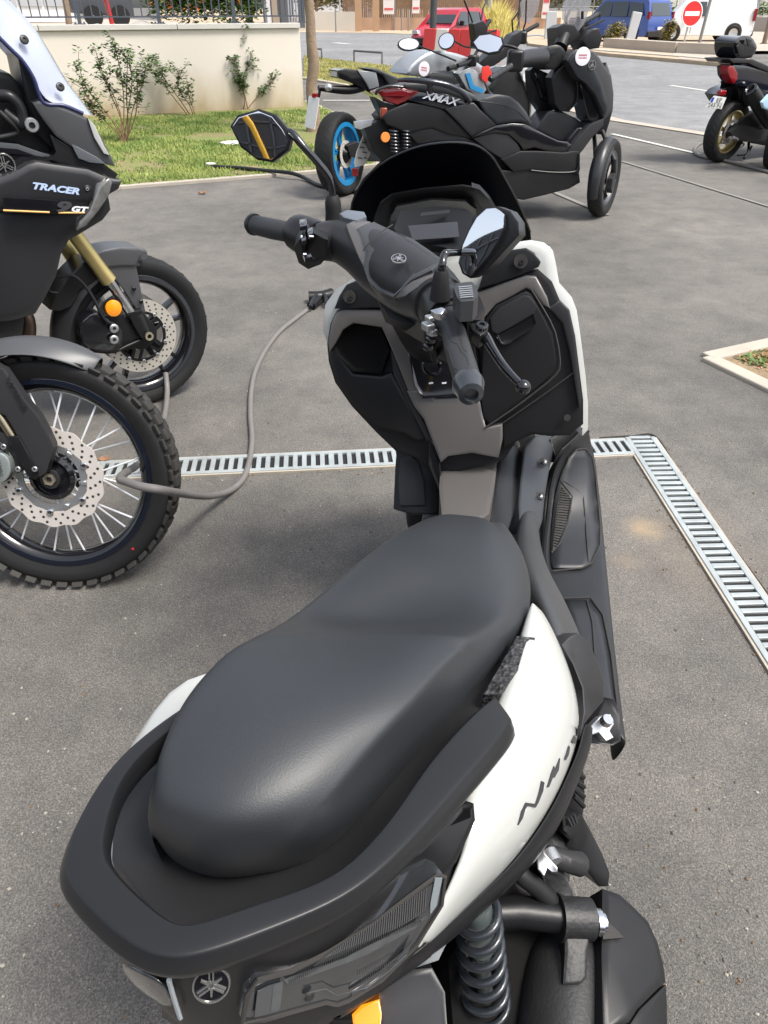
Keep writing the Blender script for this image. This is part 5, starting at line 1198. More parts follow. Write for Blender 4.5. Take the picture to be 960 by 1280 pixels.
xpl('seat_side_panel', [(556, 136), (592, 128), (601, 138), (620, 156), (606, 163), (590, 171), (572, 152)], .13, M_grey, T=.46, w=.02, d=.02)
xpl('tail_lower', [(510, 166), (540, 160), (590, 174), (628, 198), (640, 215), (600, 212), (560, 196), (520, 178)], .09, M_matte, T=.40, w=.02, d=.015)
lamp = xpl('tail_lamp', [(472, 115), (486, 109), (504, 110), (524, 115), (512, 124), (497, 131), (484, 127)], .09, M_red, T=.30, w=.012, d=.02)
xpl('lamp_rib', [(478, 116), (502, 112), (518, 117), (504, 120), (480, 120)], .112, mat('deep_red_lens', (.14, .006, .01), .15, coat=.6), T=.004, w=.003, d=.002)
tube('lamp_edge', [xp.hit(470, 118, .10), xp.hit(472, 113, .11), xp.hit(486, 108, .11), xp.hit(504, 109, .11)], .010, M_gloss, xm)
xpl('tail_bracket', [(468, 121), (480, 128), (498, 133), (492, 142), (480, 145), (474, 135)], .05, M_matte, T=.2)
box('plate_lamp', xp.hit(479.5, 141, .06), (.05, .05, .07), mat('orange_red_lens', (.25, .05, .025), .3), xm, rz=R(12), bevel=.01)
seatp = xpl('rider_seat', [(598, 126), (608, 121), (622, 118), (637, 120), (648, 128), (658, 140), (665, 154), (663, 157), (650, 152), (636, 153), (621, 156), (606, 142)], .10, M_seat, T=.38, w=.03, d=.035)
tube('seat_piping', [xp.hit(600, 127, .135), xp.hit(622, 130, .14), xp.hit(644, 138, .14), xp.hit(661, 153, .13)], .003, M_frame, seatp, seg=6)
xpl('passenger_seat', [(498, 108), (512, 103), (540, 103), (572, 108), (592, 118), (600, 127), (578, 124), (555, 117), (524, 114)], .05, M_seat, T=.30, w=.03, d=.03)
tube('grab_rail', [xp.hit(498, 100, .02), xp.hit(512, 100, .10), xp.hit(535, 102, .15), xp.hit(560, 107, .16), xp.hit(578, 116, .15), xp.hit(588, 127, .13)], [.012, .017, .019, .019, .018, .014], M_navy, xm)
tube('rail_stay', [xp.hit(537, 103, .15), xp.hit(538, 116, .13)], .02, M_grey, xm, smooth=1)
xpl('gloss_trim', [(590, 172), (606, 163), (620, 157), (640, 154), (656, 155), (668, 162), (698, 176), (709, 177), (716, 182), (711, 191), (690, 190), (668, 184), (654, 188), (648, 178), (636, 168), (618, 166)], .15, M_gloss, T=.48, w=.012, d=.015)
xpl('foot_panel', [(592, 173), (618, 166), (636, 169), (646, 179), (651, 187), (638, 195), (628, 199), (608, 186)], .14, M_grey, T=.46, w=.012, d=.008)
sill = xpl('side_sill', [(628, 200), (650, 189), (675, 189), (705, 191), (716, 189), (724, 189), (725, 212), (723, 218), (690, 214), (664, 212), (642, 215)], .19, M_matte, T=.54, w=.015, d=.012)
xpl('side_sill_lower', [(642, 214), (664, 211), (690, 214), (724, 217), (725, 228), (711, 236), (680, 244), (654, 250), (630, 245), (600, 230), (590, 205), (620, 212)], .175, M_matte, T=.52, w=.02, d=.012)
tube('sill_crease', [xp.hit(664, 213, .205), xp.hit(690, 215.5, .208), xp.hit(716, 215, .208), xp.hit(723, 209, .206), xp.hit(724, 192, .205)], .006, M_matte, sill, seg=6)
xpl('tunnel', [(671, 161), (677, 150), (685, 140), (702, 139), (718, 147), (731, 156), (720, 168), (709, 177), (698, 176), (684, 168)], .02, M_grey, T=.25, w=.02, d=.02)
xpl('tunnel_trim', [(709, 177), (716, 180), (724, 168), (727, 160), (722, 160), (712, 172)], .10, M_gloss, T=.1)
xpl('leg_shield', [(689, 97), (698, 86), (708, 77), (713, 82), (722, 98), (724, 112), (723, 126), (711, 140), (700, 139), (694, 130)], .05, M_matte, T=.12, w=.015, d=.012)
tube('shield_seam', [xp.hit(692, 98, .07), xp.hit(707, 80, .07), xp.hit(713, 86, .07), xp.hit(721, 100, .07), xp.hit(721, 126, .07), xp.hit(711, 138, .07)], .005, M_hole, xm, seg=6)
xpl('leg_shield_left', [(662, 88), (667, 84), (688, 93), (687, 126), (692, 137), (681, 146), (667, 126), (663, 108)], -.16, M_matte, T=.10, w=.015, d=.012)
xpl('knee_pocket', [(668, 86), (686, 94), (684, 104), (680, 118), (684, 124), (676, 122), (670, 100)], -.13, M_grey, T=.01, w=.005, d=.003)
xpl('shield_trim', [(663, 87), (667, 83), (682, 120), (679, 123)], -.12, M_gloss, T=.01, w=.003, d=.003)
M_xg = mat('matt_grey_lit_side', (.060, .060, .062), .34, metal=.35, bump=(900, .12, .0004), var=(4, .08))  # fairing grey lightened to carry the light falling on its right side
ff = xpl('front_fairing', [(708, 75), (713, 67), (720, 62), (732, 61), (742, 64), (749, 72), (755, 82), (764, 95), (767, 117), (766, 137), (755, 150), (752, 137), (744, 118), (734, 105), (722, 97), (713, 82)], .16, M_xg, T=.32, w=.02, d=.02)
xpl('fairing_gloss', [(711, 78), (718, 66), (728, 64), (740, 80), (752, 104), (760, 130), (757, 144), (751, 132), (744, 117), (733, 104), (722, 96)], .185, mat('fairing_dark_gloss', (.016, .018, .022), .22, coat=.5), T=.01, w=.006, d=.004)
xpl('side_window', [(725, 103), (737, 107), (746, 118), (752, 130), (752, 145), (743, 155), (735, 148), (730, 126)], .12, M_gloss, T=.2, w=.01, d=.006)
xpl('lower_trim', [(709, 191), (722, 174), (737, 156), (755, 148), (754, 157), (740, 172), (729, 187), (724, 193)], .17, M_grey, T=.46, w=.008, d=.008)
xpl('headlamp', [(758, 78), (764, 94), (766, 112), (763, 112), (760, 98), (756, 86)], .14, MATS['headlamp_lens'], T=.26, w=.004, d=.003)
xpl('nose', [(752, 140), (766, 137), (762, 152), (757, 168), (748, 168), (744, 158)], .02, M_frame, T=.20)
c_ = xp.hit(728.5, 70.5, .19); st_ = disc('round_sticker', c_, xp.n, .058, .002, M_sticker, ff); bars3(c_ + xp.n * .003, (1, .2, 0), .065, st_)
emblem(xp.hit(740, 81.5, .19), xp.n, (0, 0, 1), .030, ff)
# bars, cover, grips
xpl('bar_cover', [(675, 74), (680, 62), (690, 57), (700, 57), (707, 66), (702, 78), (692, 87), (680, 84)], .08, M_matte, T=.2, w=.03, d=.03, curve=2)
xpl('bar_cover_cap', [(680, 66), (690, 60), (698, 59), (694, 66), (684, 70)], .112, M_grey, T=.01, w=.006, d=.004)
tube('handlebar', [xp.hit(646, 76, .42), xp.hit(660, 73, .32), xp.hit(678, 72, .2)], [.05, .055, .06], M_grey, xm)
tube('handlebar', [xp.hit(700, 60, .0), xp.hit(706, 46, -.05), xp.hit(716, 36, -.1)], [.055, .045, .035], M_matte, xm)
xpl('meter_hood', [(697, 34), (706, 29), (718, 31), (725, 42), (722, 50), (706, 60), (698, 57)], -.02, M_matte, T=.2, w=.02, d=.015)
xpl('meter_hood', [(728, 50), (740, 36), (749, 35), (753, 46), (749, 60), (735, 62)], .05, M_matte, T=.25, w=.02, d=.02)
def grip(parent, a, b, r=.018, bar_end=True):
    a, b = Vector(a), Vector(b); g_ = tube('grip', [a, a.lerp(b, .1), a.lerp(b, .5), b], [r * 1.25, r, r, r * 1.02], M_grip, parent, smooth=2)
    d = (b - a).normalized(); 
    for k in range(3): lathe('grip_rib', a.lerp(b, .3 + k * .2), d, [(r * .9, -.002), (r * 1.06, -.001), (r * 1.06, .001), (r * .9, .002)], M_grip, g_, 16)
    if bar_end: lathe('bar_end', b, d, [(1e-4, 0), (r * 1.1, 0), (r * 1.15, .008), (r * .8, .02), (1e-4, .02)], M_frame, parent, 20)
grip(xm, xp.hit(638, 83, .45), xp.hit(614, 98, .62)); grip(xm, xp.hit(724, 31, -.15), xp.hit(747, 18, -.28))
box('switchgear', xp.hit(644, 76, .42), (.11, .09, .13), M_matte, xm, bevel=.02); box('switchgear', xp.hit(720, 34, -.12), (.11, .09, .12), M_matte, xm, bevel=.02)
box('stop_switch', xp.hit(716, 27, -.08), (.04, .03, .03), M_red, xm, bevel=.008)
tube('brake_lever', [xp.hit(726, 38, -.12), xp.hit(738, 33, -.2), xp.hit(754, 25, -.3)], .008, M_frame, xm)
m_ = xp.hit(610, 54, .45); mirror(xm, m_, vcam(m_) + Vector((-.1, 0, .35)), (.15, 0, 1), .105, .055, [xp.hit(624, 56, .44), xp.hit(638, 58, .42), xp.hit(648, 63, .42), xp.hit(651, 76, .40)], sr=.009, shape=[(-.10, -.01), (-.07, .035), (0, .055), (.08, .045), (.10, .01), (.08, -.035), (.02, -.055), (-.06, -.045)])
tube('mirror_stem', [xp.hit(708, 30, -.1), xp.hit(708, 22, -.12), xp.hit(720, -2, -.2)], .010, M_frame, xm, smooth=1)
plate3('windscreen', [xp.hit(u, v, -.02) for u, v in ((722, 40), (730, 30), (738, 8), (742, -14), (716, -16), (704, 4), (703, 24))], M_smoke, xm, T=.006, w=.005, d=.001)
tube('windscreen_bracket', [xp.hit(728, 24, -.0), xp.hit(728, 14, -.0)], .010, M_frame, xm, smooth=1)
# rear end: swingarm, shock, reflector, plate
xpl('rear_hugger', [(455, 160), (470, 152), (492, 146), (512, 160), (514, 176), (500, 200), (480, 205), (466, 190)], -.02, M_matte, T=.2, w=.02, d=.02)
for i in range(2):
    P_ = []; a = xp.hit(492 + i * 15, 160, .08); b_ = xp.hit(494 + i * 14, 190, .08)
    for k in range(61):
        t = k / 60; q = a.lerp(b_, t); th_ = t * 2 * math.pi * 7; P_.append(q + Vector((math.cos(th_) * .032, math.sin(th_) * .032, 0)))
    tube('shock_spring', P_, .007, M_spring, xm, seg=6, smooth=1)
disc('reflector', xp.hit(481.5, 171.5, .10), xp.n, .034, .012, mat('orange_reflector', (.80, .26, .05), .35), xm)
plate('plate_holder', [(443, 152), (466, 149), (464, 157), (450, 162), (444, 160)], xp, .0, M_alu, xm, T=.05, w=.005)
npl = vplane(at(455, 215).x, 6.1, 50)
plate('number_plate', [(454, 170), (467, 174), (464, 190), (456, 206), (444, 209), (443, 203), (446, 190)], npl, .0, M_plate, xm, T=.004, w=.003, d=.001)
bm = bmesh.new()
for (u, v, l) in ((455, 178, 5), (452, 184, 6), (456, 190, 5), (450, 197, 5), (457, 197, 4)):
    a = npl.hit(u - l / 2, v, .005); b_ = npl.hit(u + l / 2, v + .8, .005); add_tube(bm, [a, b_], .005, 4, 1)
link('plate_marks', bm_mesh(bm), MATS['dark_lamp'], xm)
box('reflector', npl.hit(444, 215, .0), (.05, .02, .06), M_red, xm, bevel=.006)
Wx = Wheel(xm, Vector((g0.x - 1.5, 6.12 - .0, 0)), 12, .56, .14, 4, rim=.19, grooves=False)
tube('exhaust', [Wx.pt(.3, -.05, .12), Wx.pt(.0, .0, .17), Wx.pt(-.3, .12, .18)], [.04, .06, .055], M_engine, xm)

# ============================================================ RIGHT EDGE: dark scooter with gold wheels, and one more wheel
gp = at(913, 199)
bs = thing('navy_sport_scooter', 'glossy dark blue sport scooter with gold rims and a top case, right edge', 'scooter', gp)
W = Wheel(bs, Vector((3.68, 8.72, 0)), 34, .60, .15, -3, rim=.205, rim_m=M_gold, seg=64); W.arms(5, M_gold, .03, .0, hub=.06, th=.03); W.disc(.09, .125, .06, holes=24)
lathe('hub', W.c, W.out, [(1e-4, 0), (.07, 0), (.06, .08), (.03, .10), (1e-4, .10)], M_engine, bs)
rp = vplane(gp.x, gp.y - .1, 28)
def rpl(nm, uv, off, m, T=.2, w=.015, d=.012, **k): return plate(nm, uv, rp, off, m, bs, T=T, w=w, d=d, **k)
rpl('swingarm', [(912, 165), (926, 156), (950, 160), (975, 158), (975, 172), (945, 178), (920, 176)], .10, M_engine, T=.05)
rpl('engine', [(918, 160), (940, 140), (980, 130), (1040, 140), (1040, 180), (980, 186), (945, 180)], .06, M_engine, T=.06)
rpl('tail_body', [(912, 84), (918, 81), (935, 82), (960, 88), (1060, 112), (1100, 140), (1000, 140), (960, 122), (938, 112), (920, 106), (913, 95)], .08, M_navy, T=.16, w=.03, d=.025)
rpl('tail_lamp', [(909, 88), (912, 82), (917, 83), (922, 92), (921, 100), (917, 105), (912, 97)], .10, M_red, T=.10, w=.01, d=.01)
rpl('under_tail', [(920, 103), (938, 112), (955, 120), (948, 130), (932, 134), (924, 122)], .06, M_gloss, T=.2)
rpl('tail_mudguard', [(896, 118), (902, 112), (916, 106), (924, 106), (918, 116), (910, 128), (904, 132)], .0, M_gloss, T=.16, w=.01, d=.008)
box('plate_lamp', rp.hit(902, 116, .06), (.09, .05, .05), M_red, bs, rz=R(28), bevel=.01)
pp = vplane(rp.hit(895, 128).x, rp.hit(895, 128).y - .25, 8)
pt_ = plate('number_plate', [(892.5, 119.5), (908, 122), (902, 136.5), (882, 134)], pp, 0, M_plate, bs, T=.005, w=.003, d=.001)
plate('plate_band', [(891, 121.5), (893.6, 122), (890.6, 128), (888, 127.5)], pp, .004, mat('plate_blue', (.02, .06, .45), .4), bs, T=.002, w=0)
text('plate_lettering', 'EP', pp.hit(899, 125.5, .005), (1, .1, 0), (.45, 0, 1), .058, MATS['dark_lamp'], pt_); text('plate_lettering', '243 KJ', pp.hit(893.5, 131.5, .005), (1, .1, 0), (.45, 0, 1), .055, MATS['dark_lamp'], pt_)
rpl('grab_rail', [(912, 74), (922, 73), (940, 74), (955, 80), (975, 90), (972, 94), (950, 86), (935, 79), (916, 79)], .10, M_grey, T=.32, w=.01, d=.01)
rpl('seat', [(925, 80), (938, 76), (955, 84), (985, 92), (1060, 100), (1060, 118), (980, 104), (945, 92)], .06, M_seat, T=.28, w=.02, d=.02)
cs = thing('top_case', 'small black rounded case on the rack of the dark blue scooter', 'case', rp.hit(931, 72, -.03))
plate('shell', [(917, 56), (920, 49), (928, 45), (938, 46), (944, 53), (946, 60), (941, 70), (936, 73), (922, 73), (918, 68)], rp, .03, M_gloss, cs, T=.24, w=.05, d=.05, curve=3)
plate('inner_panel', [(921, 58), (926, 54), (930, 58), (930, 68), (924, 70)], rp, .085, M_rail, cs, T=.01, w=.004, d=.003)
plate('lid_edge', [(933, 48), (940, 50), (936, 58), (934, 52)], rp, .088, M_grey, cs, T=.01, w=.004, d=.003)
ex = tube('exhaust', [rp.hit(939, 113, .16), rp.hit(948, 130, .17), rp.hit(962, 155, .14)], [.068, .075, .06], M_engine, bs, smooth=2)
lathe('exhaust_tip', rp.hit(939, 113, .16), (rp.hit(939, 113, .16) - rp.hit(948, 130, .17)), [(.02, -.02), (.05, 0), (.066, 0), (.066, .02), (.045, .03), (.02, .0)], M_gloss, ex, 24)
tube('centre_stand', [rp.hit(936, 178, .0), rp.hit(935, 190, .05), rp.hit(930, 198, .08)], .015, M_frame, bs)
tube('stand_leg', [rp.hit(922, 194, .05), rp.hit(934, 192, .05), rp.hit(940, 182, .05)], .010, M_frame, bs)
Wf = Wheel(bs, Vector((gp.x + 1.35, gp.y + .75, 0)), 28, .58, .12, 0, rim=.2, rim_m=M_gold, grooves=False)
g2 = at(966, 211)
mb = thing('light_blue_motorcycle', 'motorcycle with pale blue panel of which only the rear tyre shows at the right edge', 'motorcycle', g2)
W = Wheel(mb, Vector((g2.x, g2.y, 0)), 55, .63, .18, 0, rim=.22, seg=64); W.arms(5, M_gloss, .03, .0, hub=.06, th=.03)
p2 = vplane(g2.x, g2.y - .05, 25)
plate('tail_panel', [(953, 128), (962, 118), (1010, 120), (1050, 132), (1000, 140), (962, 138), (955, 135)], p2, .1, mat('pale_blue_paint', (.40, .58, .72), .25, coat=.5), mb, T=.03, w=.02, d=.02)
plate('seat', [(975, 116), (1030, 112), (1090, 120), (1090, 130), (1010, 126)], p2, .08, M_seat, mb, T=.2, w=.02, d=.02)
plate('swingarm', [(975, 180), (990, 172), (1060, 165), (1060, 185), (990, 192)], p2, .1, M_engine, mb, T=.22, w=.02, d=.01)
W = Wheel(mb, Vector((g2.x + 1.3, g2.y + .6, 0)), 25, .6, .12, 0, rim=.22, grooves=False)

# ============================================================ SECURITY CABLES
def cable(name, uv, r, label, z=None, m=M_cable, **k):
    pts = [at(u, v, (z if z is not None else r) + (q[0] if q else 0)) for u, v, *q in uv]
    return tag(tube(name, pts, r, m, seg=12, smooth=7, **k), label, 'cable')
cb = cable('security_cable', [(398, 374), (388, 384), (370, 398), (350, 414), (333, 436), (320, 462), (314, 490), (313, 520), (315, 548), (312, 575), (304, 598), (288, 613, .01), (264, 620, .08), (240, 619, .20), (222, 616, .32), (200, 612, .385), (176, 608, .395), (158, 602, .39), (150, 599, .38), (154, 593, .33), (168, 584, .27)], .0112, 'thick grey armoured security cable looping over the tarmac and drain to the knobbly wheel')
tag(tube('cable_end', [at(168, 584, .27), at(184, 571, .20), at(197, 548, .12), at(206, 518, .06), at(209, 490, .06), at(207, 466, .12)], .0112, M_cable, seg=12, smooth=6), 'grey cable passing through the spokes and up to the touring motorcycle wheel', 'cable')
lk = thing('cable_lock', 'black barrel lock joining the grey cable ends on the tarmac', 'lock', at(398, 375))
tube('barrel', [at(386, 372, .03), at(402, 371, .03), at(415, 368, .03)], [.036, .033, .036], M_frame, lk, smooth=3)
tube('shackle', [at(388, 384, .03), at(393, 372, .045), at(400, 366, .05), at(407, 371, .045), at(408, 380, .03)], .012, M_rail, lk)
tube('sleeve', [at(389, 383, .02), at(398, 375, .025)], .026, M_frame, lk, smooth=1)
cable('security_cable', [(265, 208, .02), (300, 210, .02), (330, 213, .03), (362, 216, .04), (380, 222, .01), (400, 232), (425, 236), (445, 240)], .018, 'dark cable lying across the lawn edge near the blue wheel', m=M_rail)
cable('security_cable', [(930, 180), (915, 172, .3), (905, 178, .1), (884, 177), (872, 182), (868, 190), (878, 196), (900, 200), (930, 207), (965, 216), (1020, 226)], .016, 'thin grey cable curling round the gold-rimmed wheel on the right', m=M_cable)

# ============================================================ WHITE SCOOTER (the subject, seen from behind and above)
nm = thing('scooter', 'pearl white scooter with black seat and grab rail, nearest the viewer', 'scooter', (.06, .95, 0))
V = Vector
# --- inner body core and wheels
plz('body_core', [(600, 690, .66), (680, 800, .64), (690, 880, .62), (640, 970, .64), (530, 1110, .66), (430, 1190, .66), (300, 1230, .66), (190, 1170, .67), (175, 1010, .69), (300, 835, .70), (450, 705, .70)], M_frame, nm, T=.24, w=.02, d=.01)
WR = Wheel(nm, V((.05, .60, 0)), 72, .50, .13, 0, rim=.165, rim_m=M_gloss); WR.arms(5, M_gloss, .03, .0, th=.03)
WF = Wheel(nm, V((.27, 1.84, 0)), 40, .48, .11, 0, rim=.165, rim_m=M_gloss); WF.arms(5, M_gloss, .03, .0, th=.03)
rows = []
for i, a in enumerate((200, 170, 140, 110, 80, 55)):
    a = R(a); rows.append([WF.pt(math.cos(a) * (.27 - .06 * abs(f) ** 2), math.sin(a) * (.27 - .06 * abs(f) ** 2), f * .07) for f in [-1 + k / 3 for k in range(7)]])
skin('front_mudguard', rows, M_matte, nm, solid=.004)
for s_ in (-.08, .08): tube('fork_leg', [WF.pt(0, 0, s_), WF.pt(-.10, .35, s_), V((.17, 1.5, .8))], .022, M_engine, nm, smooth=1)

rows = []
for (y_, xl, xr, zb, zt) in ((.72, -.04, .25, .20, .42), (.95, .0, .33, .16, .36), (1.25, .04, .40, .15, .325), (1.5, .08, .42, .17, .325), (1.68, .12, .40, .24, .40), (1.74, .16, .34, .32, .44)):
    rows.append([V((xl, y_, zt - .02)), V((xl + .03, y_, zt)), V((xr - .03, y_, zt)), V((xr, y_, zt - .03)), V((xr - .05, y_, zb)), V((xl + .05, y_, zb))])
skin('under_body', rows, M_matte, nm, cyc=True, capends=True, subsurf=2)
# --- front: leg shield on its own raked plane
l_ = V((math.cos(R(12)), -math.sin(R(12)), 0)); t_ = V((0, .24, .97)).normalized(); SH = Plane((.15, 1.48, .85), l_.cross(t_))
if SH.n.dot(CAMP - SH.p) < 0: SH.n = -SH.n
def spl(nmn, uv, off, m, T=.03, w=.008, d=.006, parent=nm, **k): return plate(nmn, uv, SH, off, m, parent, T=T, w=w, d=d, **k)
spl('front_cowl', [(404, 398), (407, 380), (420, 362), (440, 349), (500, 335), (600, 312), (640, 303), (664, 300), (680, 303), (691, 313), (695, 330), (699, 354), (715, 372), (721, 388), (727, 430), (732, 470), (735, 505), (735, 537), (728, 545), (700, 520), (600, 430), (480, 440), (412, 436), (404, 415)], -.012, M_white, T=.05, w=.034, d=.034)
co = [SH.hit(u, v, -.055) for u, v in ((406, 415), (404, 398), (407, 380), (420, 362), (440, 349), (500, 338), (560, 325), (600, 314), (640, 305), (664, 302), (680, 305), (691, 315), (699, 354), (715, 372), (727, 430), (733, 500), (722, 525), (680, 528), (620, 545), (550, 552), (495, 520), (425, 460))]
cc_ = sum(co, V()) / len(co); fw = V((.20, .97, 0))
skin('front_nose', [co, [cc_ + (p - cc_) * .95 + fw * .06 + V((0, 0, -.035)) for p in co], [cc_ + (p - cc_) * .78 + fw * .16 + V((0, 0, -.12)) for p in co], [cc_ + (p - cc_) * .5 + fw * .27 + V((0, 0, -.20)) for p in co], [cc_ + (p - cc_) * .2 + fw * .32 + V((0, 0, -.24)) for p in co]], M_white, nm, cyc=True, capends=True)
spl('leg_shield', [(409, 430), (413, 405), (421, 388), (440, 378), (480, 372), (560, 380), (600, 360), (650, 340), (672, 336), (690, 352), (700, 376), (712, 388), (719, 420), (724, 460), (729, 500), (729, 530), (716, 540), (690, 545), (665, 543), (645, 552), (630, 575), (545, 596), (520, 572), (497, 566), (470, 540), (440, 508), (419, 478), (411, 452)], .005, M_matte, T=.10, w=.016, d=.010)
spl('shield_left', [(410, 442), (420, 430), (426, 446), (442, 466), (476, 469), (490, 466), (500, 484), (514, 508), (536, 548), (520, 552), (505, 542), (470, 534), (440, 504), (420, 476)], .020, M_matte, T=.03, w=.014, d=.012)
spl('shield_left_edge', [(488, 436), (500, 462), (516, 500), (540, 548), (534, 552), (512, 508), (492, 468)], .026, M_grey, T=.03, w=.006, d=.006)
spl('pocket', [(421, 428), (429, 414), (443, 406), (476, 410), (487, 437), (477, 467), (441, 465), (423, 446)], .030, mat('pocket_shade', (.002, .002, .0025), .6, spec=.1), T=.05, w=.020, d=-.034, rings=3)  # recess is shallow; the shade of a deep pocket is put into the colour
spl('pocket_strap', [(457, 418), (466, 420), (472, 446), (462, 440)], .012, M_rail, T=.004, w=.003, d=.002)
spl('shield_trim', [(410, 428), (414, 406), (421, 389), (432, 386), (484, 387), (494, 396), (504, 420), (518, 452), (531, 487), (511, 490), (496, 452), (486, 428), (477, 409), (442, 404), (429, 412), (420, 428), (412, 440)], .034, M_bronze, T=.03, w=.006, d=.008)
spl('tunnel_upper', [(509, 489), (531, 485), (545, 498), (575, 496), (597, 489), (602, 512), (607, 534), (628, 530), (628, 550), (623, 572), (590, 566), (560, 570), (551, 578), (544, 560), (530, 524), (518, 508)], .034, M_bronze, T=.05, w=.012, d=.010)
plz('tunnel_lower', [(551, 580, .525), (560, 574, .53), (590, 569, .54), (622, 574, .525), (618, 606, .545), (611, 643, .56), (600, 650, .565), (553, 650, .56), (549, 610, .54)], M_bronze, nm, T=.1, w=.014, d=.012)
spl('tunnel_edge', [(537, 548), (544, 558), (550, 576), (552, 610), (548, 612), (536, 580)], .030, M_gloss, T=.02, w=.004, d=.003)
# glovebox door
spl('shield_right', [(598, 400), (612, 374), (660, 350), (684, 384), (702, 378), (712, 390), (719, 425), (727, 500), (726, 532), (712, 544), (686, 545), (665, 542), (630, 560), (628, 531), (607, 535), (600, 500)], .018, M_matte, T=.03, w=.012, d=.008)
spl('shield_trim', [(597, 366), (624, 355), (657, 344), (670, 346), (684, 372), (687, 385), (678, 381), (666, 364), (658, 360), (640, 370), (620, 380), (606, 396), (602, 412), (597, 400)], .034, M_bronze, T=.03, w=.006, d=.007)
gb = spl('glovebox_door', [(608, 398), (620, 382), (640, 372), (657, 364), (664, 367), (678, 392), (691, 418), (696, 452), (693, 464), (655, 498), (613, 530), (605, 522), (601, 495), (604, 440)], .036, M_matte, T=.03, w=.008, d=.006)
spl('door_pad', [(613, 398), (624, 385), (655, 369), (662, 370), (672, 383), (668, 391), (640, 408), (622, 418), (615, 414)], .044, M_grey, T=.01, w=.004, d=.003, parent=gb)
spl('door_handle', [(620, 421), (640, 410), (667, 393), (670, 404), (664, 412), (640, 426), (627, 430)], .046, M_frame, T=.01, w=.007, d=-.010, parent=gb)
tube('handle_highlight', [SH.hit(622, 419, .05), SH.hit(628, 430, .05), SH.hit(640, 427, .05)], .0018, M_grey, gb, seg=6)
tube('door_seam', [SH.hit(u, v, .038) for u, v in ((606, 535), (640, 512), (672, 488), (695, 468), (700, 452), (694, 416), (680, 388), (664, 362))], .0022, M_hole, gb, seg=6, smooth=2)
tube('seam', [SH.hit(u, v, .027) for u, v in ((612, 540), (650, 514), (690, 486), (722, 462))], .0016, M_hole, nm, seg=6, smooth=1)
# top caps with screws
cl = spl('top_cap', [(418, 386), (424, 370), (433, 356), (447, 350), (462, 354), (480, 370), (492, 386), (470, 385)], .040, M_rail, T=.03, w=.006, d=.006)
cr = spl('top_cap', [(598, 361), (603, 345), (612, 327), (636, 313), (657, 310), (668, 316), (676, 328), (673, 334), (655, 342), (620, 355)], .040, M_rail, T=.03, w=.006, d=.006)
for (u, v, p_) in ((437, 371, cl), (651, 326.5, cr)):
    lathe('screw_recess', SH.hit(u, v, .047), SH.n, [(1e-4, 0), (.0135, 0), (.0135, .0015), (1e-4, .001)], M_hole, p_, 24); lathe('screw', SH.hit(u + 1.5, v + 1, .049), SH.n, [(.002, 0), (.0055, 0), (.005, .003), (.002, .003)], M_engine, p_, 12)
spl('right_shoulder', [(686, 386), (700, 376), (712, 388), (719, 425), (727, 500), (724, 510), (712, 440), (703, 404), (692, 392)], .030, M_grey, T=.03, w=.006, d=.006)
lathe('screw_recess', SH.hit(709, 522, .030), SH.n, [(1e-4, 0), (.007, 0), (.007, .001), (1e-4, .001)], M_hole, nm, 20)
# switch / key panel under the bars
kp = spl('key_panel', [(505, 420), (512, 404), (530, 396), (560, 404), (592, 420), (598, 450), (597, 488), (575, 495), (545, 497), (529, 498), (519, 482)], .042, M_gloss, T=.03, w=.010, d=-.018)
for u in (538.5, 555): 
    b_ = spl('button', [(u - 7.5, 472), (u + 6.5, 471), (u + 8, 484), (u - 6, 485.5)], .036, M_matte, T=.01, w=.003, d=.002, parent=kp)
    spl('button_mark', [(u - 2.5, 478), (u + 3, 477.5), (u + 3, 479.5), (u - 2.5, 480)], .0375, M_letter, T=.001, w=0, parent=b_)
lathe('key_ring', SH.hit(541, 456, .034), SH.n, [(.018, 0), (.022, 0), (.022, .014), (.018, .016)], M_gloss, kp, 28)
lathe('main_switch', SH.hit(541, 456, .034), SH.n, [(1e-4, 0), (.015, 0), (.014, .02), (1e-4, .022)], M_frame, kp, 24)
tube('steering_column', [V((.10, 1.42, .86)), V((.045, 1.14, 1.03))], [.07, .055], M_frame, nm, smooth=1)
# --- floorboards
FR = [((702, 560, .53), (722, 542, .54), (734, 526, .56)), ((700, 568, .50), (720, 550, .51), (736, 540, .515)), ((690, 590, .455), (718, 578, .46), (741, 560, .465)), ((684, 615, .405), (716, 608, .405), (745, 600, .405)), ((680, 650, .36), (714, 642, .357), (749, 635, .355)), ((676, 690, .343), (715, 686, .341), (753, 680, .34)), ((684, 735, .34), (723, 738, .34), (759, 742, .34)), ((704, 790, .34), (735, 797, .34), (765, 805, .34)), ((728, 850, .34), (750, 859, .34), (772, 868, .34)), ((752, 898, .34), (764, 906, .34), (777, 914, .34)), ((758, 906, .34), (768, 914, .34), (779, 926, .34))]
rows = []
for q in FR:
    A, B, D = [at(*x) for x in q]; rows.append([A + V((-.02, 0, -.05)), A + V((-.004, 0, -.004)), A, B, D, D + V((.006, 0, -.012)), D + V((-.01, 0, -.07))])
fl = skin('floorboard', rows, mat('worn_floor_plastic', (.016, .017, .019), .40, bump=(500, .3, .0006), var=(18, .3)), nm, solid=.005)
M_floor = mat('floor_mat_rubber', (.021, .0225, .026), .44, bump=(600, .3, .0005), var=(16, .35))
hfl = surf_hit(fl)
def onl(u, v, off=.002):
    l, n = hfl(u, v)
    return (l + n * off) if l is not None else at(u, v, .345)
def matpatch(name, rows2, m, off, sub=2):     # rows of (left u, right u, v) laid on the floorboard
    return skin(name, [[onl(a_ + (b_ - a_) * t, v, off) for t in (0, .25, .5, .75, 1)] for a_, b_, v in rows2], m, fl, subsurf=0, solid=.002)
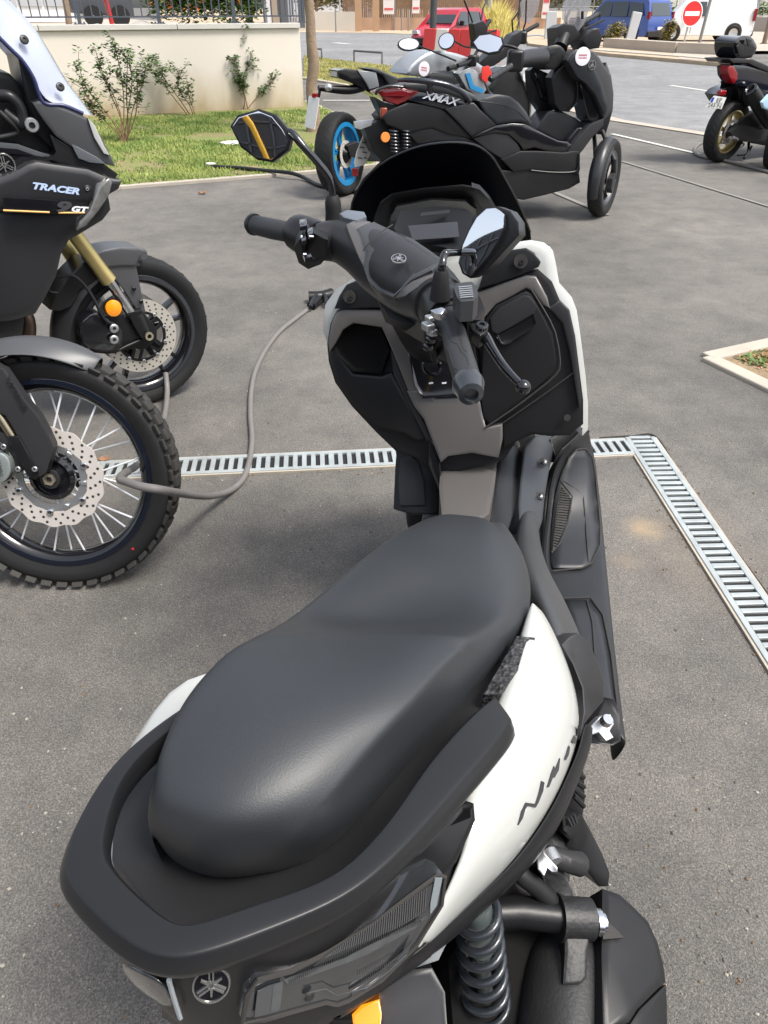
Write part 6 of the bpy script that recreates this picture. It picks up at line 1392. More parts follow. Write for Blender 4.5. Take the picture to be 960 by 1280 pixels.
mr1 = [(722, 732, 562), (711, 738, 573), (703, 741, 586), (697, 743, 600), (716, 745, 626), (713, 747, 645), (707, 748, 664), (701, 749, 682), (690, 747, 692), (690, 740, 706), (692, 716, 713)]
matpatch('floor_mat', [(719, 730, 561), (709, 737, 573), (702, 741, 587), (697, 743, 603), (692, 745, 625), (690, 747, 645), (689, 748, 664), (688, 749, 684), (689, 739, 706), (691, 727, 712)], M_floor, .003)
matpatch('floor_mat', [(704, 738, 751), (710, 752, 770), (717, 758, 795), (724, 762, 820), (733, 765, 850), (744, 769, 878), (755, 772, 902)], M_floor, .003)
for G1 in ([(719, 561), (730, 561), (738, 572), (742, 590), (746, 628), (749, 660), (749, 684), (739, 706), (727, 712), (691, 716)], [(719, 561), (709, 572), (699, 600), (714, 621), (709, 655), (700, 680), (689, 693)], [(704, 750), (737, 749), (753, 771), (763, 822), (771, 890)], ):
    tube('mat_groove', [onl(u, v, .0052) for u, v in G1], .0021, M_hole, fl, seg=6, smooth=1)
for G1 in ([(702, 600), (718, 611), (728, 622), (731, 650), (735, 704)], [(733, 752), (740, 780), (743, 822)]): tube('mat_groove', [onl(u, v, .0052) for u, v in G1], .0013, M_hole, fl, seg=6, smooth=1)
gr = matpatch('grille', [(698, 702, 608), (697, 710, 617), (695, 712, 628), (693, 709, 645), (692, 704, 662), (690, 697, 680), (690, 692, 690)], M_hole, .0052)
bm = bmesh.new()
for i in range(24):
    v = 609 + i * 3.3; t = (v - 608) / 82; L0 = 699 - 9 * t; R0 = min(701 + (v - 608) * .75, 712.5 - max(0, v - 640) * .38)
    if R0 - L0 > 1.5: add_tube(bm, [onl(L0, v, .0085), onl(R0, v + 2, .0085)], .0011, 5, 1)
link('grille_bars', bm_mesh(bm), M_rail, gr)
plz('floor_kick', [(688, 549, .52), (705, 538, .53), (733, 531, .54), (737, 540, .52), (714, 560, .49), (696, 578, .47)], M_matte, fl, T=.03, w=.004, d=.003)
tube('floor_ridge', [at(u, v, z) for u, v, z in ((712, 556, .52), (697, 583, .475), (689, 612, .43), (685, 650, .385), (681, 690, .365), (684, 722, .36))], .007, M_rail, nm, seg=8)
plz('floorboard', [(496, 560, .50), (494, 585, .46), (492, 636, .38), (512, 642, .38), (548, 642, .38), (549, 610, .42), (540, 580, .48), (522, 560, .51)], M_frame, nm, T=.05, w=.006, d=.004)
plz('floor_mat', [(500, 572, .49), (512, 568, .50), (524, 578, .485), (530, 600, .45), (532, 632, .40), (500, 632, .40), (498, 600, .45)], M_floor, nm, T=.01, w=.004, d=.003)
plz('tunnel_side', [(628, 551, .55), (640, 556, .53), (655, 568, .50), (651, 600, .49), (643, 640, .49), (634, 668, .50), (612, 650, .52), (618, 606, .525), (624, 574, .52)], M_rail, nm, T=.10, w=.010, d=.010)
ip = plz('inner_side_panel', [(655, 560, .52), (660, 549, .53), (668, 544, .535), (688, 544, .52), (692, 560, .50), (686, 590, .475), (681, 620, .46), (678, 650, .46), (672, 668, .48), (650, 662, .50), (648, 630, .50), (651, 595, .51)], mat('blue_grey_plastic', (.030, .033, .038), .36, bump=(900, .1, .0004), var=(8, .12)), nm, T=.06, w=.010, d=.008)
for u, v, z in ((680, 577, .50), (675, 620, .475)):
    lathe('screw_recess', at(u, v, z + .002), (0, -.3, 1), [(1e-4, 0), (.012, 0), (.012, .001), (1e-4, .001)], M_hole, ip, 20); lathe('screw', at(u + .5, v + 1, z + .004), (0, -.3, 1), [(1e-4, 0), (.007, 0), (.005, .005), (1e-4, .006)], M_chrome, ip, 16)
# sweeping frame cover
M_sweep = mat('swept_cover_grey', (.045, .047, .050), .38, bump=(900, .15, .0004), var=(8, .1))
rows = []
for (L_, R_, z0, z1) in (((649, 640), (676, 640), .50, .47), ((645, 662), (676, 662), .54, .50), ((645, 690), (683, 695), .60, .55), ((655, 714), (697, 724), .64, .58), ((668, 738), (712, 750), .66, .59), ((683, 768), (727, 784), .67, .59), ((697, 796), (738, 812), .665, .57)):
    a, b_ = at(*L_, z0), at(*R_, z1); m_ = (a + b_) / 2 + V((0, 0, .010)); rows.append([a - V((0, 0, .05)), a, m_, b_, b_ - V((0, 0, .06))])
skin('frame_cover', rows, M_sweep, nm, solid=.006)
plz('frame_cover_tip', [(702, 806, .66), (712, 796, .665), (722, 791, .66), (736, 803, .64), (748, 830, .61), (755, 852, .59), (754, 876, .57), (742, 890, .56), (730, 905, .57), (724, 925, .58), (730, 890, .60), (728, 860, .62), (716, 830, .65)], M_grey, nm, T=.04, w=.008, d=.006)
# passenger footrest
fh = plz('footrest_holder', [(757, 872, .40), (768, 874, .40), (775, 895, .38), (776, 926, .36), (766, 932, .35), (730, 928, .37), (728, 915, .38), (745, 900, .40)], M_matte, nm, T=.05, w=.006, d=-.006)
fr = plz('footrest', [(741, 905, .41), (750, 896, .42), (763, 893, .42), (767, 905, .41), (762, 914, .40), (767, 922, .395), (757, 927, .395), (748, 916, .40), (736, 920, .40), (733, 914, .405)], M_alu, nm, T=.02, w=.004, d=.004)
lathe('footrest_pivot', at(756, 903, .425), (.3, -.2, 1), [(1e-4, 0), (.010, 0), (.009, .012), (1e-4, .012)], M_chrome, fr, 16)

# --- seat
S_ = [((548, 640, .722), (582, 636, .735), (612, 646, .722), (620, 650, .67)),
      ((502, 655, .745), (572, 668, .757), (630, 683, .745), (650, 683, .68)),
      ((450, 690, .752), (548, 708, .757), (638, 728, .748), (668, 728, .67)),
      ((402, 732, .760), (515, 748, .745), (632, 762, .756), (664, 774, .665)),
      ((362, 762, .770), (492, 773, .745), (624, 776, .772), (655, 800, .67)),
      ((336, 779, .790), (474, 784, .752), (611, 784, .786), (638, 820, .675)),
      ((304, 793, .834), (442, 791, .830), (590, 799, .828), (618, 846, .68)),
      ((290, 803, .840), (428, 803, .840), (574, 813, .834), (608, 860, .685)),
      ((264, 826, .848), (404, 830, .855), (548, 838, .842), (590, 882, .69)),
      ((229, 866, .852), (368, 878, .872), (505, 888, .852), (548, 928, .70)),
      ((204, 918, .846), (330, 932, .872), (452, 945, .846), (500, 978, .71)),
      ((188, 968, .836), (300, 985, .864), (410, 1000, .838), (452, 1030, .735)),
      ((183, 1004, .824), (284, 1028, .852), (372, 1044, .822), (412, 1066, .735)),
      ((189, 1034, .803), (266, 1058, .822), (345, 1066, .797), (380, 1080, .736))]
rows = []
first = [at(560, 640, .66), at(568, 640, .66), at(583, 641, .66), at(598, 644, .66), at(606, 648, .66)]
def srow(L_, M__, R_, B_, k=1.0):
    a, m_, r_, b_ = at(*L_), at(*M__), at(*R_), at(*B_)
    q1 = a.lerp(m_, .42) + V((0, 0, .006)); q2 = m_.lerp(r_, .72) + V((0, 0, .008))
    out = (a - r_).normalized(); lo = a + out * .012 * k + V((0, 0, -.05 * k)); lo2 = a + out * .004 * k + V((0, 0, -.04 - .07 * k))
    mid = (r_ + b_) / 2 + (-out) * .012 + V((0, 0, .012))
    return [lo2, lo, a, q1, m_, q2, r_, mid, b_, b_ + out * .03 * k - V((0, 0, .02))]
R0 = [srow(*s, k=(.4 if i == len(S_) - 1 else .7 if i == len(S_) - 2 else 1)) for i, s in enumerate(S_)]
fr_ = [p + V((.012, .03, -.055)) for p in R0[0]]; 
for k in (0, 1): fr_[k] = R0[0][k] + V((.01, .02, -.01))
def ring(q): return [at(*x) for x in q]
end1 = ring([(190, 1040, .735), (191, 1042, .765), (202, 1056, .780), (230, 1072, .790), (264, 1082, .792), (298, 1085, .787), (332, 1083, .775), (346, 1084, .757), (362, 1087, .738), (354, 1080, .70)])
end2 = ring([(194, 1046, .720), (197, 1055, .740), (210, 1071, .752), (234, 1088, .756), (264, 1098, .757), (296, 1099, .753), (322, 1095, .747), (336, 1093, .740), (347, 1091, .735), (340, 1082, .70)])
end3 = ring([(200, 1052, .69), (204, 1062, .69), (215, 1076, .69), (236, 1090, .69), (264, 1098, .69), (292, 1098, .69), (316, 1093, .69), (326, 1089, .69), (334, 1085, .69), (330, 1080, .68)])
seat = skin('seat', [fr_] + R0 + [end1, end2, end3], M_seat, nm, subsurf=3, crease={(8, 2, 7): 1.0, (7, 3, 6): .5}, lcrease={(6, 8, 14): .55, (6, 2, 8): .35, (2, 8, 12): .3})
# --- pan, mesh patch
plz('seat_pan', [(240, 885, .745), (200, 910, .74), (160, 960, .735), (142, 1030, .735), (140, 1075, .735), (205, 1160, .735), (250, 1165, .735), (330, 1140, .735), (410, 1105, .735), (470, 1060, .735), (520, 1000, .735), (560, 945, .735), (608, 885, .73), (640, 840, .72), (600, 800, .70), (400, 800, .70)], mat('black_underseat', (.010, .010, .011), .5, bump=(600, .3, .0006), var=(10, .25)), nm, T=.06, w=.006, d=-.004)
def carbon():
    m = bpy.data.materials.new('forged_pattern'); m.use_nodes = True; nt = m.node_tree; b = nt.nodes['Principled BSDF']
    tc = nt.nodes.new('ShaderNodeTexCoord'); v = nt.nodes.new('ShaderNodeTexVoronoi'); v.inputs['Scale'].default_value = 190; nt.links.new(tc.outputs['Object'], v.inputs['Vector'])
    r = ramp(nt, v.outputs['Color'], [(.35, (.010, .010, .011)), (.75, (.05, .05, .052)), (1, (.10, .10, .10))]); nt.links.new(r.outputs[0], b.inputs['Base Color']); b.inputs['Roughness'].default_value = .5
    bp = nt.nodes.new('ShaderNodeBump'); bp.inputs['Distance'].default_value = .002; nt.links.new(v.outputs['Distance'], bp.inputs['Height']); nt.links.new(bp.outputs[0], b.inputs['Normal']); return m
plz('textured_inlay', [(646, 795, .742), (669, 797, .738), (667, 808, .738), (650, 835, .745), (632, 858, .752), (622, 868, .755), (604, 868, .752), (622, 838, .745)], carbon(), nm, T=.03, w=.003, d=.001)
# --- white side panels
Wp = [((664, 750, .724), (668, 752, .722), (676, 760, .712), (680, 764, .700)),
      ((655, 772, .735), (672, 778, .735), (692, 790, .715), (700, 798, .685)),
      ((648, 800, .742), (676, 812, .742), (708, 830, .712), (718, 842, .665)),
      ((636, 835, .748), (672, 850, .748), (716, 868, .705), (730, 885, .640)),
      ((622, 872, .754), (664, 890, .752), (714, 908, .700), (730, 922, .625)),
      ((606, 912, .758), (646, 932, .756), (700, 950, .700), (716, 965, .625)),
      ((586, 955, .762), (625, 975, .758), (676, 995, .705), (695, 1010, .630)),
      ((577, 1003, .762), (608, 1020, .756), (646, 1040, .705), (664, 1058, .638)),
      ((584, 1040, .752), (603, 1056, .744), (624, 1075, .700), (634, 1092, .645)),
      ((568, 1084, .738), (582, 1096, .730), (596, 1108, .696), (602, 1122, .655)),
      ((548, 1130, .720), (556, 1138, .714), (564, 1146, .692), (568, 1154, .664)),
      ((519, 1180, .700), (524, 1182, .696), (532, 1182, .686), (538, 1182, .676))]
rows = []
for (a, b_, c_, d_) in Wp:
    A, B, C_, D = at(*a), at(*b_), at(*c_), at(*d_); rows.append([A - V((0, 0, .02)), A, B, C_, D, D + V((-.02, .0, -.015))])
wpn = skin('side_panel', rows, M_white, nm, solid=.004)
# model lettering on the panel: N-MAX in dark relief
def chars(segs, z=.0):
    for seg in segs: pass
def wz(u, v):     # height of the panel at a pixel, blended from the traced rows
    best = sorted(((u - p[0]) ** 2 + (v - p[1]) ** 2, p[2]) for r in Wp for p in r)[:3]
    w_ = [1 / (b[0] + 4) for b in best]; return sum(b[1] * k for b, k in zip(best, w_)) / sum(w_)
hp = surf_hit(wpn)
lg = bmesh.new()
def stroke(pts, r=.0040):
    P = []
    for (u, v) in pts:
        l, n = hp(u, v)
        if l is None: l = at(u, v, wz(u, v)); n = V((.4, -.3, .8)).normalized()
        P.append(l + n * .0012)
    add_tube(lg, P, [r * .6] + [r] * (len(P) - 2) + [r * .6] if len(P) > 2 else r, 6, 1)
LT = [[(646.5, 1031), (651, 1014), (656.5, 1003), (668.5, 1004.5), (676, 976), (679, 977.5), (677.5, 988), (671.5, 1003), (668, 1009), (658, 1006.8), (655, 1011), (652, 1022)],
      [(683, 984), (688, 967), (691.5, 957.5), (692.5, 963), (698.8, 947.5), (697, 962), (691.5, 972), (690, 970.5), (685, 983)],
      [(704.5, 949), (710, 932), (711, 935), (709.5, 943), (706, 950)], [(713.5, 926), (717, 919), (719.6, 924.5), (717.2, 929.5), (714, 928.5)], [(719.5, 920), (723.6, 906), (722.6, 913)]]
for L_ in LT:
    P = []
    for (u, v) in L_:
        l, n = hp(u, v)
        if l is None: l = at(u, v, wz(u, v)); n = V((.4, -.3, .8)).normalized()
        P.append((l, n))
    n = sum((q[1] for q in P), V()).normalized(); add_prism(lg, [q[0] - n * .0005 for q in P], n * .0022)
link('model_lettering', bm_mesh(lg), M_darkletter, wpn)
# far side white panel
plz('side_panel', [(258, 842, .76), (235, 850, .755), (212, 866, .745), (192, 890, .735), (165, 930, .70), (140, 985, .69), (126, 1040, .685), (130, 1078, .685), (150, 1110, .68), (165, 1080, .70), (160, 1020, .71), (185, 950, .72), (230, 890, .75), (280, 850, .76)], M_white, nm, T=.06, w=.012, d=.010)
# black band below the white panel
rows = []
for (a, z0, b_, z1) in (((731, 900), .625, (744, 912), .59), ((728, 930), .615, (738, 948), .56), ((714, 962), .615, (722, 985), .56), ((694, 1006), .62, (706, 1030), .57), ((662, 1055), .628, (680, 1072), .58), ((632, 1090), .635, (648, 1106), .59), ((600, 1120), .645, (612, 1138), .60), ((566, 1152), .655, (574, 1172), .61), ((536, 1180), .668, (540, 1200), .62), ((505, 1205), .665, (505, 1222), .62), ((420, 1262), .65, (420, 1282), .61)):
    A, B = at(*a, z0 + .008), at(*b_, z1); rows.append([A, (A + B) / 2 + V((.004, -.004, .004)), B, B + V((-.05, .02, -.02))])
skin('lower_band', rows, M_frame, nm, solid=.004)
# --- grab rail
G_ = [((646, 908), (617, 868), .772), ((640, 922), (598, 880), .782), ((606, 962), (560, 918), .802), ((560, 1015), (524, 962), .816), ((520, 1058), (497, 1008), .826), ((474, 1102), (452, 1064), .832), ((420, 1138), (404, 1102), .836), ((330, 1176), (312, 1128), .842), ((248, 1207), (240, 1156), .846), ((192, 1211), (213, 1150), .846), ((141, 1186), (176, 1118), .846), ((75, 1119), (138, 1080), .846), ((62, 1082), (131, 1052), .846), ((88, 1023), (140, 1012), .842), ((124, 966), (152, 974), .836), ((164, 926), (184, 936), .826), ((212, 890), (226, 904), .812), ((246, 868), (262, 885), .79)]
rows = []
for (o_, i_, z) in G_:
    O, I = at(*o_, z), at(*i_, z); n = (O - I); n.z = 0; n.normalize(); L = (O - I).length
    rows.append([I + n * L * .04 + V((0, 0, -.003)), I + n * L * .10, I + n * L * .16 + V((0, 0, .0005)), I + n * L * .66 + V((0, 0, .001)), I + n * L * .78 + V((0, 0, .000)), I + n * L * .94 + V((0, 0, -.008)), O + V((0, 0, -.014)), O - n * .001 + V((0, 0, -.024)), O - n * L * .25 + V((0, 0, -.034)), I + n * L * .2 + V((0, 0, -.032)), I + V((0, 0, -.022)), I + V((0, 0, -.009))])
skin('grab_rail', rows, M_rail, nm, cyc=True, capends=True, subsurf=2, lcrease={(1, 0, 17): .7, (4, 0, 17): .65, (5, 0, 6): .6, (6, 0, 17): .5, (9, 0, 17): .6}, crease={(0, 0, 11): .8})
plz('rail_mount', [(575, 1003, .765), (592, 1004, .765), (594, 1025, .76), (584, 1048, .755), (570, 1078, .745), (556, 1092, .745), (500, 1100, .755), (480, 1090, .77), (520, 1058, .78), (556, 1022, .775)], M_frame, nm, T=.05, w=.012, d=.012)
# --- tail fascia, lamps, badge
FS = [((132, 1168, .775), (140, 1185, .74), (158, 1218, .70)), ((165, 1192, .790), (176, 1220, .75), (198, 1262, .69)), ((200, 1210, .800), (214, 1245, .755), (236, 1296, .68)), ((250, 1210, .805), (262, 1250, .755), (280, 1306, .67)), ((330, 1186, .805), (332, 1242, .745), (336, 1306, .66)), ((400, 1152, .800), (405, 1215, .735), (410, 1285, .65)),
      ((456, 1122, .782), (466, 1180, .740), (480, 1245, .645)), ((505, 1086, .766), (516, 1138, .745), (524, 1208, .645)), ((552, 1050, .752), (548, 1106, .742), (541, 1190, .655)), ((586, 1020, .750), (566, 1092, .740), (546, 1168, .668))]
fascia = skin('tail_fascia', [[at(*p) for p in r] for r in FS], M_matte, nm, solid=.004)
hf = surf_hit(fascia)
def onf(u, v, off, zf=.72):
    l, n = hf(u, v)
    return (l + n * off) if l is not None else at(u, v, zf + off)
def fpl(nmn, uv, off, m, parent, **k): return plate3(nmn, [onf(q[0], q[1], off, q[2] if len(q) > 2 else .72) for q in uv], m, parent, **k)
lensP = [(302, 1277, .675), (308, 1254, .682), (316, 1231, .692), (362, 1211, .705), (410, 1188, .718), (456, 1164, .732), (500, 1130, .745), (529, 1107, .752), (551, 1094, .756), (553, 1116, .745), (540, 1145, .728), (518, 1184, .706), (480, 1218, .690), (425, 1254, .676), (404, 1247, .680), (372, 1262, .674), (341, 1275, .670)]
lo_ = [(303, 1277), (310, 1242), (322, 1225), (364, 1214), (411, 1190), (467, 1155), (512, 1120), (547, 1094), (556, 1096), (552, 1131), (521, 1181), (477, 1225), (435, 1251), (421, 1256), (407, 1253), (364, 1265), (330, 1275)]
Q = [onf(u, v, 0) for u, v in lo_]; qc = sum(Q, V()) / len(Q); qn = newell(Q); qn = qn if qn.dot(CAMP - qc) > 0 else -qn
LP = Plane(qc, qn); LO = sorted((q - qc).dot(qn) for q in Q)[-3] + .004
def lpl(nmn, uv, off, m, parent, **k): return plate(nmn, uv, LP, LO + off, m, parent, **k)
tl = lpl('tail_lamp', lo_, 0, mat('lens_smoke', (.026, .028, .031), .10, coat=1, spec=.6, var=(45, .35)), nm, T=.035, w=.004, d=.003)
tube('lens_edge', [LP.hit(u, v, LO + .001) for u, v in lo_], .0022, M_hole, tl, seg=6, smooth=1, closed=True)
M_li = mat('lamp_inner', (.085, .092, .098), .22, metal=.3, coat=.6, var=(60, .35))
mp_ = lpl('lamp_panel', [(411, 1192), (467, 1159), (512, 1126), (541, 1105), (535, 1139), (505, 1155), (421, 1197), (392, 1208)], .0036, mat('lamp_mesh', (.035, .036, .038), .4), tl, T=.001, w=0)
bm = bmesh.new()
for i in range(44):
    t = i / 43; u = 412 + 124 * t; v0 = 1193 - 84 * t; add_tube(bm, [LP.hit(u - 3, v0 + 1, LO + .0042), LP.hit(u - 5, v0 + 4 + 28 * min(1, t * 1.3) * .9, LO + .0042)], .00045, 4, 1)
link('mesh_lines', bm_mesh(bm), mat('mesh_line_grey', (.12, .12, .125), .4), mp_)
lpl('lamp_edge', [(544, 1098), (553, 1098), (546, 1132), (538, 1143), (538, 1130)], .0040, mat('pale_edge_strip', (.20, .23, .25), .2, coat=.5), tl, T=.001, w=0)
lpl('lamp_reflector', [(355, 1226), (392, 1212), (430, 1199), (505, 1160), (534, 1146), (520, 1160), (458, 1194), (430, 1205), (360, 1230)], .0040, M_li, tl, T=.001, w=0)
lpl('lamp_reflector', [(336, 1233), (354, 1228), (348, 1264), (318, 1272), (322, 1240)], .0040, mat('lamp_block', (.05, .054, .059), .3, coat=.5), tl, T=.001, w=0)
lpl('lamp_reflector', [(342, 1232), (354, 1228), (350, 1262), (338, 1265)], .0044, M_li, tl, T=.001, w=0)
lpl('lamp_reflector', [(440, 1240), (486, 1212), (516, 1176), (508, 1196), (478, 1222), (440, 1245)], .0040, mat('lamp_low', (.040, .043, .047), .25, coat=.5), tl, T=.001, w=0)
bm = bmesh.new()
for i in range(64):
    t = i / 63; u = 362 + 164 * t; v0 = 1225 - 76 * t - 4 * math.sin(math.pi * t); ln = 6
    add_tube(bm, [LP.hit(u, v0, LO + .0048), LP.hit(u + .6, v0 + ln, LO + .0048)], .0003, 4, 1)
link('lamp_ribs', bm_mesh(bm), mat('lamp_rib_dark', (.04, .042, .045), .3), tl)
bm = bmesh.new()
for i in range(18): add_tube(bm, [LP.hit(452 + i * 2.6, 1222 - i * 1.4, LO + .0046), LP.hit(452.5 + i * 2.6, 1229 - i * 1.6, LO + .0046)], .0003, 4, 1)
link('lower_lamp_ribs', bm_mesh(bm), MATS['lamp_rib_dark'], tl)
mat('lamp_rib_grey', (.20, .21, .22), .3)
tube('lamp_moulding', [LP.hit(u, v, LO + .0045) for u, v in ((383, 1242), (407, 1236), (421, 1244), (458, 1235), (486, 1214), (508, 1193))], .0006, M_li, tl, seg=5, smooth=1)
lathe('lamp_screw', LP.hit(387, 1246, LO + .004), qn, [(1e-4, 0), (.0045, 0), (.004, .0012), (1e-4, .0012)], M_engine, tl, 16)
l2 = skin('tail_lamp', [[onf(*a_, .004, .73), onf(*b_, .004, .71)] for a_, b_ in (((152, 1190), (163, 1214)), ((182, 1203), (190, 1240)), ((215, 1215), (229, 1262)))], M_lens, nm, subsurf=1, solid=.003)
tube('lens_edge', [onf(216, 1215, .006), onf(223, 1240, .006), onf(230, 1262, .006)], .0022, mat('pale_edge', (.32, .35, .38), .2, coat=.5), l2, seg=6, smooth=2)
_l, _n = hf(264.5, 1226)
_n = (_n + vcam(_l) * .8).normalized(); emblem(_l + _n * .004, _n, (0, .5, .8), .0148, nm, face=M_gloss)
plz('lower_lens', [(560, 1176, .64), (548, 1200, .63), (500, 1216, .63), (470, 1232, .63), (505, 1214, .645), (540, 1190, .65)], mat('reflector_grey', (.30, .33, .35), .15, coat=.6), nm, T=.01, w=.003, d=.002)
hg = plz('rear_mudguard', [(478, 1228, .58), (512, 1212, .59), (540, 1210, .59), (556, 1240, .57), (560, 1300, .55), (500, 1330, .54), (480, 1310, .55), (470, 1260, .57)], M_grey, nm, T=.04, w=.01, d=.008)
plz('indicator', [(440, 1268, .585), (452, 1256, .59), (474, 1249, .595), (477, 1268, .585), (474, 1296, .575), (444, 1300, .575)], M_amber, nm, T=.04, w=.005, d=.005)
# --- shock absorber
a, b_ = at(596, 1128, .60), at(612, 1296, .34); ax = (b_ - a).normalized(); e1 = ax.orthogonal().normalized(); e2 = ax.cross(e1); P = []
for k in range(221):
    t = k / 220; th = t * 2 * math.pi * 9.5; P.append(a.lerp(b_, t) + (e1 * math.cos(th) + e2 * math.sin(th)) * (.022 + .006 * t))
sk = thing  # (shock stays a part of the scooter)
spr = tube('shock_spring', P, .0048, M_spring, nm, seg=10, smooth=1)
tube('shock_body', [a, a.lerp(b_, .3), a.lerp(b_, .32), b_], [.016, .016, .009, .009], mat('zinc_damper', (.20, .24, .24), .35, metal=.7), spr, smooth=1)
tube('shock_foot', [b_, b_ + ax * .04], .02, M_alu, spr, smooth=1)
# --- rear running gear on the right side
M_cast = mat('cast_black', (.014, .014, .015), .5, bump=(160, .6, .0015), var=(24, .3))
plz('radiator_duct', [(705, 1000, .50), (716, 960, .52), (722, 944, .53), (730, 968, .50), (731, 1000, .48), (728, 1020, .47), (712, 1012, .48)], M_frame, nm, T=.08, w=.006, d=.006)
for i in range(4): tube('duct_rib', [at(714 + i, 962 + i * 11, .53), at(730, 972 + i * 12, .51)], .0035, M_rail, nm, seg=6, smooth=1)
plz('side_fin', [(700, 1000, .56), (706, 1034, .54), (727, 1018, .50), (740, 1042, .48), (752, 1066, .46), (762, 1092, .44), (760, 1108, .43), (748, 1108, .43), (730, 1084, .45), (722, 1074, .46), (704, 1062, .47), (712, 1050, .49), (706, 1044, .52)], M_matte, nm, T=.03, w=.006, d=.006)
for i in range(3): tube('fin_slot', [at(709 + i * 4, 1022 - i * 2, .545), at(714 + i * 3, 1032 - i * 2, .53)], .0025, M_grey, nm, seg=6, smooth=1)
en = plz('engine_case', [(640, 1062, .50), (690, 1030, .50), (712, 1060, .47), (712, 1100, .46), (705, 1140, .46), (650, 1160, .46), (600, 1150, .48), (590, 1120, .50)], M_cast, nm, T=.16, w=.02, d=.015)
plz('engine_guard', [(600, 1140, .46), (690, 1150, .44), (690, 1200, .42), (660, 1300, .40), (570, 1330, .40), (560, 1200, .45)], mat('dull_black_guard', (.006, .006, .006), .75, spec=.1), nm, T=.1, w=.02, d=.01)  # near-black with hardly any gloss
tube('coolant_hose', [at(640, 1072, .54), at(650, 1092, .54), at(672, 1110, .52), at(690, 1128, .50)], .011, M_rubber, nm)
tube('coolant_pipe', [at(690, 1070, .54), at(706, 1076, .54), at(724, 1080, .52)], [.013, .013, .015], M_engine, nm, smooth=1)
vv = plz('valve_lever', [(670, 1062, .56), (676, 1056, .565), (682, 1068, .565), (696, 1084, .56), (697, 1090, .555), (690, 1090, .555), (684, 1084, .56), (680, 1094, .555), (672, 1086, .56)], M_alu, nm, T=.012, w=.003, d=.003)
tube('valve_body', [at(684, 1066, .55), at(692, 1080, .55)], .012, M_alu, vv, smooth=1); tube('valve_pipe', [at(672, 1058, .55), at(680, 1052, .55), at(690, 1066, .55)], .007, M_engine, vv)
plz('cast_arm', [(676, 1090, .52), (692, 1084, .53), (706, 1092, .52), (716, 1112, .50), (722, 1132, .49), (708, 1140, .49), (698, 1134, .49), (686, 1118, .50)], M_cast, nm, T=.04, w=.008, d=.008)
tube('rear_subframe', [at(610, 1142, .50), at(650, 1140, .495), at(700, 1146, .49)], [.020, .019, .019], M_frame, nm, smooth=1)
lathe('hanger_boss', at(697, 1147, .49), at(750, 1150, .48) - at(697, 1147, .49), [(1e-4, 0), (.027, 0), (.027, .004), (.0245, .005), (.0245, .042), (1e-4, .042)], M_cast, nm, 28)
lathe('hanger_bolt', at(743, 1153, .485), at(750, 1150, .48) - at(697, 1147, .49), [(.005, 0), (.016, 0), (.016, .007), (.012, .008), (.012, .012), (.005, .012)], M_chrome, nm, 20)
plz('hanger_bracket', [(706, 1160, .492), (738, 1160, .488), (734, 1190, .48), (733, 1222, .47), (726, 1230, .47), (704, 1230, .47), (706, 1195, .48)], M_cast, nm, T=.03, w=.006, d=.008)
plz('mount_plate', [(700, 1136, .472), (722, 1128, .475), (746, 1134, .47), (753, 1142, .47), (752, 1165, .465), (700, 1165, .465)], M_cast, nm, T=.02, w=.006, d=.005)
for u, v in ((672, 1194), (684, 1188), (664, 1216), (676, 1210)): tube('cooling_fin', [at(u, v, .42), at(u - 8, v + 34, .41)], .004, M_alu, nm, seg=6, smooth=1)
mu = tube('silencer', [at(712, 1168, .42), at(712, 1200, .415), at(708, 1250, .41), at(704, 1340, .40)], [.040, .052, .056, .056], M_engine, nm, seg=28, smooth=3)
plz('silencer_cover', [(753, 1111, .48), (774, 1118, .475), (792, 1134, .465), (810, 1152, .455), (822, 1178, .445), (829, 1205, .44), (832, 1228, .435), (822, 1236, .445), (796, 1262, .46), (786, 1278, .465), (754, 1290, .47), (752, 1200, .475)], M_matte, nm, T=.09, w=.016, d=.016)
plz('silencer_cover', [(832, 1231, .430), (834, 1262, .425), (834, 1310, .42), (752, 1320, .46), (752, 1292, .465), (788, 1280, .46), (800, 1262, .455)], M_matte, nm, T=.09, w=.014, d=.014)
plz('cover_notch', [(753, 1150, .487), (763, 1155, .485), (773, 1164, .482), (780, 1172, .48), (754, 1174, .484)], M_hole, nm, T=.004, w=0)
tube('heat_pipe', [at(690, 1150, .40), at(676, 1200, .38), at(664, 1240, .36)], .016, M_alu, nm, smooth=2)

# --- windscreen and meter
WS = Plane((.15, 1.47, 1.18), V((math.sin(R(6)), -1, -1)))
scr = plate('windscreen', [(441, 292), (439, 262), (443, 246), (455, 226), (474, 207), (500, 192), (525, 183), (548, 179), (572, 178), (592, 181), (606, 188), (618, 200), (632, 224), (646, 250), (656, 272), (663, 290), (664, 300), (630, 312), (540, 330), (470, 320)], WS, 0, M_screen, nm, T=.006, w=.004, d=.002)
tube('screen_edge', [WS.hit(u, v, .002) for u, v in ((441, 292), (439, 262), (443, 246), (455, 226), (474, 207), (500, 192), (525, 183), (548, 179), (572, 178), (592, 181), (606, 188), (618, 200), (632, 224), (646, 250), (656, 272), (663, 290))], .0020, M_rail, scr, seg=6, smooth=2)
WM = Plane(WS.p, (.0, -1, -.25))
plate('meter_hood', [(464, 300), (468, 272), (476, 254), (490, 244), (530, 237), (578, 233), (597, 236), (610, 246), (622, 266), (632, 290), (600, 330), (500, 330)], WS, .035, M_matte, nm, T=.004, w=.014, d=.008)
plate('meter_hood_side', [(590, 234), (600, 237), (612, 250), (628, 276), (620, 292), (608, 272), (596, 252)], WS, .050, M_rail, nm, T=.01, w=.006, d=.005)
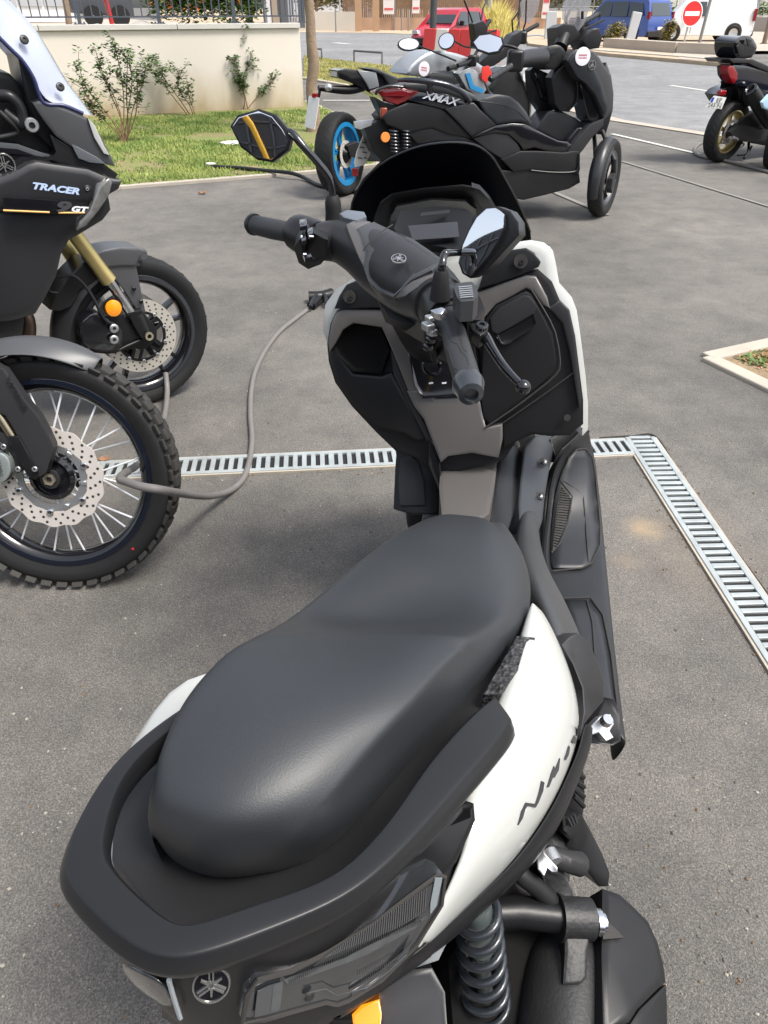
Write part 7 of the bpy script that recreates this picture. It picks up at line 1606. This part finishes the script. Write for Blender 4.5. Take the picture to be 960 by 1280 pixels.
mh = plate('meter_bezel', [(484, 292), (488, 270), (496, 258), (540, 250), (582, 252), (596, 262), (598, 300), (570, 320), (500, 306)], WS, .052, M_gloss, nm, T=.004, w=.005, d=-.003)
plz('display', [(492, 286, 1.075), (500, 264, 1.095), (545, 258, 1.10), (582, 261, 1.10), (590, 268, 1.095), (588, 296, 1.07), (570, 312, 1.06), (505, 300, 1.06)], M_display, nm, T=.01, w=.003, d=.001)
plz('display_icons', [(526, 266, 1.102), (562, 262, 1.102), (562, 266, 1.10), (526, 270, 1.10)], mat('icon_grey', (.032, .032, .035), .3), nm, T=.001, w=0)
plz('display_window', [(510, 282, 1.088), (572, 277, 1.09), (574, 296, 1.076), (516, 300, 1.07)], mat('lcd_grey', (.019, .020, .022), .15, coat=.5), nm, T=.001, w=.002, d=.0005)

# --- handlebar: covers, bars, grips
hz = 1.075
hc = [(396, 302, 1.075), (424, 302, 1.075), (452, 312, 1.07), (484, 332, 1.06), (515, 352, 1.055), (540, 368, 1.055), (556, 384, 1.052), (563, 398, 1.05)]
bar = tube('handlebar_cover', [at(*p) for p in hc], [.030, .035, .043, .052, .052, .043, .036, .030], M_grey, nm, seg=28, smooth=6)
hb_hit = surf_hit(bar)
def onb(u, v, z, off=.002):
    l, n = hb_hit(u, v)
    return (l + n * off) if l is not None else at(u, v, z - .02)
def bpl(nmn, uvz, m, parent, off=.002, **k): return plate3(nmn, [onb(*q, off=off) for q in uvz], m, parent, **k)
bpl('cover_top', [(447, 289, 1.108), (466, 281, 1.112), (490, 288, 1.118), (515, 302, 1.12), (538, 318, 1.118), (552, 328, 1.108), (540, 341, 1.108), (516, 352, 1.108), (494, 370, 1.095), (476, 362, 1.098), (463, 350, 1.10), (457, 334, 1.106), (460, 317, 1.108)], M_sweep, bar, off=.004, T=.02, w=.010, d=.007)
tube('cover_seam', [onb(461, 317, 1.116, .012), onb(474, 303, 1.123, .012), onb(490, 291, 1.126, .012)], .0011, M_hole, bar, seg=5, smooth=3)
bpl('cover_trim', [(434, 283, 1.106), (443, 278, 1.11), (457, 276, 1.112), (463, 280, 1.112), (450, 286, 1.113), (448, 291, 1.112), (462, 316, 1.112), (457, 334, 1.108), (452, 324, 1.106), (441, 300, 1.106)], M_bronze, bar, off=.003, T=.01, w=.002, d=.002)
bpl('cover_trim', [(496, 372, 1.098), (504, 362, 1.102), (517, 353, 1.106), (540, 345, 1.104), (553, 337, 1.10), (550, 345, 1.098), (530, 356, 1.098), (508, 370, 1.096)], M_bronze, bar, off=.003, T=.01, w=.002, d=.002)
tube('cover_seam', [onb(u, v, z, .001) for u, v, z in ((434, 285, 1.106), (441, 302, 1.104), (452, 326, 1.10), (464, 352, 1.095), (480, 368, 1.09), (496, 374, 1.088))], .0018, M_hole, bar, seg=6, smooth=3)
emblem(onb(503, 331, 1.1, .012), (0, -.35, 1), (.3, 1, 0), .0112, bar, face=M_rail)
plz('cover_lower', [(470, 372, 1.00), (492, 382, 1.00), (520, 398, 1.00), (536, 415, 1.00), (560, 425, 1.00), (575, 412, 1.01), (560, 380, 1.02), (500, 350, 1.02)], M_matte, nm, T=.05, w=.012, d=.01)
# left side
tube('grip', [at(371, 291, 1.078), at(364, 290.5, 1.078), at(340, 286, 1.079), at(318, 281, 1.08)], [.0195, .0172, .0175, .0165], M_grip, nm, seg=24, smooth=4)
lathe('bar_end', at(319, 281, 1.08), at(312, 279, 1.08) - at(340, 286, 1.08), [(1e-4, 0), (.0185, 0), (.019, .006), (.015, .013), (1e-4, .014)], M_matte, nm, 24)
sw = tube('switchgear', [at(372, 291, 1.078), at(380, 294, 1.078), at(398, 301, 1.076)], [.030, .032, .031], M_matte, nm, seg=18, smooth=2)
plz('switch_body', [(374, 300, 1.10), (378, 283, 1.105), (392, 276, 1.105), (408, 282, 1.10), (410, 300, 1.09), (408, 322, 1.06), (392, 328, 1.05), (380, 320, 1.06)], M_matte, sw, T=.03, w=.01, d=.008)
plz('switch_pod', [(376, 312, 1.065), (390, 314, 1.065), (410, 320, 1.05), (402, 328, 1.045), (388, 328, 1.045), (377, 322, 1.05)], M_frame, sw, T=.03, w=.008, d=.008)
for (a, z) in ((((374, 275), (383, 273), (384, 282), (375, 284)), 1.118), (((384, 287), (391, 284), (391, 292), (385, 294)), 1.116), (((376, 293), (381, 291), (383, 300), (377, 302)), 1.108), (((378, 316), (388, 314), (390, 321), (381, 323)), 1.08)):
    plz('switch_button', [(u, v, z) for u, v in a], M_gloss, sw, T=.006, w=.003, d=.003)
for a in (((386.5, 294), (392, 294.5), (392, 296), (386.5, 295.6)), ((376, 294.5), (378, 294), (378, 296), (376, 296.4)), ((379, 316.5), (383, 316.5), (383, 318), (379, 318))): plz('switch_mark', [(u, v, 1.1155) for u, v in a], M_letter, sw, T=.0005, w=0)
plz('reservoir_cap', [(424, 267, 1.118), (434, 262.5, 1.12), (455, 265, 1.12), (458, 271, 1.118), (446, 276, 1.116), (430, 272, 1.116)], mat('blue_grey_cap', (.10, .115, .135), .3, coat=.2), nm, T=.03, w=.004, d=.003)
# right side
g_ = tube('grip', [at(563, 403, 1.052), at(566, 412, 1.052), at(571, 432, 1.050), at(578, 455, 1.046), at(586, 481, 1.042)], [.0225, .0162, .0165, .0165, .0158], M_grip, nm, seg=28, smooth=5)
hg_ = surf_hit(g_)
bmx = bmesh.new()
for pts in ([(560, 420), (566, 428), (572, 430), (577, 440), (583, 446), (586, 456)], [(556, 432), (562, 440), (566, 456), (572, 462)], [(572, 416), (577, 426), (578, 434), (583, 440)], [(563, 450), (570, 466), (575, 470)]):
    P = []
    for q in pts:
        l, n = hg_(*q)
        if l: P.append(l + n * .0001)
    if len(P) > 2: add_tube(bmx, P, .0007, 5, 2)
link('grip_pattern', bm_mesh(bmx), M_hole, g_)
be = at(585, 480, 1.042); bd = at(592, 502, 1.036) - at(580, 462, 1.044)
lathe('bar_end', be, bd, [(1e-4, -.01), (.0180, -.004), (.0190, .003), (.0175, .008), (.0165, .012), (.0145, .022), (.0085, .024), (.008, .018), (1e-4, .018)], mat('bar_end_black', (.03, .034, .04), .28, coat=.4), nm, 32)
lathe('grip_flange', at(561, 399, 1.052), bd, [(.008, 0), (.026, 0), (.0275, .004), (.0255, .009), (.018, .012), (.008, .012)], M_rail, nm, 32)
swr = tube('switchgear', [at(549, 378, 1.056), at(556, 389, 1.054), at(561, 400, 1.052)], [.032, .034, .031], M_rail, nm, seg=28, smooth=3)
lathe('housing_collar', at(548, 376, 1.056), bd, [(.02, 0), (.037, 0), (.039, .005), (.036, .010), (.02, .010)], M_grey, swr, 32)
plz('starter_switch', [(538, 388, 1.085), (545, 386, 1.088), (552, 384, 1.09), (558, 387, 1.088), (552, 393, 1.085), (545, 392, 1.085)], M_chrome, swr, T=.01, w=.002, d=.003)
for (u, v, s) in ((537, 398, .006), (535, 408, .008), (540, 415, .007), (538, 425, .006), (535, 434, .006)):
    box('switch_button', at(u, v, 1.07 - (v - 398) * .0012), (s * 1.6, s * 2, s * 1.3), M_alu if v < 420 else M_gloss, swr, rz=.5, bevel=.002)
tube('throttle_cable', [at(537, 400, 1.05), at(533, 420, 1.0), at(540, 440, .96), at(545, 452, .93)], .0045, M_rubber, nm); tube('throttle_cable', [at(541, 410, 1.05), at(536, 430, 1.0), at(548, 446, .95)], .0045, M_rubber, nm)
rs = plz('reservoir', [(568, 360, 1.085), (592, 357, 1.085), (600, 372, 1.085), (606, 386, 1.08), (600, 400, 1.07), (584, 400, 1.07), (574, 384, 1.08)], M_frame, nm, T=.04, w=.004, d=.003)
cap = plz('reservoir_cap', [(567, 360, 1.112), (570, 354, 1.112), (590, 352, 1.112), (596, 358, 1.112), (598, 370, 1.112), (592, 376, 1.112), (576, 377, 1.112), (571, 371, 1.112)], M_grip, rs, T=.025, w=.004, d=.002)
for i in range(6):
    plz('cap_print', [(573 + i * .4, 358 + i * 2.6, 1.1145), (590 + i * .4, 356.5 + i * 2.6, 1.1145), (590 + i * .4, 357.6 + i * 2.6, 1.1145), (573 + i * .4, 359.1 + i * 2.6, 1.1145)], MATS['lamp_rib_grey'], cap, T=.0004, w=0)
plz('master_cylinder', [(584, 396, 1.07), (598, 392, 1.072), (606, 404, 1.065), (610, 414, 1.06), (600, 420, 1.058), (590, 412, 1.06)], M_rail, nm, T=.02, w=.004, d=.004)
bolt(at(602, 410, 1.072), (0, -.3, 1), .008, M_gloss, nm, 'lever_pivot')
lv = tube('brake_lever', [at(588, 416, 1.052), at(600, 417, 1.052), at(607, 423, 1.050), at(616, 438, 1.046), at(628, 456, 1.042), (at(640, 470, 1.038)), at(650, 480, 1.036)], [.006, .008, .0075, .0062, .0055, .005, .0045], M_gloss, nm, seg=14)
bm = bmesh.new(); bmesh.ops.create_icosphere(bm, subdivisions=3, radius=.0088)
for v in bm.verts: v.co = v.co + at(654, 484, 1.036)
link('lever_ball', bm_mesh(bm), M_gloss, lv)
# mirrors
yb = at(550, 375, 1.08).y
bt = tube('mirror_boot', [aty(550, 374, yb), aty(550.5, 360, yb), aty(551.5, 345, yb), aty(552, 338, yb)], [.0140, .0125, .0105, .0085], M_rubber, nm, seg=20, smooth=2)
ym = 1.00
gl = [(574, 326), (579, 306), (587, 288), (596, 272), (608, 261), (619, 260), (629, 268), (630, 285), (622, 302), (611, 319), (598, 334), (587, 345), (580, 340)]
mc = aty(603, 302, ym); mn = (vcam(mc) + V((-.42, -.1, .036))).normalized(); MP = Plane(mc, mn)
def mplate(nmn, uv, off, m, T, w, d, parent=nm, **k): return plate(nmn, uv, Plane(mc, mn), off, m, parent, T=T, w=w, d=d, **k)
ho = [(573, 328), (578, 305), (586, 286), (595, 270), (607, 259), (622, 258), (638, 264), (648, 278), (649, 294), (636, 308), (618, 328), (603, 342), (588, 348), (578, 342)]
mh_ = mplate('mirror_housing', ho, -.012, M_rail, .030, .006, .004)
mplate('mirror_glass', gl, .006, M_mirror, .010, .0015, .0005, parent=mh_)
tube('mirror_stem', [aty(552, 340, yb), aty(553, 330, yb), aty(555, 320, yb + .01), aty(560, 316, yb + .02), aty(578, 315, ym + .03), aty(600, 312, ym + .045)], .0052, M_gloss, nm, seg=12)
yb = at(417, 280, 1.09).y
tube('mirror_boot', [aty(417, 280, yb), aty(417, 265, yb), aty(416, 252, yb), aty(416, 244, yb)], [.0150, .0140, .0135, .0090], M_rubber, nm, seg=20, smooth=2)
mc = aty(325, 170, yb + .0); mn = (vcam(mc) + V((-.15, .0, .02))).normalized()
ho = [(288, 158), (297, 144), (324, 136), (345, 143), (359, 160), (364, 175), (361, 188), (341, 203), (322, 200), (301, 184)]
mh_ = mplate('mirror_housing', ho, -.008, M_matte, .030, .006, .004)
mplate('mirror_glass', [(290, 159), (298, 147), (323, 139), (340, 146), (353, 162), (360, 176), (357, 186), (339, 200), (320, 196), (302, 181)], .006, M_mirror, .008, .0015, .0005, parent=mh_)
tube('mirror_stem', [aty(416, 246, yb), aty(415, 236, yb), aty(410, 220, yb), aty(396, 202, yb), aty(380, 184, yb), aty(366, 168, yb + .01), aty(356, 166, yb + .02)], [.0062] * 5 + [.0070, .008], M_gloss, nm, seg=14)
